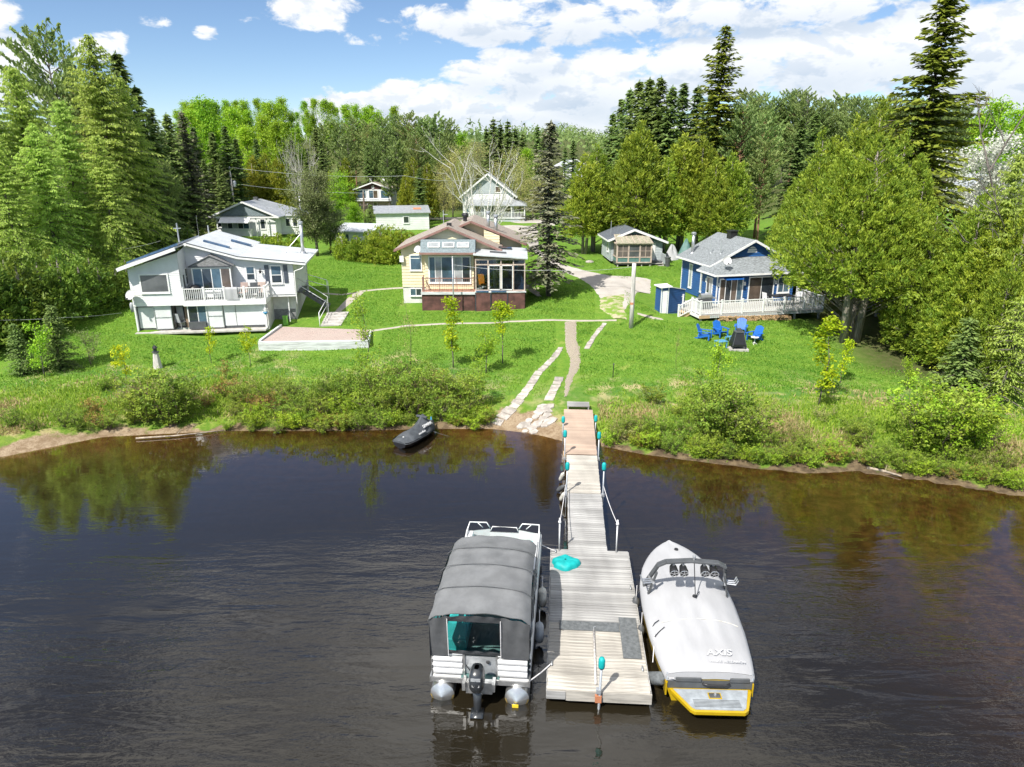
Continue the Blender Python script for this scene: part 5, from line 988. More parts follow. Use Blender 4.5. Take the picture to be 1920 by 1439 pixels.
for (tx,lab) in ((5.35,'white table behind the left sliding sunroom panel'),(6.2,'white table behind the right sliding sunroom panel')):
    c=thing('side_table',lab,'table',y2((tx,.8,1.47)),0); MB().box(-.36,.36,-.28,.28,.72,.76).build('table_top','white_trim',c); lm=MB().box(-.025,.025,-.025,.025,0,.72).mesh('leg','white_trim'); [inst('leg',lm,c,(sx,sy,0)) for sx in(-.3,.3) for sy in(-.22,.22)]
patio_chair(y2((7.05,.9,1.47)),.2,'white_trim','white plastic chair in the right sunroom corner')
fp=gp(868,588); c=thing('flag_pole','slim grey pole standing in front of the balcony','pole',(gp(851,590)[0],gp(851,590)[1],gp(851,590)[2])); MB().tube([(0,0,-.2),(0,0,4.1)],[.055,.045],8).build('shaft','galvanised',c,True); MB().lathe([(.06,4.1),(.07,4.14),(.02,4.2)],8).build('cap','steel',c)
# ================================================================ blue house
Bf=Frame(1317,603,13)
H3=thing('blue_house','deep blue house with grey shingle roofs and white trim','house',tuple(Bf.o),Bf.rot)
zd=.42
mf=Wall((0,5.35,0),X_,FR); b=MB(); mf.laps(b,[(3.45,zd),(9.75,zd),(9.75,3.2),(6.6,4.75),(3.45,3.2)],.2,.045); Wall((3.45,5.35,0),YY,LT).laps(b,[(0,.2),(5.3,.2),(5.3,3.2),(0,3.2)],.2,.045); Wall((9.75,5.35,0),YY,RT).flat(b,[(0,.2),(5.3,.2),(5.3,3.2),(0,3.2)],0,.1); b.build('main_wall','blue_siding',H3)
pf_=Wall((0,3.55,0),X_,FR); b=MB(); pf_.laps(b,[(2.85,zd),(9.3,zd),(9.3,2.62),(2.85,2.62)],.2,.045); Wall((2.85,3.55,0),YY,LT).laps(b,[(0,zd),(2.3,zd),(2.3,2.62),(0,2.62)],.2,.045); b.build('porch_wall','blue_siding',H3)
rm=gable_roof(H3,2.95,10.25,6.6,3.05,3.05,4.92,4.95,10.9,'shingle_grey',.12,'white_trim',.17)
b=MB(); z0,z1=2.66,3.62
b.add([(2.4,3.05,z0),(9.75,3.05,z0),(8.3,5.36,z1),(4.3,5.36,z1),(2.4,6.0,z0),(3.4,6.0,3.25),(9.75,5.36,z0)],[(0,1,2,3),(0,3,5,4),(1,6,2)]); b.add([(2.4,3.05,z0-.1),(9.75,3.05,z0-.1),(9.75,5.36,z0-.1),(2.4,6.0,z0-.1)],[(3,2,1,0)]); rp=b.build('porch_roof','shingle_grey',H3)
b=MB(); b.beam((2.38,3.03,z0-.05),(9.77,3.03,z0-.05),.05,.13); b.beam((2.38,3.03,z0-.05),(2.38,6.0,z0-.05),.05,.13); b.box(2.82,2.9,3.49,3.57,zd,2.62).box(3.41,3.49,5.3,5.38,2.6,3.2).box(3.4,3.48,10.55,10.67,.2,3.1); b.build('eave_trim','white_trim',H3)
b=MB(); b.add([(6.6+.42*math.cos(t),5.31,3.92+.46*math.sin(t)) for t in np.linspace(0,math.pi,13)]+[(6.6+.42*math.cos(t),5.345,3.92+.46*math.sin(t)) for t in np.linspace(0,math.pi,13)],[tuple(range(13))[::-1]]+[(i,i+1,14+i,13+i) for i in range(12)]+[(0,13,25,12)]); vo=b.build('gable_vent','white_trim',H3)
for k in range(4): MB().box(6.6-.36+.03*k*k,6.6+.36-.03*k*k,5.295,5.309,3.98+k*.09,4.03+k*.09).build('louvre','white_trim',vo)
lw=Wall((3.45,5.35,0),YY,LT)
window(H3,lw,1.15,1.75,.75,2.35,glass='window_blind',fw=.1); window(H3,lw,3.4,3.8,.75,2.55,glass='window_blind',fw=.09); window(H3,Wall((2.85,3.55,0),YY,LT),.62,1.42,1.05,2.2,glass=['window_blind','window_glass'],vs=(1.0,),fw=.08)
fd=window(H3,pf_,3.12,4.92,zd+.04,2.22,name='french_door',glass=['window_warm','window_glass','window_warm','window_blue'],vs=(3.55,4.02,4.50),fw=.10,out=.08,sill=False)
window(H3,pf_,5.55,7.55,zd+.04,2.28,name='sliding_door',glass=['window_warm','window_glass'],vs=(6.55,),fw=.09,out=.07,sill=False); window(H3,pf_,8.0,8.9,1.1,2.2,glass='window_blue',vs=(8.45,),fw=.09)
MB().box(3.35,4.75,3.0,3.5,2.27,2.36).build('door_awning','chair_blue',H3)
for x in (2.98,5.12,7.75): MB().box(x-.05,x+.05,3.42,3.53,1.75,2.0).build('wall_lamp','white_trim',H3)
MB().box(3.15,3.43,6.1,6.6,2.45,3.0).build('meter_box','white_trim',H3); MB().box(2.75,2.85,5.0,5.2,1.8,2.1).build('wall_lamp','white_trim',H3)
chimney_pipe(H3,3.75,9.6,3.35,4.9,.13); MB().box(6.1,6.7,7.9,8.5,4.7,5.25).box(6.04,6.76,7.84,8.56,5.25,5.34).build('roof_ventilator','black_metal',rm)
for x,y in ((4.15,7.3),(4.35,6.1)): zz_=3.05+(x-2.95)*.5123; MB().tube([(x,y,zz_-.05),(x,y,zz_+1.05)],.035,6).lathe([(.1,0),(.05,.1)],8,(x,y,zz_)).build('vent_pipe','galvanised',rm)
MB().box(3.5,9.7,5.4,10.6,-.5,.3).build('foundation','dark_grey',H3)
# deck of the blue house
b=MB(); b.box(-.25,9.6,-.02,3.5,zd-.16,zd-.04); b.box(-.25,2.8,3.5,5.2,zd-.16,zd-.04); dk_=b.build('deck','grey_timber',H3)
bm=MB().box(0,.138,0,3.5,0,.03).mesh('deck_board','grey_timber'); 
for i in range(65): inst('deck_board',bm,dk_,(-.25+i*.1515,-.04,zd-.03))
bm2=MB().box(0,.138,0,1.7,0,.03).mesh('deck_board','grey_timber')
for i in range(20): inst('deck_board',bm2,dk_,(-.25+i*.1515,3.5,zd-.03))
em=MB().box(0,.125,-.05,-.022,-.0,.17).mesh('edge_board','painted_timber')
for i in range(5,65): inst('edge_board',em,dk_,(-.25+i*.1515,0,zd-.2))
MB().box(-.3,.52,-.055,-.03,zd-.22,zd-.0).build('corner_board','new_wood',dk_); MB().box(-.29,-.26,-.03,1.6,zd-.2,zd-.0).build('side_board','white_trim',dk_)
pm=MB().box(-.06,.06,-.06,.06,-.9,0).mesh('deck_post','grey_timber')
for x,y in ((-.1,.1),(1.1,.15),(3.3,.2),(5.4,.2),(7.4,.2),(9.4,.2),(-.1,1.5),(9.4,3.0)): inst('deck_post',pm,dk_,(x,y,zd-.16))
railing(H3,(-.2,.03),(9.55,.03),zd,.95,sp=.14,posts=(0,.165,.33,.5,.67,.84,1.)); railing(H3,(-.2,.1),(-.2,1.35),zd,.95,sp=.14,posts=(.5,1.)); railing(H3,(9.55,.1),(9.55,3.3),zd,.95,sp=.14,posts=(.33,.67,1.))
st=steps(H3,-.3,1.25,2.7,zd,3,.3,.16,'new_wood',(-1,0),stringer='new_wood')
railing(H3,(-.25,1.36),(-1.2,1.36),zd,.9,sp=.14,posts=(1.,),z1=-.02); railing(H3,(-.25,2.72),(-1.2,2.72),zd,.9,sp=.14,posts=(0,1.,),z1=-.02)
# small blue shed at the end of the deck, with the screen wall
Sx=thing('tool_shed','narrow blue shed with white door and sloping screen wall','shed',tofr(Bf,(-2.35,1.95,0)),Bf.rot)
q=g(*tofr(Bf,(-2.3,2.0,0))[:2])-Bf.o[2]
a=Wall((0,0,0),X_,FR); b=MB(); a.laps(b,[(0,q-.1),(.56,q-.1),(.56,2.15),(0,2.15)],.18,.035)
d2=np.array([.88,.475,0]); n2=np.array([.475,-.88,0]); sw_=Wall((.56,0,0),d2,n2); sw_.laps(b,[(0,.1),(2.0,.1),(2.0,1.72),(0,2.15)],.18,.035); sw_.flat(b,[(0,.1),(2.0,.1),(2.0,1.72),(0,2.15)],-.05,.08); Wall((0,0,0),YY,LT).laps(b,[(0,q-.1),(.9,q-.1),(.9,2.15),(0,2.15)],.18,.035); b.build('wall','blue_siding',Sx)
b=MB(); a.box(b,.10,.47,q-.05,1.92,.02,.06); b.build('door','white_trim',Sx); b=MB(); a.box(b,.51,.58,q-.1,2.14,0,.045); a.box(b,-.02,.05,q-.1,2.14,0,.045); b.build('corner_board','white_trim',Sx)
b=MB(); b.slab([(-.15,-.2,2.20),(.75,-.2,2.24),(.75,.15,2.24),(.85,1.0,2.25),(-.15,1.0,2.21)],.07); b.beam((.6,.02,2.17),tuple(np.array([.56,0,0])+d2*2.0+np.array([0,0,1.75])),.12,.05); b.build('roof','white_trim',Sx)
def b2(p): return tofr(Bf,p)
c=thing('barbecue','stainless barbecue on the blue house deck by the screen wall','barbecue',b2((1.2,2.1,zd)),Bf.rot); MB().box(-.42,.42,-.26,.26,.1,.78).build('cabinet','dark_grey',c); P_=[[(x,-.26+.26*(1-math.cos(t)),.80+.34*math.sin(t)) for x in (-.44,.44)] for t in np.linspace(0,math.pi,9)]; MB().grid(P_).add([(-.44,-.26,.8),(-.44,.26,.8),(-.44,0,1.14)],[(0,1,2)]).add([(.44,-.26,.8),(.44,.26,.8),(.44,0,1.14)],[(0,2,1)]).build('lid','steel',c); MB().tube([(-.3,-.3,.92),(.3,-.3,.92)],.02,6).build('handle','steel',c)
for sx in (-.82,.46): MB().box(sx,sx+.36,-.24,.24,.76,.80).build('side_shelf','steel',c)
dish('satellite_dish','white dish standing on the blue house porch roof',b2((3.55,3.75,3.55)),.1,.33)
c=thing('patio_table','dark glass patio table on the blue house deck','table',b2((7.4,2.0,zd)),Bf.rot); MB().box(-.85,.85,-.5,.5,.70,.735).build('table_top','black_metal',c); lm=MB().box(-.025,.025,-.025,.025,0,.7).mesh('leg','black_metal'); [inst('leg',lm,c,(sx,sy,0)) for sx in(-.75,.75) for sy in(-.4,.4)]
for i,(x,y,a_) in enumerate(((6.2,1.9,1.7),(8.6,2.0,-1.6))): patio_chair(b2((x,y,zd)),Bf.rot+a_,'white_trim',['white chair at the left end of dark deck table','white chair at the right end of dark deck table'][i])
# firewood under the deck edge
c=thing('firewood_stack','long low stack of split firewood beneath the blue deck','firewood',b2((1.3,.05,0)),Bf.rot); lgm=[MB().tube([(0,-.2,0),(0,.2,0)],[rr_,rr_*.9],6).mesh('log','firewood') for rr_ in (.075,.09,.06)]
q=random.Random(8)
for i in range(110):
    row=i//37; x=(i%37)*.155+q.uniform(-.03,.03)+(.07 if row%2 else 0); 
    w_=b2((1.3+x,.05,0)); inst('log',lgm[i%3],c,(x,q.uniform(-.12,.1),g(w_[0],w_[1])-Bf.o[2]+.06+row*.125),(q.uniform(-.1,.1),q.uniform(0,3),q.uniform(-.15,.15)))
# ================================================================ grey shed with screened porch
Sf=Frame(1156,501,3); hs_=1.12
H4=thing('grey_cabin','small grey cabin with screened porch and dark shingled roof','cabin',tuple(Sf.o),Sf.rot)
a=Wall((0,1.8,0),X_,FR); b=MB(); a.laps(b,[(-.25,.3),(4.75,.3),(4.75,2.25),(1.9,3.18),(-.25,2.45)],.16); Wall((-.25,1.8,0),YY,LT).laps(b,[(0,.3),(5,.3),(5,2.45),(0,2.45)],.16); Wall((4.75,1.8,0),YY,RT).flat(b,[(0,.3),(5,.3),(5,2.25),(0,2.25)],0,.1); b.build('wall','grey_green_siding',H4)
b=MB(); a.flat(b,[(-.2,2.22),(4.6,2.22),(1.9,3.12)],.04,.03); b.build('gable','green_siding',H4)
gable_roof(H4,-.65,5.15,1.85,2.34,2.14,3.36,1.3,7.2,'shingle_dark',.1,'white_trim',.2)
MB().box(-.05,3.3,.02,1.8,.22,.40).box(3.3,4.7,1.0,1.8,.2,.36).build('porch_floor','dark_grey',H4)
pm=MB().box(-.05,.05,-.05,.05,-.4,.22).mesh('pier','concrete'); [inst('pier',pm,H4,(x,y,0)) for x in(.1,1.1,2.4,3.2) for y in (.1,1.6)]
b=MB()
for x in (.0,1.08,2.16,3.24): b.box(x-.07,x+.07,-.05,.09,.4,2.15)
b.box(-.07,3.31,-.06,.1,2.05,2.2).box(-.06,3.3,-.055,.095,.36,.46).box(-.06,3.3,-.045,.085,.86,.94); b.box(-.07,.07,.1,1.78,2.05,2.18).box(-.07,.07,.1,1.78,.86,.94); fo=b.build('porch_frame','porch_wood',H4)
for i in range(3):
    x0=.07+i*1.08; MB().box(x0,x0+.94,.0,.03,.46,.86).build('kick_panel','green_siding',H4); p_=MB().box(x0,x0+.94,.0,.02,.94,2.05).build('screen','screen_brown' if i!=1 else 'screen_grey',fo); m2=MB(); m2.box(x0,x0+.94,-.02,-.0,1.46,1.5)
    if i!=1: m2.box(x0+.45,x0+.49,-.021,-.001,.94,2.05)
    m2.build('muntin','porch_wood',fo)
MB().box(-.02,.02,.1,1.75,.94,2.05).build('screen','screen_brown',fo); MB().box(-.02,.02,.1,1.75,.46,.86).build('kick_panel','green_siding',H4)
pr=MB().slab([(-.12,-.2,2.22),(3.36,-.2,2.22),(3.12,1.75,2.86),(-.05,1.75,2.86)],.05).build('porch_roof','fibre_panel',H4)
for i in range(7): 
    b=MB(); b.beam((-.1+i*.57,-.21,2.25),(-.04+i*.525,1.74,2.885),.04,.03); b.build('roof_rib','porch_wood',pr)
b=MB(); a.box(b,3.55,4.05,.36,2.0,.02,.06); b.build('door','white_trim',H4); steps(H4,3.45,1.15,1.0,.36,2,.3,.17,'grey_timber',(0,-1)); MB().box(4.62,4.68,.1,1.75,.2,1.1).build('side_rail','grey_green_siding',H4); window(H4,Wall((-.25,1.8,0),YY,LT),1.2,1.8,1.1,2.1,glass='window_glass',fw=.08)
MB().tube([(-.1,3,2.5),(-.1,3,4.0)],.03,6).build('service_mast','galvanised',H4)
c=thing('tarp_heap','white tarpaulin heap between the grey cabin and blue house','tarpaulin',gp(1258,487)); r_=np.random.RandomState(6); P_=[[((.9*math.cos(t)*s_)*(1+.22*math.sin(5*t)),(.6*math.sin(t)*s_)*(1+.2*math.cos(4*t)),1.25*(1-s_**1.6)*(1+.25*math.sin(3*t+4*s_))) for t in np.linspace(0,6.2832,25)] for s_ in np.linspace(1,.02,9)]; MB().grid(P_).build('sheet','cover_white',c,True)
c=thing('rubbish_bin','dark bin beside the steps of the grey cabin','bin',gp(1251,500)); MB().lathe([(.24,0),(.28,.8),(.3,.84)],12).build('body','dark_grey',c); MB().lathe([(.31,.842),(.31,.88),(.1,.95)],12).build('lid','dark_grey',c)
# ================================================================ far houses
Nf=Frame(412,443,0); H5=thing('bungalow','white bungalow with grey hip roof and white awnings','house',tuple(Nf.o),0)
a=Wall((0,0,0),X_,FR); b=MB(); a.laps(b,[(-.2,0),(7.0,0),(7.0,2.35),(-.2,2.35)],.2); Wall((7.0,0,0),YY,RT).laps(b,[(0,0),(5,0),(5,2.35),(0,2.35)],.2); a2=Wall((0,2.2,0),X_,FR); a2.laps(b,[(7,0),(9.4,0),(9.4,2.35),(7,2.35)],.2); b.build('wall','white_siding',H5)
b=MB(); Wall((0,-.25,0),X_,FR).flat(b,[(.2,2.42),(6.5,2.42),(3.4,3.95)],0,.05); b.build('gable','shingle_blue_grey',H5)
b=MB(); b.slab([(-.9,-.5,2.3),(3.4,-.5,4.1),(3.4,6,4.1),(-.9,6,2.3)],.1); b.slab([(3.402,-.5,4.1),(7.6,-.5,2.3),(7.6,2,2.3),(9.9,2,2.3),(9.9,6.5,2.3),(3.402,6,4.1)],.1); b.build('roof','galvanised',H5)
b=MB(); b.beam((-.9,-.53,2.25),(3.4,-.53,4.05),.05,.2); b.beam((3.4,-.53,4.05),(7.6,-.53,2.25),.05,.2); b.box(-.9,7.6,-.55,-.48,2.2,2.36); b.build('fascia','white_trim',H5)
b=MB(); b.box(.7,4.2,-.9,-.02,0,.95); b.build('porch_skirt','white_siding',H5); window(H5,Wall((0,-.9,0),X_,FR),.85,4.05,1.0,1.75,name='porch_window',glass=['window_blind','window_glass','window_blind','window_glass','window_blue'],vs=(1.5,2.1,2.75,3.4),fw=.08)
for i in range(3): b=MB(); b.slab([(.6+i*1.2,-1.5,1.72),(1.78+i*1.2,-1.5,1.72),(1.78+i*1.2,-.5,2.28),(.6+i*1.2,-.5,2.28)],.05); b.build('awning','white_trim',H5)
window(H5,a,.0,.45,1.1,2.0,glass='window_glass',fw=.08); window(H5,a,5.2,5.7,.9,2.0,glass='window_glass',fw=.08); window(H5,a2,7.6,8.1,1.0,1.9,glass='window_glass',fw=.08); window(H5,a2,8.5,9.0,1.0,1.9,glass='window_glass',fw=.08); MB().box(4.7,4.82,-.4,-.3,0,2.3).box(6.0,6.12,-.4,-.3,0,2.3).build('porch_post','white_trim',H5)
MB().box(3.2,3.7,4,4.4,3.9,4.4).build('chimney','dark_grey',H5); chimney_pipe(H5,8.6,5.5,2.6,4.2,.12)
Kf=Frame(668,392,0); H6=thing('gabled_house','dark gabled two storey house with three wide windows','house',tuple(Kf.o),0); k_=1.0
a=Wall((0,0,0),X_,FR); b=MB(); a.flat(b,[(0,1.5),(6.4,1.5),(6.4,3.4),(0,3.4)],0,.3); Wall((6.4,0,0),YY,RT).flat(b,[(0,0),(8,0),(8,3.4),(0,3.4)],0,.1); b.build('wall','white_siding',H6); b=MB(); a.flat(b,[(.3,0),(6.2,0),(6.2,1.5),(.3,1.5)],-.02,.3); b.build('lower_wall','porch_wood',H6); b=MB(); a.flat(b,[(0,3.4),(6.4,3.4),(3.2,4.45)],.05,.1); b.build('gable','brown_panel',H6)
gable_roof(H6,-.4,6.8,3.2,3.32,3.32,4.6,-.5,8,'roof_brown',.1,'white_trim',.2)
for x0 in (.35,2.45,4.55): window(H6,a,x0,x0+1.5,1.85,3.15,glass=['window_blue','window_warm'] if x0==2.45 else ['window_blue'],vs=((x0+.75,) if x0==2.45 else ()),fw=.12)
window(H6,a,3.2,3.75,.5,1.1,glass='window_warm',fw=.08); MB().box(-.1,6.5,-.9,0,1.38,1.5).build('balcony','painted_timber',H6); window(H6,a,3.05,3.35,3.6,3.95,glass='window_blind',fw=.06,out=.12); MB().box(2.1,2.5,3,3.4,4.1,5.2).build('chimney','foundation',H6); dish('satellite_dish','small dish on the dark gabled house roof',tofr(Kf,(4.6,2.,4.75)),.3,.35)
Qf=Frame(706,431,12); H7=thing('long_shed','long low white shed with rusty metal roof','shed',tuple(Qf.o),Qf.rot)
a=Wall((0,0,0),X_,FR); b=MB(); a.laps(b,[(0,-.2),(7.2,-.2),(7.2,2.2),(0,2.2)],.24); Wall((7.2,0,0),YY,RT).laps(b,[(0,-.2),(3,-.2),(3,2.2),(0,2.2)],.24); b.build('wall','white_siding',H7); b=MB(); b.slab([(-.25,-.3,2.2),(7.45,-.3,2.2),(7.45,3.3,2.95),(-.25,3.3,2.95)],.1); b.build('roof','galvanised',H7); window(H7,a,3.75,4.4,.85,1.65,glass='window_glass',fw=.1); MB().obox((5.2,1.2,2.53),(1.1,0,0),(0,.8,.167),(0,0,.012)).build('rust_patch','terracotta',H7)
Af=Frame(866,415,0); H8=thing('farmhouse','tall white farmhouse with steep gable and wraparound porch','house',tuple(Af.o),0)
a=Wall((0,1.6,0),X_,FR); b=MB(); a.laps(b,[(.1,.6),(8.0,.6),(8.0,3.7),(3.95,6.7),(.1,3.7)],.24); Wall((8,1.6,0),YY,RT).laps(b,[(0,.6),(8,.6),(8,3.7),(0,3.7)],.24); Wall((.1,1.6,0),YY,LT).flat(b,[(0,.6),(8,.6),(8,3.7),(0,3.7)],0,.1); b.build('wall','white_siding',H8); b=MB(); a.flat(b,[(1.2,4.0),(6.8,4.0),(5.0,5.9),(2.9,5.9)],.05,.02); b.build('gable','grey_green_siding',H8)
gable_roof(H8,-.35,8.45,3.95,3.5,3.5,6.95,1.1,9.5,'galvanised',.12,'white_trim',.24)
b=MB(); b.slab([(1.2,-.3,2.35),(9.9,-.3,2.35),(8.1,1.6,3.15),(1.2,1.6,3.15)],.1); b.slab([(9.9,-.3,2.35),(9.9,7,2.35),(8.1,7,3.15),(8.1,1.6,3.15)],.1); b.build('porch_roof','galvanised',H8)
pm=MB().box(-.06,.06,-.06,.06,.5,2.3).mesh('porch_post','white_trim'); [inst('porch_post',pm,H8,(x,-.1,0)) for x in (1.4,3.5,5.6,7.6,9.6)]; inst('porch_post',pm,H8,(9.6,4,0)); MB().box(1.2,9.7,-.2,1.6,.35,.5).box(8,9.7,1.6,7,.35,.5).build('porch_floor','painted_timber',H8); MB().box(1.3,9.6,-.1,-.05,-.2,.35).build('porch_skirt','grey_green_siding',H8)
railing(H8,(1.4,-.1),(9.6,-.1),.5,.85,'white_trim',.22,.06,(0,1.),.1); railing(H8,(9.6,0),(9.6,6),.5,.85,'white_trim',.3,.06,(1.,),.1)
for x0 in (2.0,4.4,6.6): window(H8,a,x0,x0+.85,1.0,2.3,glass='window_warm' if x0!=4.4 else 'window_glass',fw=.12)
window(H8,a,5.2,5.9,4.2,5.0,glass='window_warm',fw=.1); window(H8,a,.5,1.1,1.2,2.3,glass='window_blue',fw=.1)
# low pale roof behind the hedge, far white houses between trees
xl,yl,_=D(672,440,80); H9=thing('pale_roof_shed','low shed with a pale metal roof behind the hedge','shed',(xl,yl,g(xl,yl)),-.25); zs=D(672,428,80)[2]-g(xl,yl); MB().slab([(-2.6,-1.2,zs-.25),(2.2,-1.2,zs-.25),(2.2,2,zs+.35),(-2.6,2,zs+.35)],.12).build('roof','metal_roof_white',H9); b=MB(); Wall((0,-.9,0),X_,FR).laps(b,[(-2.4,0),(2.0,0),(2.0,zs-.3),(-2.4,zs-.3)],.2); Wall((2.0,-.9,0),YY,RT).flat(b,[(0,0),(2.7,0),(2.7,zs+.1),(0,zs-.2)],0,.1); b.build('wall','white_siding',H9); window(H9,Wall((0,-.9,0),X_,FR),-1.4,-.7,.9,zs-.6,glass='window_blue',fw=.08)
xl,yl,_=D(1850,345,70); H10=thing('white_cottage','white cottage gable glimpsed between the right spruce and larch','house',(xl,yl,g(xl,yl)),-.3); zs=D(1850,330,70)[2]-g(xl,yl); a=Wall((0,0,0),X_,FR); b=MB(); a.laps(b,[(-1.5,0),(1.5,0),(1.5,zs-1.2),(0,zs),(-1.5,zs-1.2)],.2); b.build('wall','white_siding',H10); gable_roof(H10,-1.9,1.9,0,zs-1.35,zs-1.35,zs+.1,-.4,6,'metal_roof_white',.1,'white_trim',.2); window(H10,a,-.5,.5,zs-2.4,zs-1.4,glass='window_blue',fw=.1)
xl,yl,_=D(1078,304,190); H11=thing('far_chalet','pale far house in the valley behind the farmhouse','house',(xl,yl,g(xl,yl)),.2); zs=D(1078,299,190)[2]-g(xl,yl); a=Wall((0,0,0),X_,FR); b=MB(); a.flat(b,[(-3,0),(3,0),(3,zs-1.5),(0,zs),(-3,zs-1.5)],0,.2); b.build('wall','white_siding',H11); gable_roof(H11,-3.5,3.5,0,zs-1.7,zs-1.7,zs+.1,-.5,8,'metal_roof_white',.15,'white_trim',.25); window(H11,a,-.8,.8,zs-3.2,zs-2.,glass='window_blue',fw=.12)
# ================================================================ floating dock and gangway
DR=-.068; DO=np.array([.90,14.85,0.]); Du=np.array([math.cos(DR),math.sin(DR),0]); Dv=np.array([-math.sin(DR),math.cos(DR),0])
def dw(x,y,z=0.): return tuple(DO+Du*x+Dv*y+np.array([0,0,z]))
def dloc(p): q=np.array(p,float)-DO; return float(q.dot(Du)),float(q.dot(Dv)),float(q[2])
dr=random.Random(21)
K=thing('floating_dock','square ended floating plank dock moored between the two boats','dock',dw(0,0),DR)
W_=2.62; zt=.45
pl=[MB().box(0,W_,0,.137,-.04,0).mesh('plank','dock_plank'),MB().box(0,W_,0,.137,-.04,0).mesh('plank','dock_plank_pale')]
for i in range(47):
    inst('plank',pl[1 if i<19 else 0],K,(dr.uniform(-.012,.012),.03+i*.1445,zt+dr.uniform(-.004,.004)),(0,0,dr.uniform(-.002,.002)))
fr_=MB()
for x0,x1,y0,y1 in ((.02,W_-.02,.0,.06),(.02,W_-.02,6.74,6.8),(.0,.05,.06,6.74),(W_-.05,W_,.06,6.74),(W_/2-.03,W_/2+.03,.06,6.74)): fr_.box(x0,x1,y0,y1,.18,zt-.045)
fr_.build('frame','dock_plank_pale',K)
MB().box(.48,W_+.03,-.035,-.005,.17,.475).build('front_board','dock_plank_pale',K,bevel=.006); MB().box(-.02,.47,-.03,-.005,.20,.44).build('front_board','dock_plank',K,bevel=.006); MB().box(-.03,-.005,0,6.8,.2,.43).build('side_board','dock_plank',K); MB().box(W_+.005,W_+.03,0,6.8,.2,.43).build('side_board','dock_plank',K)
fm=MB().tube([(.12,0,0),(W_-.12,0,0)],.26,14).mesh('float','dark_grey')
for y in (.55,2.2,4.0,5.9): inst('float',fm,K,(0,y,-.05))
mm=thing('rubber_mat','long grey rubber mat lying across the floating dock','mat',dw(.30,2.42,zt+.012),DR); MB().box(0,1.72,0,.42,0,.012).build('sheet','rubber_mat',mm); mm=thing('rubber_mat','grey rubber mat lying along the right edge of the dock','mat',dw(2.03,1.30,zt+.026),DR); MB().box(0,.5,0,1.78,0,.012).build('sheet','rubber_mat',mm)
pp=thing('boat_hook','long wooden pole lying on the near dock planks','pole',dw(1.24,.25,zt+.03),DR-.02); MB().tube([(0,0,0),(0,2.2,0)],[.035,.03],7).build('shaft','weathered_pole',pp,True); MB().tube([(0,2.2,0),(0,2.3,.02),(.05,2.33,.02)],.014,6).build('hook','galvanised',pp)
# cleats and mooring bits
def cleat(x,y,lab):
    c=thing('cleat',lab,'cleat',dw(x,y,zt),DR); MB().tube([(0,-.09,.06),(0,.09,.06)],.018,6).build('horn','galvanised',c,True); MB().box(-.02,.02,-.05,-.02,0,.06).box(-.02,.02,.02,.05,0,.06).build('base','galvanised',c)
cleat(.10,.95,'mooring cleat on the near left dock corner'); cleat(2.5,.9,'mooring cleat on the near right dock corner'); cleat(2.52,4.6,'mooring cleat on the right dock edge near the bow'); cleat(.15,6.6,'mooring cleat on the far left dock corner')
c=thing('tarp_bundle','teal tarpaulin bundle on the far dock corner','tarpaulin',dw(.48,5.85,zt+.005),DR); rs_=np.random.RandomState(2); P_=[[(.46*math.cos(t)*s_**.55*(1+.10*math.sin(3*t+1)+.05*math.sin(7*t)),.38*math.sin(t)*s_**.55*(1+.10*math.cos(4*t)),.20*(1-s_**3)**.5*(1+.10*math.sin(5*t)*s_)+.025*math.sin(9*t)*s_*(1-s_)) for t in np.linspace(0,6.2832,41)] for s_ in np.linspace(1,.01,13)]; MB().grid(P_).build('sheet','teal',c,True)
# gangway sections
def gang(name,label,y0,y1,z0,z1,x0,x1,m_,frame='dock_plank',pitch=.1445):
    o=thing(name,label,'gangway',dw(0,y0,z0),DR); L=math.hypot(y1-y0,z1-z0); a=math.atan2(z1-z0,y1-y0); n=int(L/pitch); pm=MB().box(x0,x1,0,pitch-.008,-.035,0).mesh('plank',m_)
    for i in range(n): s=i*L/n; inst('plank',pm,o,(dr.uniform(-.008,.008),s*math.cos(a),s*math.sin(a)),(a,0,0))
    [MB().beam((xs,0,-.12),(xs,y1-y0,z1-z0-.12),.05,.16).build('stringer',frame,o) for xs in (x0+.03,x1-.03)]; return o
gang('gangway','weathered grey plank gangway leading off the floating dock',6.83,10.8,.44,.60,.58,1.92,'dock_plank'); g2=gang('gangway','pale middle gangway section between teal capped posts',10.82,14.3,.62,.72,.55,1.90,'dock_plank_pale'); g3=gang('gangway','pinkish new plank gangway section reaching the bank',14.33,19.4,.76,1.02,.44,1.90,'dock_plank_new','dock_plank_new'); MB().box(.40,.52,-.05,.35,-.35,-.02).build('corner_block','new_wood',g3)
p_=dw(.60,19.5,0); c=thing('landing_step','grey plank step on the bank at the gangway head','step',(p_[0],p_[1],1.16),DR); pm=MB().box(0,1.14,0,.165,-.04,0).mesh('plank','dock_plank')
for i in range(4): inst('plank',pm,c,(0,.02+i*.172,0))
MB().box(.02,.08,.03,.7,-.35,-.042).build('bearer','dock_plank',c); MB().box(1.06,1.12,.03,.7,-.35,-.042).build('bearer','dock_plank',c)
def capped_post(x,y,zb,ztop,label,group,r=.03,lean=0.):
    w=dw(x,y); c=thing('dock_post',label,'post',(w[0],w[1],0),DR,group); MB().tube([(0,0,zb),(lean,0,ztop-.05)],r,8).build('pipe','galvanised',c,True); MB().lathe([(.03,-.30),(.075,-.30),(.085,-.25),(.085,-.06),(.06,.0),(.01,.02)],12,(lean,0,ztop)).build('cap','teal',c,True); MB().box(-.06,.06,-.06,.06,.5,.62).build('bracket','galvanised',c)
GP='teal capped gangway posts'
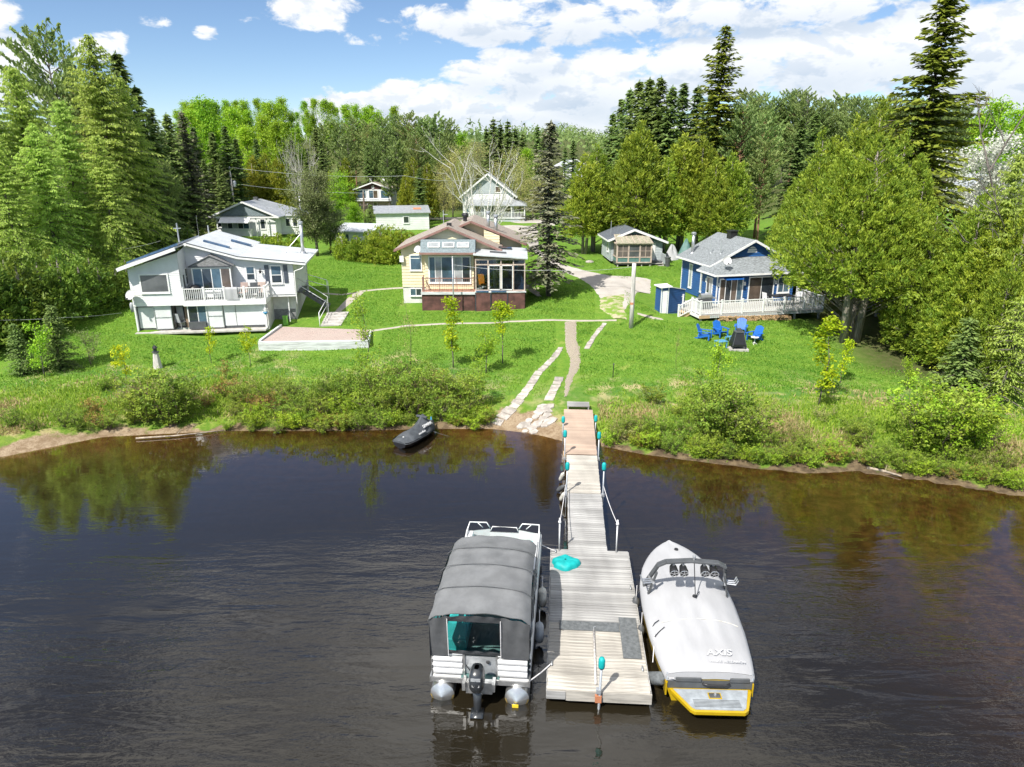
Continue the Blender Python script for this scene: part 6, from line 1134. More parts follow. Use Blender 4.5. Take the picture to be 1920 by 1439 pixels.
capped_post(.50,10.8,-1.2,1.92,'teal capped post at lower left of pale gangway section',GP,lean=.05); capped_post(1.98,10.8,-1.2,1.95,'teal capped post at lower right of pale gangway section',GP); capped_post(.47,14.3,-.8,1.88,'teal capped post where pale and pink gangways meet, left side',GP); capped_post(1.96,14.3,-.8,1.84,'teal capped post where pale and pink gangways meet, right side',GP); capped_post(.40,17.3,-.4,1.40,'short teal capped post on left of pink gangway',GP); capped_post(1.97,17.5,-.4,1.42,'short teal capped post on right of pink gangway',GP)
x_=dloc((2.19,14.75,0))[0]; capped_post(x_,-.07,-1.6,1.56,'teal capped mooring pipe at the near end of floating dock',None,.035,.05)
MB().box(x_-.08,x_+.08,-.12,-.036,.22,.42).build('pipe_bracket','terracotta',K)
def rope(name,label,pts,group=None,r=.014,m_='rope'):
    o=thing(name,label,'rope',pts[0],0,group); p0=np.array(pts[0]); out=[]
    for i in range(len(pts)-1):
        a,b=np.array(pts[i]),np.array(pts[i+1])
        for k in range(9):
            t=k/8; q=a+(b-a)*t; q[2]-=.10*np.linalg.norm(b-a)*.5*4*t*(1-t)*.5; out.append(q-p0)
    MB().tube(out,r,6).build('strand',m_,o,True); return o
for x,lab in ((.27,'left'),(2.22,'right')):
    w=dw(x,6.72); c=thing('rope_post','thin white post on the %s far corner of floating dock'%lab,'post',(w[0],w[1],zt),DR); MB().tube([(0,0,0),(0,0,1.25)],.025,8).build('pipe','white_pipe',c,True); MB().lathe([(.04,1.05),(.055,1.10),(.04,1.15)],8).build('rope_knot','rope',c,True)
rope('mooring_rope','white rope from left white post to left gangway post',[dw(.27,6.72,1.55),dw(.5,10.8,1.0)]); rope('mooring_rope','white rope from right white post to right gangway post',[dw(2.22,6.72,1.55),dw(1.98,10.8,1.0)])
def fender(loc,label,m_='fender_white',L=.6,r=.12,tilt=(0,0,0),group=None):
    c=thing('fender',label,'fender',loc,0,group); c.rotation_euler=tilt; MB().lathe([(.02,-L/2-.05),(.04,-L/2-.02),(r*.8,-L/2+.02),(r,-L/2+.1),(r,L/2-.1),(r*.8,L/2-.02),(.04,L/2+.02),(.02,L/2+.08)],14).build('body',m_,c,True); MB().tube([(0,0,L/2+.06),(0,0,L/2+.45)],.012,5).build('line','rope',c)
fender(dw(.36,12.9,.30),'white fender tilted against the middle gangway, nearest the bank','fender_white',.5,.1,(.5,.25,0)); fender(dw(.32,11.9,.25),'dark fender hanging on the middle gangway side','dark_grey',.5,.1,(.6,.6,0)); fender(dw(.40,11.1,.28),'white fender low on the middle gangway beside lower post','fender_white',.5,.1,(.5,.3,0))
# ================================================================ pontoon boat
PB=thing('pontoon_boat','pontoon boat with grey canvas canopy and teal seats at the dock','boat',(-.83,15.1,0),-.085); hw=1.26
for sx in (-.97,.97):
    rr_=.31; pts=[(sx,-.12,.16),(sx,6.3,.16),(sx,6.8,.22),(sx,7.15,.34),(sx,7.3,.42)]; b=MB(); b.tube(pts,[rr_,rr_,rr_*.85,rr_*.45,.03],20,False); t_=b.build('pontoon_tube','aluminium',PB,True)
    b=MB(); P_=[[(sx+rr_*q*math.cos(t),-.12-.16*(1-q)**.8,.16+rr_*q*math.sin(t)) for t in np.linspace(0,6.2832,25)] for q in (1,.75,.5,.25,.02)]; b.grid(P_); b.build('end_cone','aluminium',t_,True)
    b=MB(); P_=[[(sx+(rr_*q+.003)*math.cos(t),-.125-.16*(1-q)**.8,.16+(rr_*q+.003)*math.sin(t)) for t in np.linspace(math.pi*1.02,math.pi*1.98,17)] for q in (1,.93,.86)]; b.grid(P_); b.build('waterline_stain','scum_brown',t_,True)
MB().box(.86,1.02,-.30,-.27,-.02,.08).build('tag_plate','prop_yellow',PB)
MB().box(-hw,hw,-.02,7.0,.50,.56).build('deck','boat_white',PB); MB().box(-hw-.02,hw+.02,-.06,-.021,.46,.60).build('stern_rail_edge','aluminium',PB); MB().box(hw,hw+.035,-.06,7.0,.44,.62).box(-hw-.035,-hw,-.06,7.0,.44,.62).build('side_channel','aluminium',PB); MB().box(-.5,.5,.0,.9,.562,.575).box(-1.1,1.1,.9,6.6,.562,.575).build('carpet','green_siding',PB)
# fence panels: rounded ribs
def fence(p0,p1,z0,z1,name='fence_panel',m_='boat_white',ribs=3):
    p0=np.array(p0+(0,),float); p1=np.array(p1+(0,),float); d=p1-p0; L=np.linalg.norm(d); d/=L; n=np.array([d[1],-d[0],0]); hgt=(z1-z0)/ribs; b=MB()
    prof=[]
    for k in range(ribs):
        for t in np.linspace(0,math.pi,7): prof.append((.025+.05*math.sin(t),z0+hgt*(k+.06+.88*(1-math.cos(t))/2)))
    P_=[[p0+d*s+n*o_+np.array([0,0,z]) for (o_,z) in prof] for s in (0,L)]; b.grid(P_); b.grid([[p0+d*s-n*.01+np.array([0,0,z]) for z in (z1,z0)] for s in (0,L)]); return b.build(name,m_,PB,True)
for sx in (-1,1):
    fence((-1.22,.12) if sx<0 else (.46,.12),(-.46,.12) if sx<0 else (1.22,.12),.60,1.15); q=MB(); a_=sx*1.22
    fence((hw-.03,.2) if sx>0 else (-hw+.03,6.5),(hw-.03,6.5) if sx>0 else (-hw+.03,.2),.60,1.15)
    MB().box(min(sx*.46,sx*.40),max(sx*.46,sx*.40),.10,.16,.57,1.18).build('gate_post','aluminium',PB)
    MB().tube([(sx*(hw-.03),.18,1.19),(sx*(hw-.03),6.5,1.19)],.022,6).tube([(sx*.46,.14,1.19),(sx*(hw-.05),.14,1.19)],.022,6).build('top_rail','white_pipe',PB,True)
    MB().box(min(sx*1.24,sx*1.272),max(sx*1.24,sx*1.272),.4,6.4,.80,.88).build('teal_stripe','teal_seat',PB)
    MB().tube([(sx*1.22,5.9,1.19),(sx*1.22,6.1,1.34),(sx*1.2,6.7,1.36),(sx*.62,6.72,1.36),(sx*.5,6.72,1.16)],.022,8).tube([(sx*.95,6.72,1.36),(sx*.75,6.72,1.16)],.016,6).build('bow_rail','white_pipe',PB,True)
fence((.5,6.72),(-.5,6.72),.6,1.0,'bow_gate'); fence((hw-.03,6.5),(.5,6.72),.6,1.12); fence((-.5,6.72),(-hw+.03,6.5),.6,1.12)
MB().tube([(-.5,6.74,1.0),(-.42,6.74,1.2),(.42,6.74,1.2),(.5,6.74,1.0)],.02,6).build('gate_rail','white_pipe',PB,True)
# seats
def seat(x0,x1,y0,y1,bx=None):
    s=MB().box(x0,x1,y0,y1,.575,.98).build('seat','teal_seat',PB,bevel=.04); return s
seat(-1.16,-.62,4.3,6.3); seat(.62,1.16,4.3,6.3); seat(-1.14,-.5,1.0,3.4); seat(.6,1.16,1.2,2.2)
for x0,x1,y0,y1 in ((-1.2,-1.02,4.2,6.4),(1.02,1.2,4.2,6.4),(-1.15,1.15,3.9,4.12)): MB().box(x0,x1,y0,y1,.9,1.22).build('seat_back','boat_white',PB,bevel=.04)
MB().box(.3,1.1,3.0,3.5,.575,1.28).build('console','boat_white',PB,bevel=.05); MB().lathe([(.05,.0),(.05,.02)],10,(.85,5.9,.99)).build('cup_holder','black_metal',PB)
# canopy: bowed canvas top over four hoops, drop curtains with clear windows
def cz(y): 
    return np.interp(y,[-.05,.9,1.9,2.9,3.9,4.15],[2.60,2.72,2.76,2.68,2.50,2.38])
rows=[]
for y in np.linspace(-.05,4.15,43):
    row=[]; hoop=.035*max(0,math.cos((y-.9)/1.0*2*math.pi))**3; wd=1.30-.05*math.sin((y+.05)/4.2*math.pi)-.05*(y/4.2)
    for x in np.linspace(-1,1,25):
        z=cz(y)+hoop-(.04+.16*abs(x)**2)-.34*max(0,abs(x)-.86)**1.0*2.2*1.3; z+=.014*math.sin(x*9+y*3)+.012*math.sin(x*4-y*7)+.010*math.sin(x*15-y*5+2)*abs(x); row.append((x*wd,y,z))
    rows.append(row)
b=MB().grid(rows); b.grid([[(x,y,z-.015) for x,y,z in r_][::-1] for r_ in rows]); cn=b.build('canopy','canvas_grey',PB,True)
for y in (.9,1.9,2.9): MB().tube([(x*1.31,y,cz(y)-.17*abs(x)**2-.9*max(0,abs(x)-.86)+.022) for x in np.linspace(-1,1,21)],.009,6,False).build('canopy_seam','canvas_dark',cn,True)
zt_=lambda x: 2.52-.16*abs(x/1.28)**2-.1*max(0,abs(x)-1.1)
def curtain(xa,xb,z0,z1f,name,m_,y=.0,amp=.02):
    P_=[]
    for x in np.linspace(xa,xb,max(4,int((xb-xa)/.06))):
        P_.append([(x,y-.05+.10*s-amp*math.sin(x*17+s*4)*(1-s)*1.2,z1f(x)*(1-s)+z0*s) for s in np.linspace(0,1,9)])
    return MB().grid(P_).build(name,m_,PB,True)
curtain(-1.28,-.80,1.20,zt_,'rear_curtain','canvas_dark'); curtain(.55,1.28,1.20,zt_,'rear_curtain','canvas_dark'); curtain(-.80,.55,1.20,lambda x:1.40,'rear_curtain','canvas_dark',.08,.012); curtain(-.80,.55,2.26,zt_,'rear_valance','canvas_dark',-.01,.01); curtain(-.80,.55,1.40,lambda x:2.26,'clear_window','vinyl',.03,.03)
for x in (-.80,.55): MB().tube([(x,-.07,2.4),(x,-.04,1.9),(x,.03,1.22)],.012,5).build('zip','rope',PB)
for sx in (-1,1):
    P_=[[(sx*(1.27-.02*math.sin(y*9)*s),y,(cz(y)-.34)*(1-s)+1.15*s) for s in np.linspace(0,1,7)] for y in np.linspace(-.03,3.9,40)]
    up=[r_[:3] for r_ in P_]; lo=[r_[5:] for r_ in P_]; md=[r_[2:6] for r_ in P_]; MB().grid(up).build('side_valance','canvas_dark',PB,True); MB().grid(lo).build('side_skirt','canvas_dark',PB,True)
    for a0,a1 in ((1,18),(20,38)): MB().grid(md[a0:a1]).build('clear_window','vinyl',PB,True)
    for i0 in (0,18,38): MB().grid(P_[i0:i0+3] if i0<38 else P_[-2:]).build('canvas_strip','canvas_dark',PB,True)
# outboard motor
mo=MB(); mz=[(.74,.13,.20),(.86,.19,.27),(1.05,.20,.29),(1.22,.185,.27),(1.33,.14,.21),(1.38,.06,.09)]; P_=[[(rx*math.copysign(abs(math.cos(t))**.7,math.cos(t)),-.52+ry*math.copysign(abs(math.sin(t))**.75,math.sin(t)),z) for t in np.linspace(0,6.2832,25)] for z,rx,ry in mz]; mo.grid(P_); eng=mo.build('engine_cowl','outboard',PB,True)
MB().box(-.09,.09,-.80,-.775,1.0,1.06).build('cowl_mark','boat_white',eng); MB().box(-.12,.12,-.795,-.77,1.16,1.24).build('cowl_mark','galvanised',eng)
MB().tube([(0,-.48,.78),(0,-.5,.3),(0,-.53,-.30)],[.13,.10,.09],10).box(-.16,.16,-.78,-.42,.02,.05).tube([(0,-.86,-.32),(0,-.70,-.32),(0,-.36,-.32)],[.05,.085,.02],10).build('engine_leg','outboard',eng,True)
b=MB()
for k in range(3): a_=k*2.094; b.add([(.0,-.86,-.32),(.16*math.cos(a_-.3),-.89,-.32+.16*math.sin(a_-.3)),(.19*math.cos(a_),-.86,-.32+.19*math.sin(a_)),(.16*math.cos(a_+.4),-.82,-.32+.16*math.sin(a_+.4))],[(0,1,2,3)])
b.tube([(0,-.92,-.32),(0,-.80,-.32)],[.03,.05],8); b.build('propeller','prop_yellow',eng)
MB().box(-.34,.34,-.20,-.07,.28,.62).box(-.42,-.34,-.3,.0,.44,.66).box(.34,.42,-.3,0,.44,.66).box(-.12,.12,-.36,-.2,.4,.75).build('motor_bracket','aluminium',PB); MB().tube([(-.15,-.3,1.0),(-.3,-.05,.95),(-.38,.2,.8)],.018,6).build('control_cable','black_metal',PB,True)
MB().box(-.42,.42,.16,.20,.60,1.12).build('stern_gate','galvanised',PB); MB().lathe([(.05,0),(.05,.03)],10,(.2,.12,1.0)).build('fuel_cap','black_metal',PB)
def pw(x,y,z=0): 
    c_,s_=math.cos(-.085),math.sin(-.085); return (-.83+x*c_-y*s_,15.1+x*s_+y*c_,z)
fender(pw(1.44,3.9,.42),'cream fender hanging on the forward pontoon boat side','fender_white',.62,.13); fender(pw(1.43,2.2,.42),'pale fender hanging midway along the pontoon boat side','grey_plastic',.62,.13); rope('mooring_rope','white rope tying pontoon stern to the dock',[pw(1.27,.05,.55),dw(.10,.95,zt+.05)],r=.018); rope('mooring_rope','white rope tying pontoon bow to the dock',[pw(1.24,6.4,.8),dw(.15,6.6,zt+.05)],r=.014)
# ================================================================ wake boat under its white cover
BR=-.035; BO=(5.06,14.95,0)
WB=thing('wake_boat','yellow wake boat under a white cover with black tower','boat',BO,BR)
def half(y): return float(np.interp(y,[0,.6,1.6,2.8,3.8,4.6,5.2,5.7,6.0,6.15],[1.10,1.20,1.29,1.32,1.27,1.08,.82,.50,.22,.02]))
def sheer(y): return float(np.interp(y,[0,2,4,5.4,6.15],[.80,.88,.98,1.05,1.06]))
ys=list(np.linspace(0,5.6,22))+[5.75,5.88,5.98,6.06,6.12,6.15]
P_=[]
for y in ys:
    h_,s_=half(y),sheer(y); P_.append([(-h_,y,s_),(-h_*1.0,y,s_-.12),(-h_*.96,y,.35),(-h_*.80,y,-.15),(0,y,-.38+.5*max(0,y-4.5)/1.65),(h_*.80,y,-.15),(h_*.96,y,.35),(h_,y,s_-.12),(h_,y,s_)])
b=MB().grid([r_[::-1] for r_ in P_]); n=9; b.add(P_[0],[tuple(range(9))]); hull=b.build('hull','boat_yellow',WB,True)
P_=[]
for y in ys:
    h_,s_=half(y)+.018,sheer(y); crown=float(np.interp(y,[0,.5,1.2,2.4,3.3,3.7,4.6,6.15],[.10,.22,.24,.30,.34,.26,.12,.03])); row=[(-h_,y,s_-.16)]
    for t in np.linspace(-1,1,29):
        fold=.012*math.sin(t*16+y*1.1)*math.exp(-((y-1.8)/1.3)**2)+.006*math.sin(t*7+y*5); e_=1-abs(t)**3.2; row.append((t*h_,y,s_+.02+crown*e_+fold*e_-.012*max(0,abs(t)-.94)*16*.3))
    row.append((h_,y,s_-.16)); P_.append(row)
b=MB().grid([r_[::-1] for r_ in P_]); k_=len(P_[0]); b.add([(x,y-.01,z) for x,y,z in P_[0]]+[(x*.97,y-.03,max(.66,z-.2)) for x,y,z in P_[0]],[(i,i+1,k_+i+1,k_+i) for i in range(k_-1)]); cov=b.build('cover','cover_white',WB,True)
def covz(x,y):
    h_,s_=half(y)+.018,sheer(y); return s_+.02+float(np.interp(y,[0,.5,1.2,2.4,3.3,3.7,4.6,6.15],[.10,.22,.24,.30,.34,.26,.12,.03]))*(1-abs(x/h_)**3.2)
MB().tube([(x,1.75+.10*(1-abs(x)/1.2),covz(x,1.75)+.012) for x in np.linspace(-1.05,1.15,21)],.010,5,False).build('cover_seam','fender_white',cov,True)
for x,y in ((.12,5.5),(.14,2.75)): MB().lathe([(.07,0),(.06,.03),(.01,.04)],12,(x,y,covz(x,y)+.01)).build('cover_vent','black_metal',cov)
MB().lathe([(.09,-.01),(.08,.03),(.02,.05)],10,(-1.18,3.75,.93)).build('bow_light','black_metal',cov)
def text(body,size,par,loc,rot,m_,name,ext=.004,shear=0.,wx=1.):
    cu=bpy.data.curves.new(name,'FONT'); cu.body=body; cu.size=size; cu.extrude=ext; cu.align_x='CENTER'; cu.align_y='CENTER'; cu.shear=shear; cu.offset=size*.02
    to=bpy.data.objects.new(name,cu); COL.objects.link(to); dg=bpy.context.evaluated_depsgraph_get(); dg.update(); me_=bpy.data.meshes.new_from_object(to.evaluated_get(dg)); COL.objects.unlink(to); bpy.data.objects.remove(to); me_.materials.clear(); me_.materials.append(MATS[m_]); o=inst(name,me_,par,loc,rot,(wx,1,1)); return o
text('AXIS',.25,cov,(.32,.52,covz(.32,.46)+.055),(.30,0,0),'cover_print','cover_lettering',.006,.1,1.25); text('WAKE RESEARCH',.09,cov,(.48,.27,covz(.48,.22)+.05),(.30,0,0),'cover_print','cover_lettering',.006,0,1.3)
# stern: platform, pads, tow eye
pl_=[(-1.02,.02),(-.98,-.08),(-.62,-.72),(-.52,-.80),(.72,-.80),(.82,-.72),(1.06,-.08),(1.06,.02)]
MB().add([(x,y,.40) for x,y in pl_]+[(x,y,.28) for x,y in pl_],[tuple(range(8)),tuple(range(15,7,-1))]+[(i,8+i,8+(i+1)%8,(i+1)%8) for i in range(8)]).build('swim_platform','boat_yellow',WB,bevel=.02)
pd=[(-.92,-.05),(-.57,-.68),(-.49,-.745),(.68,-.745),(.76,-.68),(.97,-.05)]; pad=MB().add([(x,y,.418) for x,y in pd]+[(x,y,.39) for x,y in pd],[tuple(range(6)),tuple(range(11,5,-1))]+[(i,6+i,6+(i+1)%6,(i+1)%6) for i in range(6)]).build('platform_pad','boat_teak_grey',WB)
for k in range(6): MB().box(-.5+.0*k,.66,-.66+.045*k,-.648+.045*k,.419,.424).build('pad_groove','dark_grey',pad)
MB().box(-.06,.22,-.36,-.20,.419,.445).build('hatch','dark_grey',pad,bevel=.02); MB().box(-.085,.245,-.385,-.175,.412,.43).build('hatch_rim','boat_yellow',pad); MB().lathe([(.04,0),(.03,.05),(.01,.06)],8,(.09,-.28,.445)).build('hatch_knob','steel',pad)
for x0,x1 in ((-.88,-.22),(.5,1.0)): MB().box(x0,x1,-.06,.04,.64,.76).build('transom_pad','dark_grey',WB,bevel=.02)
MB().tube([(-.2,-.07,.62),(-.05,-.10,.58),(.4,-.10,.58),(.5,-.07,.62)],.028,8).build('grab_rail','black_metal',WB,True)
for sx in (-1,1): MB().obox((sx*1.10-.02,-.03,.20),(.04,0,0),(0,.4,0),(0,0,.38)).build('surf_gate','boat_yellow',WB); MB().tube([(sx*1.08,-.02,.7),(sx*1.08,.04,.84)],.03,6).build('stern_cleat','steel',WB)
MB().box(-1.06,1.08,-.018,.0,.42,.66).build('transom_panel','dark_grey',WB)
# tower with rack speakers and board racks
tw=MB(); 
LB=(-1.20,3.62,1.02); RB=(1.22,3.56,1.02); TL=(-.92,2.98,2.16); TR=(.98,2.95,2.16)
tw.beam(LB,TL,.07,.16,(0,1,.4)); tw.beam(RB,TR,.07,.16,(0,1,.4)); tw.beam((-1.14,3.12,1.05),(-.95,2.98,1.9),.05,.10,(0,1,.3)); tw.beam((1.16,3.05,1.05),(1.0,2.95,1.9),.05,.10,(0,1,.3))
pts=[np.array(TL)+np.array([-.02,0,-.02]),np.array([-.72,2.97,2.26]),np.array([.0,2.97,2.31]),np.array([.78,2.95,2.26]),np.array(TR)+np.array([.02,0,-.02])]
for a_,b_ in zip(pts[:-1],pts[1:]): tw.beam(a_,b_+(b_-a_)*.03,.20,.07,(0,0,1))
to_=tw.build('tower','dark_grey',WB,bevel=.015)
sm_=MB().tube([(0,-.16,0),(0,-.10,0),(0,.10,0),(0,.17,0)],[.125,.13,.10,.05],16); smesh=sm_.mesh('speaker','black_metal',False)
cone=MB().lathe([(.105,0),(.10,.006),(.03,.012)],14).mesh('cone','dark_grey'); 
gb=MB()
for k in range(5): a_=k*1.2566+.3; gb.beam((0,-.185,0),(.115*math.cos(a_),-.185,.115*math.sin(a_)),.016,.01,(0,1,0))
gb.tube([(.12*math.cos(t),-.18,.12*math.sin(t)) for t in np.linspace(0,6.2832,17)],.011,5,False); gmesh=gb.mesh('speaker_grille','steel')
for x in (-.50,-.22,.38,.64):
    o=inst('speaker',smesh,to_,(x,2.90,2.06),(.25,0,0)); inst('speaker_grille',gmesh,o); MB().box(x-.03,x+.03,2.91,2.97,2.16,2.28).build('speaker_clamp','steel',to_)
MB().tube([(.08,2.97,2.33),(.08,2.97,2.44)],.03,8).lathe([(.05,0),(.045,.05),(.01,.07)],10,(.08,2.97,2.42)).build('anchor_light','steel',to_); MB().tube([(.09,2.95,2.28),(.12,2.6,1.35)],.014,6).build('cover_strap','black_metal',to_); MB().tube([(.12,2.6,1.36),(.3,2.9,1.33)],.012,5).build('strap_tail','black_metal',to_)
for sx in (-1,1):
    rk=MB()
    for k in range(3): rk.tube([(sx*1.05,3.0+.09*k,1.55),(sx*1.34,2.92+.1*k,1.56),(sx*1.40,2.92+.1*k,1.70)],.022,6)
    rk.beam((sx*1.03,2.95,1.55),(sx*1.1,3.35,1.52),.05,.09); rk.build('board_rack','steel',to_)
MB().tube([(-1.26,1.7,covz(-1.2,1.7)-.1),(-1.15,1.78,covz(-1.1,1.78)+.03),(-1.02,1.86,covz(-1.0,1.8)+.03)],.012,5).tube([(-1.22,1.3,.95),(-1.1,1.42,covz(-1.1,1.42)+.03),(-.92,1.55,covz(-.9,1.5)+.03)],.012,5).build('tie_strap','black_metal',cov)
def bw_(x,y,z): c_,s_=math.cos(BR),math.sin(BR); return (BO[0]+x*c_-y*s_,BO[1]+x*s_+y*c_,z)
fender(bw_(-1.33,.45,.30),'big dark fender between dock corner and yellow hull','rubber_mat',.85,.17,(.9,.3,.3)); fender(bw_(-1.40,3.6,.42),'small dark ball fender at the wake boat shoulder','dark_grey',.3,.11); fender(bw_(-1.42,2.3,.4),'small dark fender midway along the wake boat','dark_grey',.3,.10)
rope('mooring_rope','white rope from wake boat strap down to the dark fender',[bw_(-1.20,1.4,.98),bw_(-1.34,.7,.6)],r=.012); rope('mooring_rope','thin dark rope tying wake boat tower to dock',[bw_(-1.2,3.55,1.05),dw(2.52,4.0,zt+.05)],r=.008,m_='dark_grey')
# ================================================================ covered jet ski on the shore
sp0=np.array(P(752,832,.12)); sp1=np.array(P(812,797,.12)); dd=sp1-sp0; ang=math.atan2(dd[1],dd[0])-math.pi/2; sc_=(sp0+sp1)/2
JS=thing('jet_ski','jet ski under a dark grey fitted cover beached at the shore','jet ski',(sc_[0],sc_[1]-.25,.02),ang); JS.scale=(1.04,1.04,1.04)
hy=[-1.40,-1.30,-1.0,-.4,.3,.8,1.1,1.32,1.42]; hwd=[.34,.46,.53,.55,.53,.44,.30,.14,.03]; P_=[]; Q_=[]
top=[.30,.36,.40,.55,.78,.95,.62,.52,.44]
for y,w_,t_ in zip(hy,hwd,top):
    P_.append([(-w_,y,.30),(-w_*.9,y,.08),(0,y,-.06),(w_*.9,y,.08),(w_,y,.30)])
b=MB().grid(P_); b.add(P_[0],[tuple(range(5))]); b.build('hull','ski_hull',JS,True)
for y in np.linspace(-1.42,1.43,39):
    w_=float(np.interp(y,hy,hwd))+.015; t_=float(np.interp(y,[-1.42,-1.25,-.95,-.85,-.3,.15,.35,.55,.62,.8,1.1,1.43],[.34,.42,.44,.60,.62,.70,.98,1.06,1.0,.68,.56,.42])); row=[]; ridge=float(np.interp(y,[-1.4,-.9,-.3,.3,.6,1.0,1.4],[2.5,1.6,1.1,.8,1.3,1.6,2.0]))
    for x in np.linspace(-1,1,21): row.append((x*w_,y,.24+(t_-.24)*(1-abs(x)**ridge)**.9+.008*math.sin(x*11+y*9)))
    Q_.append(row)
b=MB().grid([r_[::-1] for r_ in Q_]); b.add(Q_[0],[tuple(range(21))]); jc=b.build('cover','ski_cover',JS,True)
MB().box(-.30,.30,.40,.52,.86,.98).build('handlebar_bulge','ski_cover',jc,bevel=.04)
def side_text(body,size,x,y,z,tilt,wx):
    t_=math.radians(tilt); X3=Vector((0,1,0)); N3=Vector((math.sin(t_),0,math.cos(t_))); Y3=N3.cross(X3); R3=Matrix((X3,Y3,N3)).transposed().to_euler(); return text(body,size,jc,(x,y,z),tuple(R3),'boat_white','cover_lettering',.02,.15,wx)
side_text('SPARK',.21,.36,.38,.60,48,1.2); side_text('sea-doo',.13,.46,-.22,.44,48,1.2)
MB().lathe([(.045,0),(.04,.03),(.01,.04)],10,(.02,-1.1,.42)).build('cover_badge','boat_white',jc); MB().tube([(.0,1.25,.42),(-.05,1.32,.62)],.03,6).build('bow_handle','sky_blue',JS)
rope('mooring_rope','short dark rope from the jet ski to the shallows',[(sc_[0]+.5,sc_[1]+.2,.3),(sc_[0]+1.6,sc_[1]-.1,.02)],r=.008,m_='dark_grey')
# ================================================================ yard things
def adirondack(loc,rz,label,m_='chair_blue'):
    c=thing('garden_chair',label,'chair',loc,rz); 
    sl_=MB().box(-.27,.27,0,.075,0,.02).mesh('seat_slat',m_)
    for i in range(6): inst('seat_slat',sl_,c,(0,-.28+i*.09,.36-.022*i),(-.24,0,0))
    for i in range(6):
        x=-.25+i*.1; hh=.72+.10*math.cos((i-2.5)*.55); b=MB(); b.obox((x-.042,.24,.20),(.084,0,0),(0,.02,.005),(0,hh*.42,hh*.92)); b.build('back_slat',m_,c)
    for sx in (-1,1):
        MB().box(sx*.36-.07,sx*.36+.07,-.36,.42,.53,.555).build('armrest',m_,c); MB().box(sx*.31-.02,sx*.31+.02,-.34,-.25,0,.53).build('leg',m_,c); b=MB(); b.beam((sx*.29,-.32,.34),(sx*.29,.62,.04),.03,.10); b.build('side_rail',m_,c); MB().box(sx*.33-.015,sx*.33+.015,.32,.38,.14,.53).build('rear_post',m_,c)
    return c
FC=gp(1382,650)
for px,py,lab in ((1322,636,'blue slatted garden chair facing right, by the deck stairs side'),(1351,631,'blue slatted garden chair in front of the firewood stack'),(1388,626,'blue slatted garden chair partly hidden behind the black fire pit'),(1413,640,'blue slatted garden chair beside the small white table')):
    p=gp(px,py); adirondack(p,math.atan2(FC[1]-p[1],FC[0]-p[0])+math.pi/2,lab)
p=gp(1382,655); c=thing('fire_pit','black tapering metal fire pit on a small stone pad','fire pit',p); MB().box(-.62,.62,-.42,.42,-.1,.10).build('stone_pad','concrete',c,bevel=.02); b=MB(); P_=[[(s*a,s*b_,z) for a,b_ in ((-1,-1),(1,-1),(1,1),(-1,1))] for s,z in ((.42,.26),(.42,.40),(.24,1.05),(.22,1.12))]; b.grid(P_,True); b.build('mesh_hood','black_metal',c); MB().box(-.27,.27,-.27,.27,1.12,1.17).box(-.12,.12,-.12,.12,1.17,1.35).build('chimney_cap','dark_grey',c); lm=MB().box(-.025,.025,-.025,.025,.1,.3).mesh('leg','black_metal'); [inst('leg',lm,c,(sx,sy,0)) for sx in(-.38,.38) for sy in(-.38,.38)]; MB().box(-.40,.40,-.40,.40,.27,.30).build('fire_tray','dark_grey',c); lb=MB()
for sx in (-1,1):
    for sy in (-1,1): lb.beam((sx*.43,sy*.43,.3),(sx*.24,sy*.24,1.12),.03,.03,(1,0,0))
lb.build('corner_bars','dark_grey',c)
p=gp(1351,652); c=thing('garden_table','low light blue table beside the fire pit','table',p,.4); tm=MB().box(-.34,.34,0,.1,0,.025).mesh('slat','table_blue'); [inst('slat',tm,c,(0,-.28+i*.115,.42)) for i in range(5)]; lm=MB().box(-.03,.03,-.03,.03,0,.42).mesh('leg','table_blue'); [inst('leg',lm,c,(sx,sy,0)) for sx in(-.28,.28) for sy in(-.22,.22)]
p=gp(1366,640); c=thing('foot_stool','light blue slatted foot stool left of the fire pit','stool',p,.9); tm=MB().box(-.24,.24,0,.08,0,.022).mesh('slat','table_blue'); [inst('slat',tm,c,(0,-.2+i*.1,.36-.03*i),(-.25,0,0)) for i in range(4)]; lm=MB().box(-.025,.025,-.025,.025,0,.33).mesh('leg','table_blue'); [inst('leg',lm,c,(sx,sy,0)) for sx in(-.2,.2) for sy in(-.15,.15)]
p=gp(1414,646); c=thing('side_table','small white pedestal table by the right blue chair','table',p); MB().lathe([(.25,.46),(.25,.49)],14).build('table_top','white_trim',c); MB().tube([(0,0,.46),(0,0,.12)],.03,6).build('stem','white_trim',c); fm=MB().beam((0,0,.14),(.2,0,0),.03,.03).mesh('foot','white_trim'); [inst('foot',fm,c,(0,0,0),(0,0,k*2.094)) for k in range(3)]
# weathered wooden lighthouse ornament
p=gp(296,690); c=thing('lawn_lighthouse','weathered grey wooden lighthouse ornament on the left lawn','ornament',p); b=MB(); P_=[[(r_*math.cos(t),r_*math.sin(t),z) for t in np.linspace(0,6.2832,9)[:-1]] for r_,z in ((.28,-.05),(.26,.1),(.14,.95))]; b.grid(P_,True); b.build('tower','weathered_pole',c); MB().lathe([(.20,.95),(.20,1.0)],8).build('gallery','dark_grey',c); MB().lathe([(.11,1.0),(.11,1.22)],8).build('lantern','window_glass',c); MB().lathe([(.16,1.22),(.13,1.27),(.02,1.40)],8).build('cap','black_metal',c)
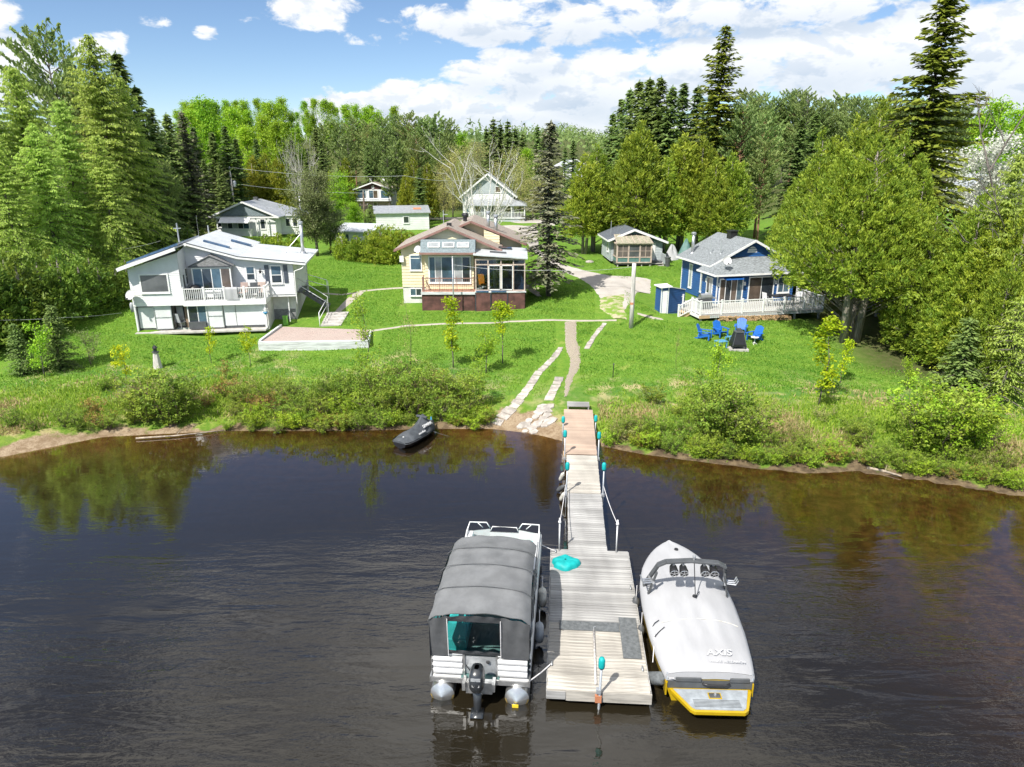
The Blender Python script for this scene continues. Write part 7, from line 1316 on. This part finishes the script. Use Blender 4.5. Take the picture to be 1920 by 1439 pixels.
# posts and poles
p=gp(1183,615); c=thing('weathered_post','tall thick weathered post on the lawn by the track','post',p); b=MB(); r_=np.random.RandomState(5); zt=D(1183,494,p[1])[2]-p[2]; b.tube([(0,0,-.3),(.01,0,zt*.4),(-.01,.01,zt*.8),(.0,0,zt)],[.155,.145,.135,.13],14); b.build('shaft','weathered_pole',c,True); MB().lathe([(.148,1.6),(.15,1.75)],14).build('red_band','terracotta',c)
p=gp(1149,708); c=thing('marker_stake','thin black stake standing in the rough lawn','stake',p); MB().tube([(0,0,-.1),(.02,0,.78)],.025,6).build('shaft','black_metal',c); MB().lathe([(.04,.74),(.04,.82),(.02,.84)],8,(.02,0,0)).build('cap','dark_grey',c)
def utility_pole(px,pb,ptop,label,y=None,transformer=False,m_='weathered_pole'):
    if y is None: p=gp(px,pb); y=p[1]
    x,_,zt=D(px,ptop,y); z0=g(x,y); c=thing('utility_pole',label,'utility pole',(x,y,z0)); h_=zt-z0
    MB().tube([(0,0,-.3),(0,0,h_)],[.17,.12],10).build('shaft',m_,c,True); MB().box(-.55,.55,-.06,.06,h_-1.9,h_-1.78).build('crossarm',m_,c); im=MB().lathe([(.03,0),(.06,.04),(.06,.1),(.03,.14)],8).mesh('insulator','boat_white'); [inst('insulator',im,c,(sx,0,h_-1.78)) for sx in(-.5,.5)]; inst('insulator',im,c,(0,0,h_))
    if transformer: MB().lathe([(.24,-.4),(.26,-.35),(.26,.3),(.22,.38),(.05,.42)],14,(.42,-.1,h_-2.1)).build('transformer','galvanised',c,True)
    return (x,y,zt)
up1=utility_pole(430,0,314,'grey utility pole with transformer behind the bungalow',97,True); up2=utility_pole(681,0,360,'thin dark utility pole in front of dark gabled house',104,False,'brown_pole'); up3=utility_pole(1258,0,325,'pale utility pole among the cedars by the drive',86)
def wire(label,pts,sag=.6,r=.014,group='overhead wires'):
    p0=np.array(pts[0],float); o=thing('power_line',label,'wire',tuple(p0),0,group); out=[]
    for a,b in zip(pts[:-1],pts[1:]):
        a,b=np.array(a,float),np.array(b,float)
        for k in range(17): t=k/16; q=a+(b-a)*t; q[2]-=sag*4*t*(1-t); out.append(q-p0)
    MB().tube(out,r,4,False).build('cable','galvanised',o)
wire('top overhead wire passing the transformer pole',[D(300,315,100),up1,D(760,330,104),D(900,335,108)],.5,.022); wire('middle overhead wire below the transformer',[D(300,362,98),(up1[0],up1[1],up1[2]-2),D(700,362,104)],.4,.022); wire('service wire running down to the white house mast',[D(180,470,62),D(301,452,W.o[1]+6)],.2,.012); wire('wire running from drive pole to the grey cabin mast',[up3,D(1148,443,Sf.o[1]+3)],.3,.014)
wire('wire crossing low in front of the cedar hedge',[D(-40,601,41),D(120,596,43),D(228,587,46)],.05,.007); wire('thin wire stretched from yellow house pole toward the tall post',[D(851,497,gp(851,590)[1]),D(1030,507,50),(gp(1183,615)[0],gp(1183,615)[1],D(1183,500,gp(1183,615)[1])[2])],.15,.010)
# flagstones
fs=thing('stepping_stone_path','flagstone stepping path curving down left of the gangway','path',gp(1000,700))
o0=np.array(fs.location)
def stones(pts,w0,w1,n,seed,par,skip=()):
    r=random.Random(seed); Q=[np.array(gp(*p)) for p in pts]; s=[0]
    for i in range(1,len(Q)): s.append(s[-1]+np.linalg.norm((Q[i]-Q[i-1])[:2]))
    tot=s[-1]; t=0; i=0
    while t<tot-.1:
        L=r.uniform(.38,.62); u=t+L/2; x=np.interp(u,s,[q[0] for q in Q]); y=np.interp(u,s,[q[1] for q in Q]); u2=min(tot,u+.1); dx=np.interp(u2,s,[q[0] for q in Q])-x; dy=np.interp(u2,s,[q[1] for q in Q])-y; a=math.atan2(dy,dx) if abs(dx)+abs(dy)>1e-6 else 1.2
        wd=(w0+(w1-w0)*u/tot)*r.uniform(.85,1.15); k=r.choice([5,6,6,7]); poly=[]
        base=[(-.5,-.5),(.5,-.5),(.5,.5),(-.5,.5)] ; poly=[((bx+r.uniform(-.09,.09))*L*.95,(by+r.uniform(-.09,.09))*wd) for bx,by in base]
        if r.random()<.5: poly.insert(2,(L*.53,r.uniform(-.1,.2)*wd))
        P3=[]
        for (bx,by) in poly: gx2=x+bx*math.cos(a)-by*math.sin(a); gy2=y+bx*math.sin(a)+by*math.cos(a); P3.append((gx2-o0[0],gy2-o0[1],g(gx2,gy2)-o0[2]+.035+r.uniform(-.006,.012)))
        b=MB().slab(P3,.09); b.build('flagstone','flagstone',par); t+=L+r.uniform(.03,.07); i+=1
stones([(1052,652),(1035,675),(1010,700),(990,730),(965,762),(930,795)],.32,.62,20,3,fs); stones([(1134,607),(1115,630),(1100,655)],.30,.34,10,4,fs); stones([(1050,708),(1040,728),(1028,752)],.45,.5,8,6,fs)
rq=random.Random(9)
for i,(px,py) in enumerate([(1016,763),(1022,770),(1012,774),(1026,780),(1004,782),(1017,787),(1030,772),(992,790),(1008,796),(984,797),(1020,798),(998,803),(985,809),(1000,811),(1028,764),(1011,767),(975,801),(1032,790)]):
    p=np.array(gp(px,py)); n=rq.choice([5,6,7]); R_=rq.uniform(.16,.34); a0=rq.uniform(0,6); P3=[]
    for k in range(n): a=a0+6.283*k/n+rq.uniform(-.2,.2); x,y=p[0]+R_*math.cos(a)*rq.uniform(.8,1.2),p[1]+R_*.9*math.sin(a)*rq.uniform(.8,1.2); P3.append((x-o0[0],y-o0[1],max(g(x,y),-.05)-o0[2]+.045+.01*(i%3)))
    MB().slab(P3,.10).build('flagstone','flagstone',fs)
# shore litter: driftwood, sunken pole, brush heaps
for pts,lab,r0 in (([(255,823),(330,818),(420,808)],'long grey driftwood log along the left waterline',.05),([(1625,878),(1660,885),(1690,894)],'driftwood log resting in the water by right bank',.07)):
    Q=[np.array(P(px,py,.06)) for px,py in pts]; c=thing('driftwood',lab,'log',tuple(Q[0])); MB().tube([q-Q[0]+np.array([0,0,.02]) for q in Q],[r0,r0*.85,r0*.5],8).build('log','driftwood',c,True)
    MB().tube([Q[1]-Q[0],Q[1]-Q[0]+np.array([.15,.25,.25])],[r0*.4,.01],5).build('stub','driftwood',c)
Q=[np.array(P(1545,882,-.12)),np.array(P(1660,955,-.35))]; c=thing('sunken_pole','long thin pole lying under shallow water by right bank','pole',tuple(Q[0])); MB().tube([Q[0]-Q[0],Q[1]-Q[0]],[.04,.03],6).build('shaft','driftwood',c)
c=thing('stump','rotten stump beside the beached jet ski','stump',gp(828,786)); MB().tube([(0,0,-.1),(.12,.05,.3),(.3,.1,.62)],[.14,.11,.05],8).tube([(.1,.04,.25),(-.2,.1,.5)],[.06,.03],6).build('trunk','driftwood',c,True); MB().tube([(.2,.07,.4),(.5,-.1,.6)],[.04,.015],6).build('root','driftwood',c)
for px,py,lab in ((1285,478,'small spruce-green canvas heap behind the blue house pipe'),): 
    p=gp(px,py); c=thing('canvas_heap',lab,'tarpaulin',p); P_=[[(.8*math.cos(t)*s_,.6*math.sin(t)*s_,1.5*(1-s_**1.5)*(1+.15*math.sin(4*t))) for t in np.linspace(0,6.2832,17)] for s_ in np.linspace(1,.02,7)]; MB().grid(P_).build('sheet','green_siding',c,True)
p=gp(1105,493); c=thing('boulder','pale boulder on the grass beside the drive','rock',p); r_=np.random.RandomState(3); P_=[[(.42*math.sin(f)*math.cos(t)*(1+.15*math.sin(3*t+f)),.34*math.sin(f)*math.sin(t),.20*math.cos(f)+.05) for t in np.linspace(0,6.2832,17)] for f in np.linspace(.02,math.pi-.02,9)]; MB().grid(P_).build('stone','flagstone',c,True)
